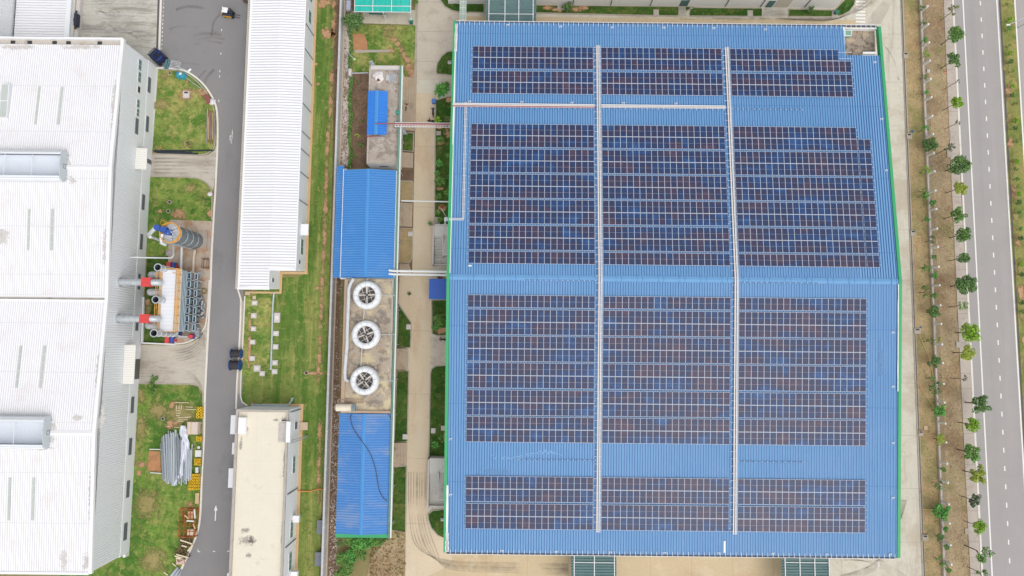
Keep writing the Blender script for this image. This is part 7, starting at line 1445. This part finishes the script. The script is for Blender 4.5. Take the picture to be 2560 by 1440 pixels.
MSH = [(2518, 10, 6, 'sparse', 'mid'), (2525, 48, 7, 'dense', 'bright'), (2523, 72, 7, 'full', 'mid'), (2525, 113, 4, 'full', 'mid'), (2525, 133, 6, 'dense', 'bright'), (2528, 154, 8, 'full', 'dark'), (2532, 177, 6, 'sparse', 'mid'), (2533, 215, 6.5, 'dense', 'bright'), (2531, 238, 7, 'full', 'dark'), (2540, 258, 6, 'sparse', 'olive'), (2540, 301, 7, 'dense', 'bright'), (2537, 320, 7, 'full', 'dark'), (2540, 353, 7, 'sparse', 'olive'), (2543, 403, 7.5, 'dense', 'bright'), (2541, 422, 7, 'sparse', 'lush'), (2543, 447, 6, 'full', 'mid'), (2545, 467, 6, 'sparse', 'mid'), (2548, 484, 7, 'dense', 'bright'), (2548, 506, 8, 'full', 'dark'), (2549, 531, 6, 'full', 'mid'), (2552, 572, 6, 'full', 'mid'), (2552, 596, 8, 'full', 'dark'), (2556, 660, 7, 'dense', 'bright'), (2556, 686, 7, 'full', 'dark'), (2557, 757, 7, 'full', 'dark'), (2558, 780, 7, 'full', 'mid')]
for i, (u, v, r, k, c) in enumerate(MSH):
    tree('median_shrub', u, v, r*1.1, 1.0, k, c, CW[c]+' round shrub in the planted strip between the carriageways, '+ordn(i)+' from the top', 'shrubs between the carriageways', 1.0, 'shrub', i)
# concrete fence: low wall, wire mesh, raking posts
XF = 73.87; t = thing('concrete_fence', 'long pale concrete fence of low wall, wire mesh and white posts beside the road verge', 'fence', (XF, 12, 0))
mb = MB(); mb.box(XF-.18, -70, 0, XF+.18, 100, .45); mb.build('low_wall', pm('fence_concrete', (216, 206, 196), .06, .4, 3, stains=[((176, 164, 152), .6, .52, .72, .6)], rough=.9), t)
M_mesh = pm('wire_grey', (120, 124, 120), .05, 1, 4, rough=.7); mb = MB()
for z in (.7, 1.05, 1.4, 1.75): mb.box(XF-.012, -70, z-.012, XF+.012, 100, z+.012)
y = -55.0
while y < 90: mb.box(XF-.01, y-.01, .45, XF+.01, y+.01, 1.8); y += .3
mb.build('wire_mesh', M_mesh, t)
M_post = pm('white_post', (240, 240, 238), .03, .5, 3, rough=.8)
ya, yb_ = P(2302, 30, 0).y, P(2361, 1403, 0).y
for i in range(-5, 34):
    y = ya+(yb_-ya)*i/29.0+(.12*math.sin(i*3.1)); m_ = MB(); m_.add([(XF-.1, y-.15, 0), (XF+.16, y-.15, 0), (XF+.16, y+.15, 0), (XF-.1, y+.15, 0), (XF, y-.15, 2.2), (XF+.24, y-.15, 2.2), (XF+.24, y+.15, 2.2), (XF, y+.15, 2.2)], [(4,5,6,7),(0,1,5,4),(1,2,6,5),(2,3,7,6),(3,0,4,7)]); m_.build('post', M_post, t)
# street lamp on the median
b = P(2568, 60, 0); c = P(2521, 62, 9); t = thing('street_lamp', 'tall road lamp reaching its arm over the planted strip at the top right', 'street lamp', (b.x, b.y, 0)); hd = Vector((c.x, c.y, 9)); b0 = P(2545, 70, 0); t.location = b0; OFF[t.name] = Vector(b0)
mb = MB(); mb.tube([b0, (b0.x, b0.y, 8.5)], .09, 8); mb.tube([(b0.x, b0.y, 8.5), Vector((b0.x, b0.y, 9.2))*.5+hd*.5, hd], .06, 6); mb.build('pole', M_gal, t); mb = MB(); mb.bar(hd-Vector((.3, 0, 0)), hd+Vector((.3, 0, 0)), .22, .1); mb.build('lamp_head', M_white, t)
# trees and bushes of the middle plot
tree('broadleaf_tree', 883, 54, 30, 3.5, 'dense', 'dark', 'dark broadleaf tree beside the teal roofed shed and the gravel strip', None, .75, var=1); tree('bush', 903, 33, 14, 2.4, 'sparse', 'olive', 'olive bush in front of the teal roof corner', None, 1.5, 'bush', 2); tree('bush', 884, 62, 15, 2.5, 'dense', 'mid', 'mid green bush at the foot of the dark broadleaf tree', None, 1.0, 'bush', 3)
for i, (u, v, r, k, c, l) in enumerate(((872, 1352, 14, 'dense', 'mid', 'leftmost of the bushes under the green fascia'), (900, 1362, 22, 'dense', 'lush', 'largest bright bush under the green fascia'), (925, 1352, 18, 'dense', 'lush', 'bright bush under the green fascia right of the largest one'), (947, 1352, 15, 'dense', 'mid', 'bush under the green fascia nearest the lane'), (960, 1348, 9, 'full', 'dark', 'small dark bush at the right corner of the green fascia'), (880, 1388, 20, 'dense', 'lush', 'second row bush below the largest bright one'), (907, 1388, 15, 'full', 'mid', 'second row bush on the slope to the right'), (855, 1398, 18, 'dense', 'mid', 'bush beside the gravel left of the second row'), (868, 1422, 20, 'dense', 'mid', 'bush at the bottom edge beside the gravel'), (850, 1440, 16, 'full', 'mid', 'lowest bush cut by the bottom edge'), (848, 1356, 10, 'full', 'dark', 'dark bush at the left corner of the green fascia'))):
    tree('bush', u, v, r, 1.6, k, c, l, 'bushes below the faded blue shed', 1.0, 'bush', i)
def palm(u, v, rpx, zc, n, colr, label, name='palm_shrub', cat='shrub', group=None):
    r = rpx/(F/(H-zc)); c = P(u, v, 0); t = thing(name, label, cat, (c.x, c.y, 0), group, world=False); rr_ = random.Random(int(u*3+v)); mb = MB()
    for k in range(n):
        a = 6.283*k/n+rr_.uniform(-.2, .2); L = r*rr_.uniform(.75, 1.1); d = Vector((math.cos(a), math.sin(a), 0)); s = Vector((-d.y, d.x, 0)); z0 = zc*rr_.uniform(.6, 1.0); up = rr_.uniform(.1, .7)
        pts = [d*L*f+Vector((0, 0, z0+L*up*math.sin(f*2.4))) for f in (.05, .3, .55, .8, 1.0)]
        for i in range(4):
            w0, w1 = L*.13*(1, 1.1, 1, .6)[i], L*.13*(1.1, 1, .6, .05)[i]; mb.add([pts[i]-s*w0, pts[i+1]-s*w1, pts[i+1]+s*w1, pts[i]+s*w0], [(0, 1, 2, 3)])
    o = mb.build('fronds', LM[colr], t); mb = MB(); mb.tube([(0, 0, 0), (0, 0, zc*.9)], .09, 6); mb.build('stem', M_bark, t); return t
palm(1106, 234, 21, 1.8, 34, 'lush', 'big feathery palm shrub overhanging the lane by the blue bin'); palm(1100, 411, 12, 1.0, 22, 'lush', 'bright rosette shrub alone in the planting bed'); palm(1102, 456, 16, .9, 26, 'mid', 'wide leafy shrub below the bright rosette in the planting bed')
for (u, v, r, c, l) in ((1117, 216, 10, 'mid', 'small shrub above the feathery palm by the green trim'), (1120, 392, 9, 'mid', 'small shrub right of the bright rosette by the green trim'), (1095, 436, 9, 'lush', 'small shrub between the rosette and the wide leafy shrub'), (1121, 446, 8, 'dark', 'dark small shrub by the green trim beside the wide leafy shrub'), (1118, 483, 9, 'mid', 'small shrub above the thin white pipe by the green trim'), (1095, 533, 9, 'mid', 'small shrub below the thin white pipe by the lane'), (1120, 300, 10, 'olive', 'olive shrub on the soil by the green trim beside the motorbikes')): palm(u, v, r, .7, 18, c, l)
palm(1095, 303, 11, .8, 18, 'bright', 'yellowish low plant beside the motorbikes'); palm(1103, 352, 12, .7, 20, 'mid', 'low plant on the soil patch below the pipe bridge'); palm(1105, 517, 7, .5, 16, 'rust', 'rusty red rosette under the thin white pipe'); palm(1099, 492, 10, .5, 18, 'mid', 'low plant just above the thin white pipe'); palm(1077, 561, 8, .9, 9, 'dark', 'small dark plant on the lane beside the upper stair'); palm(1101, 551, 9, .5, 16, 'mid', 'low plant between the grey slab and the upper stair'); palm(1100, 376, 9, .5, 16, 'olive', 'olive low plant in the bed above the bright rosette'); palm(1089, 1110, 12, .6, 20, 'lush', 'spiky low plant above the lower white stair'); palm(1101, 693, 10, .4, 14, 'rust', 'red leaved plant between the white pipes and the blue awning'); palm(1024, 735, 6, .4, 12, 'grey', 'grey dead tuft on the rubble by the angled path')
for i, (u, v, r, k, c, l) in enumerate(((1098, 800, 18, 'dense', 'mid', 'dense leafy bush in the bed below the blue awning'), (1090, 818, 12, 'full', 'lush', 'small bush at the lane side below the blue awning'), (1112, 788, 9, 'sparse', 'olive', 'loose bush by the green trim below the blue awning'), (1095, 985, 9, 'sparse', 'olive', 'loose low shrub in the long bed by the green trim'), (1105, 1098, 11, 'sparse', 'lush', 'loose shrub above the lower stair'), (470, 358, 6, 'bush', 'dark', 'small dark bush on the rounded lawn near its lower edge'), (403, 367, 5, 'bush', 'yellow', 'tiny yellow bush at the lower corner of the rounded lawn'), (510, 497, 7, 'sparse', 'olive', 'loose bush near the kerb of the second lawn'), (1419, 17, 15, 'full', 'dark', 'dark shrub on the lawn before the left part of the white hall'), (2027, 22, 10, 'full', 'dark', 'dark shrub on the lawn before the right part of the white hall'), (2117, 14, 7, 'sparse', 'lush', 'loose shrub at the rounded corner lawn of the white hall'), (877, 150, 9, 'sparse', 'mid', 'loose shrub beside the globe lamp'), (880, 30, 9, 'sparse', 'olive', 'loose shrub beside the lilac cabinet'), (1040, 3, 8, 'full', 'mid', 'shrub at the top edge between teal roof and forecourt'))):
    tree('bush', u, v, r, 1.1, k, c, l, None, 1.0, 'bush', i)
for (u, v, r, c, l) in ((893, 205, 7, 'olive', 'straggly olive scrub on the dark plot below the green pipe'), (886, 252, 6, 'olive', 'straggly scrub on the dark plot left of the blue canopy top'), (905, 300, 8, 'olive', 'straggly scrub on the dark plot left of the blue canopy middle'), (892, 338, 9, 'yellow', 'pale dry scrub on the dark plot below the blue canopy'), (903, 362, 10, 'mid', 'green scrub on the lower end of the dark plot'), (888, 392, 8, 'mid', 'green scrub at the foot of the dark plot beside the gravel')): tree('bush', u, v, r, .6, 'sparse', c, l, None, 1.0, 'bush', int(v))
tree('creeper', 384, 965, 20, .5, 'sparse', 'mid', 'low spreading weeds against the hall wall at the top of the lower lawn', None, 1.6, 'weeds', 2)
# narrow weed fringe along the ditch beside the plots
rr = random.Random(17); mb = MB()
for _ in range(1500):
    v = rr.uniform(60, 420); u = 876+(v-60)*-.004+rr.uniform(-4, 5)+2*math.sin(v*.07)
    c = P(u, v, rr.uniform(.1, .5)); a = rr.uniform(0, 6.28); s = rr.uniform(.1, .2); mb.add([(c.x+s*math.cos(a), c.y+s*math.sin(a), c.z), (c.x+s*.5*math.cos(a+1.6), c.y+s*.5*math.sin(a+1.6), c.z+.1), (c.x-s*math.cos(a), c.y-s*math.sin(a), c.z), (c.x+s*.5*math.cos(a-1.6), c.y+s*.5*math.sin(a-1.6), c.z+.05)], [(0, 1, 2, 3)])
tag(mb.build('weeds', LM['mid']), kind='stuff')
rr = random.Random(18); mb = MB()
def tufts(n, f, s0, s1):
    for _ in range(n):
        u, v = f(); c = P(u, v, .05); a = rr.uniform(0, 6.28); s = rr.uniform(s0, s1); h = s*rr.uniform(.3, .9)
        mb.add([(c.x-s*math.cos(a), c.y-s*math.sin(a), .05), (c.x+s*math.cos(a), c.y+s*math.sin(a), .05), (c.x+s*.3*math.cos(a+1.5)+h*.4, c.y+s*.3*math.sin(a+1.5), .05+h)], [(0, 1, 2)])
def fverge():
    v = rr.uniform(-20, 1460); g = rr.random(); return (2256+(v/1440)*57+g*(100+v/1440*14), v)
tufts(9000, fverge, .05, .14); tag(mb.build('dry_grass_tufts', pm('dry_tuft', (182, 160, 118), .25, 1.2, 3, stains=[((110, 106, 64), .4, .48, .66, .8), ((206, 186, 146), .8, .55, .7, .7)], rough=.95)), kind='stuff')
mb = MB()
def fmed():
    v = rr.uniform(1330, 1440); return (rr.uniform(925, 1012), v)
tufts(500, fmed, .15, .4)
tufts(700, lambda: (rr.uniform(880, 918), rr.uniform(195, 412)), .08, .22); tag(mb.build('dead_grass', MATS['dry_tuft']), kind='stuff')
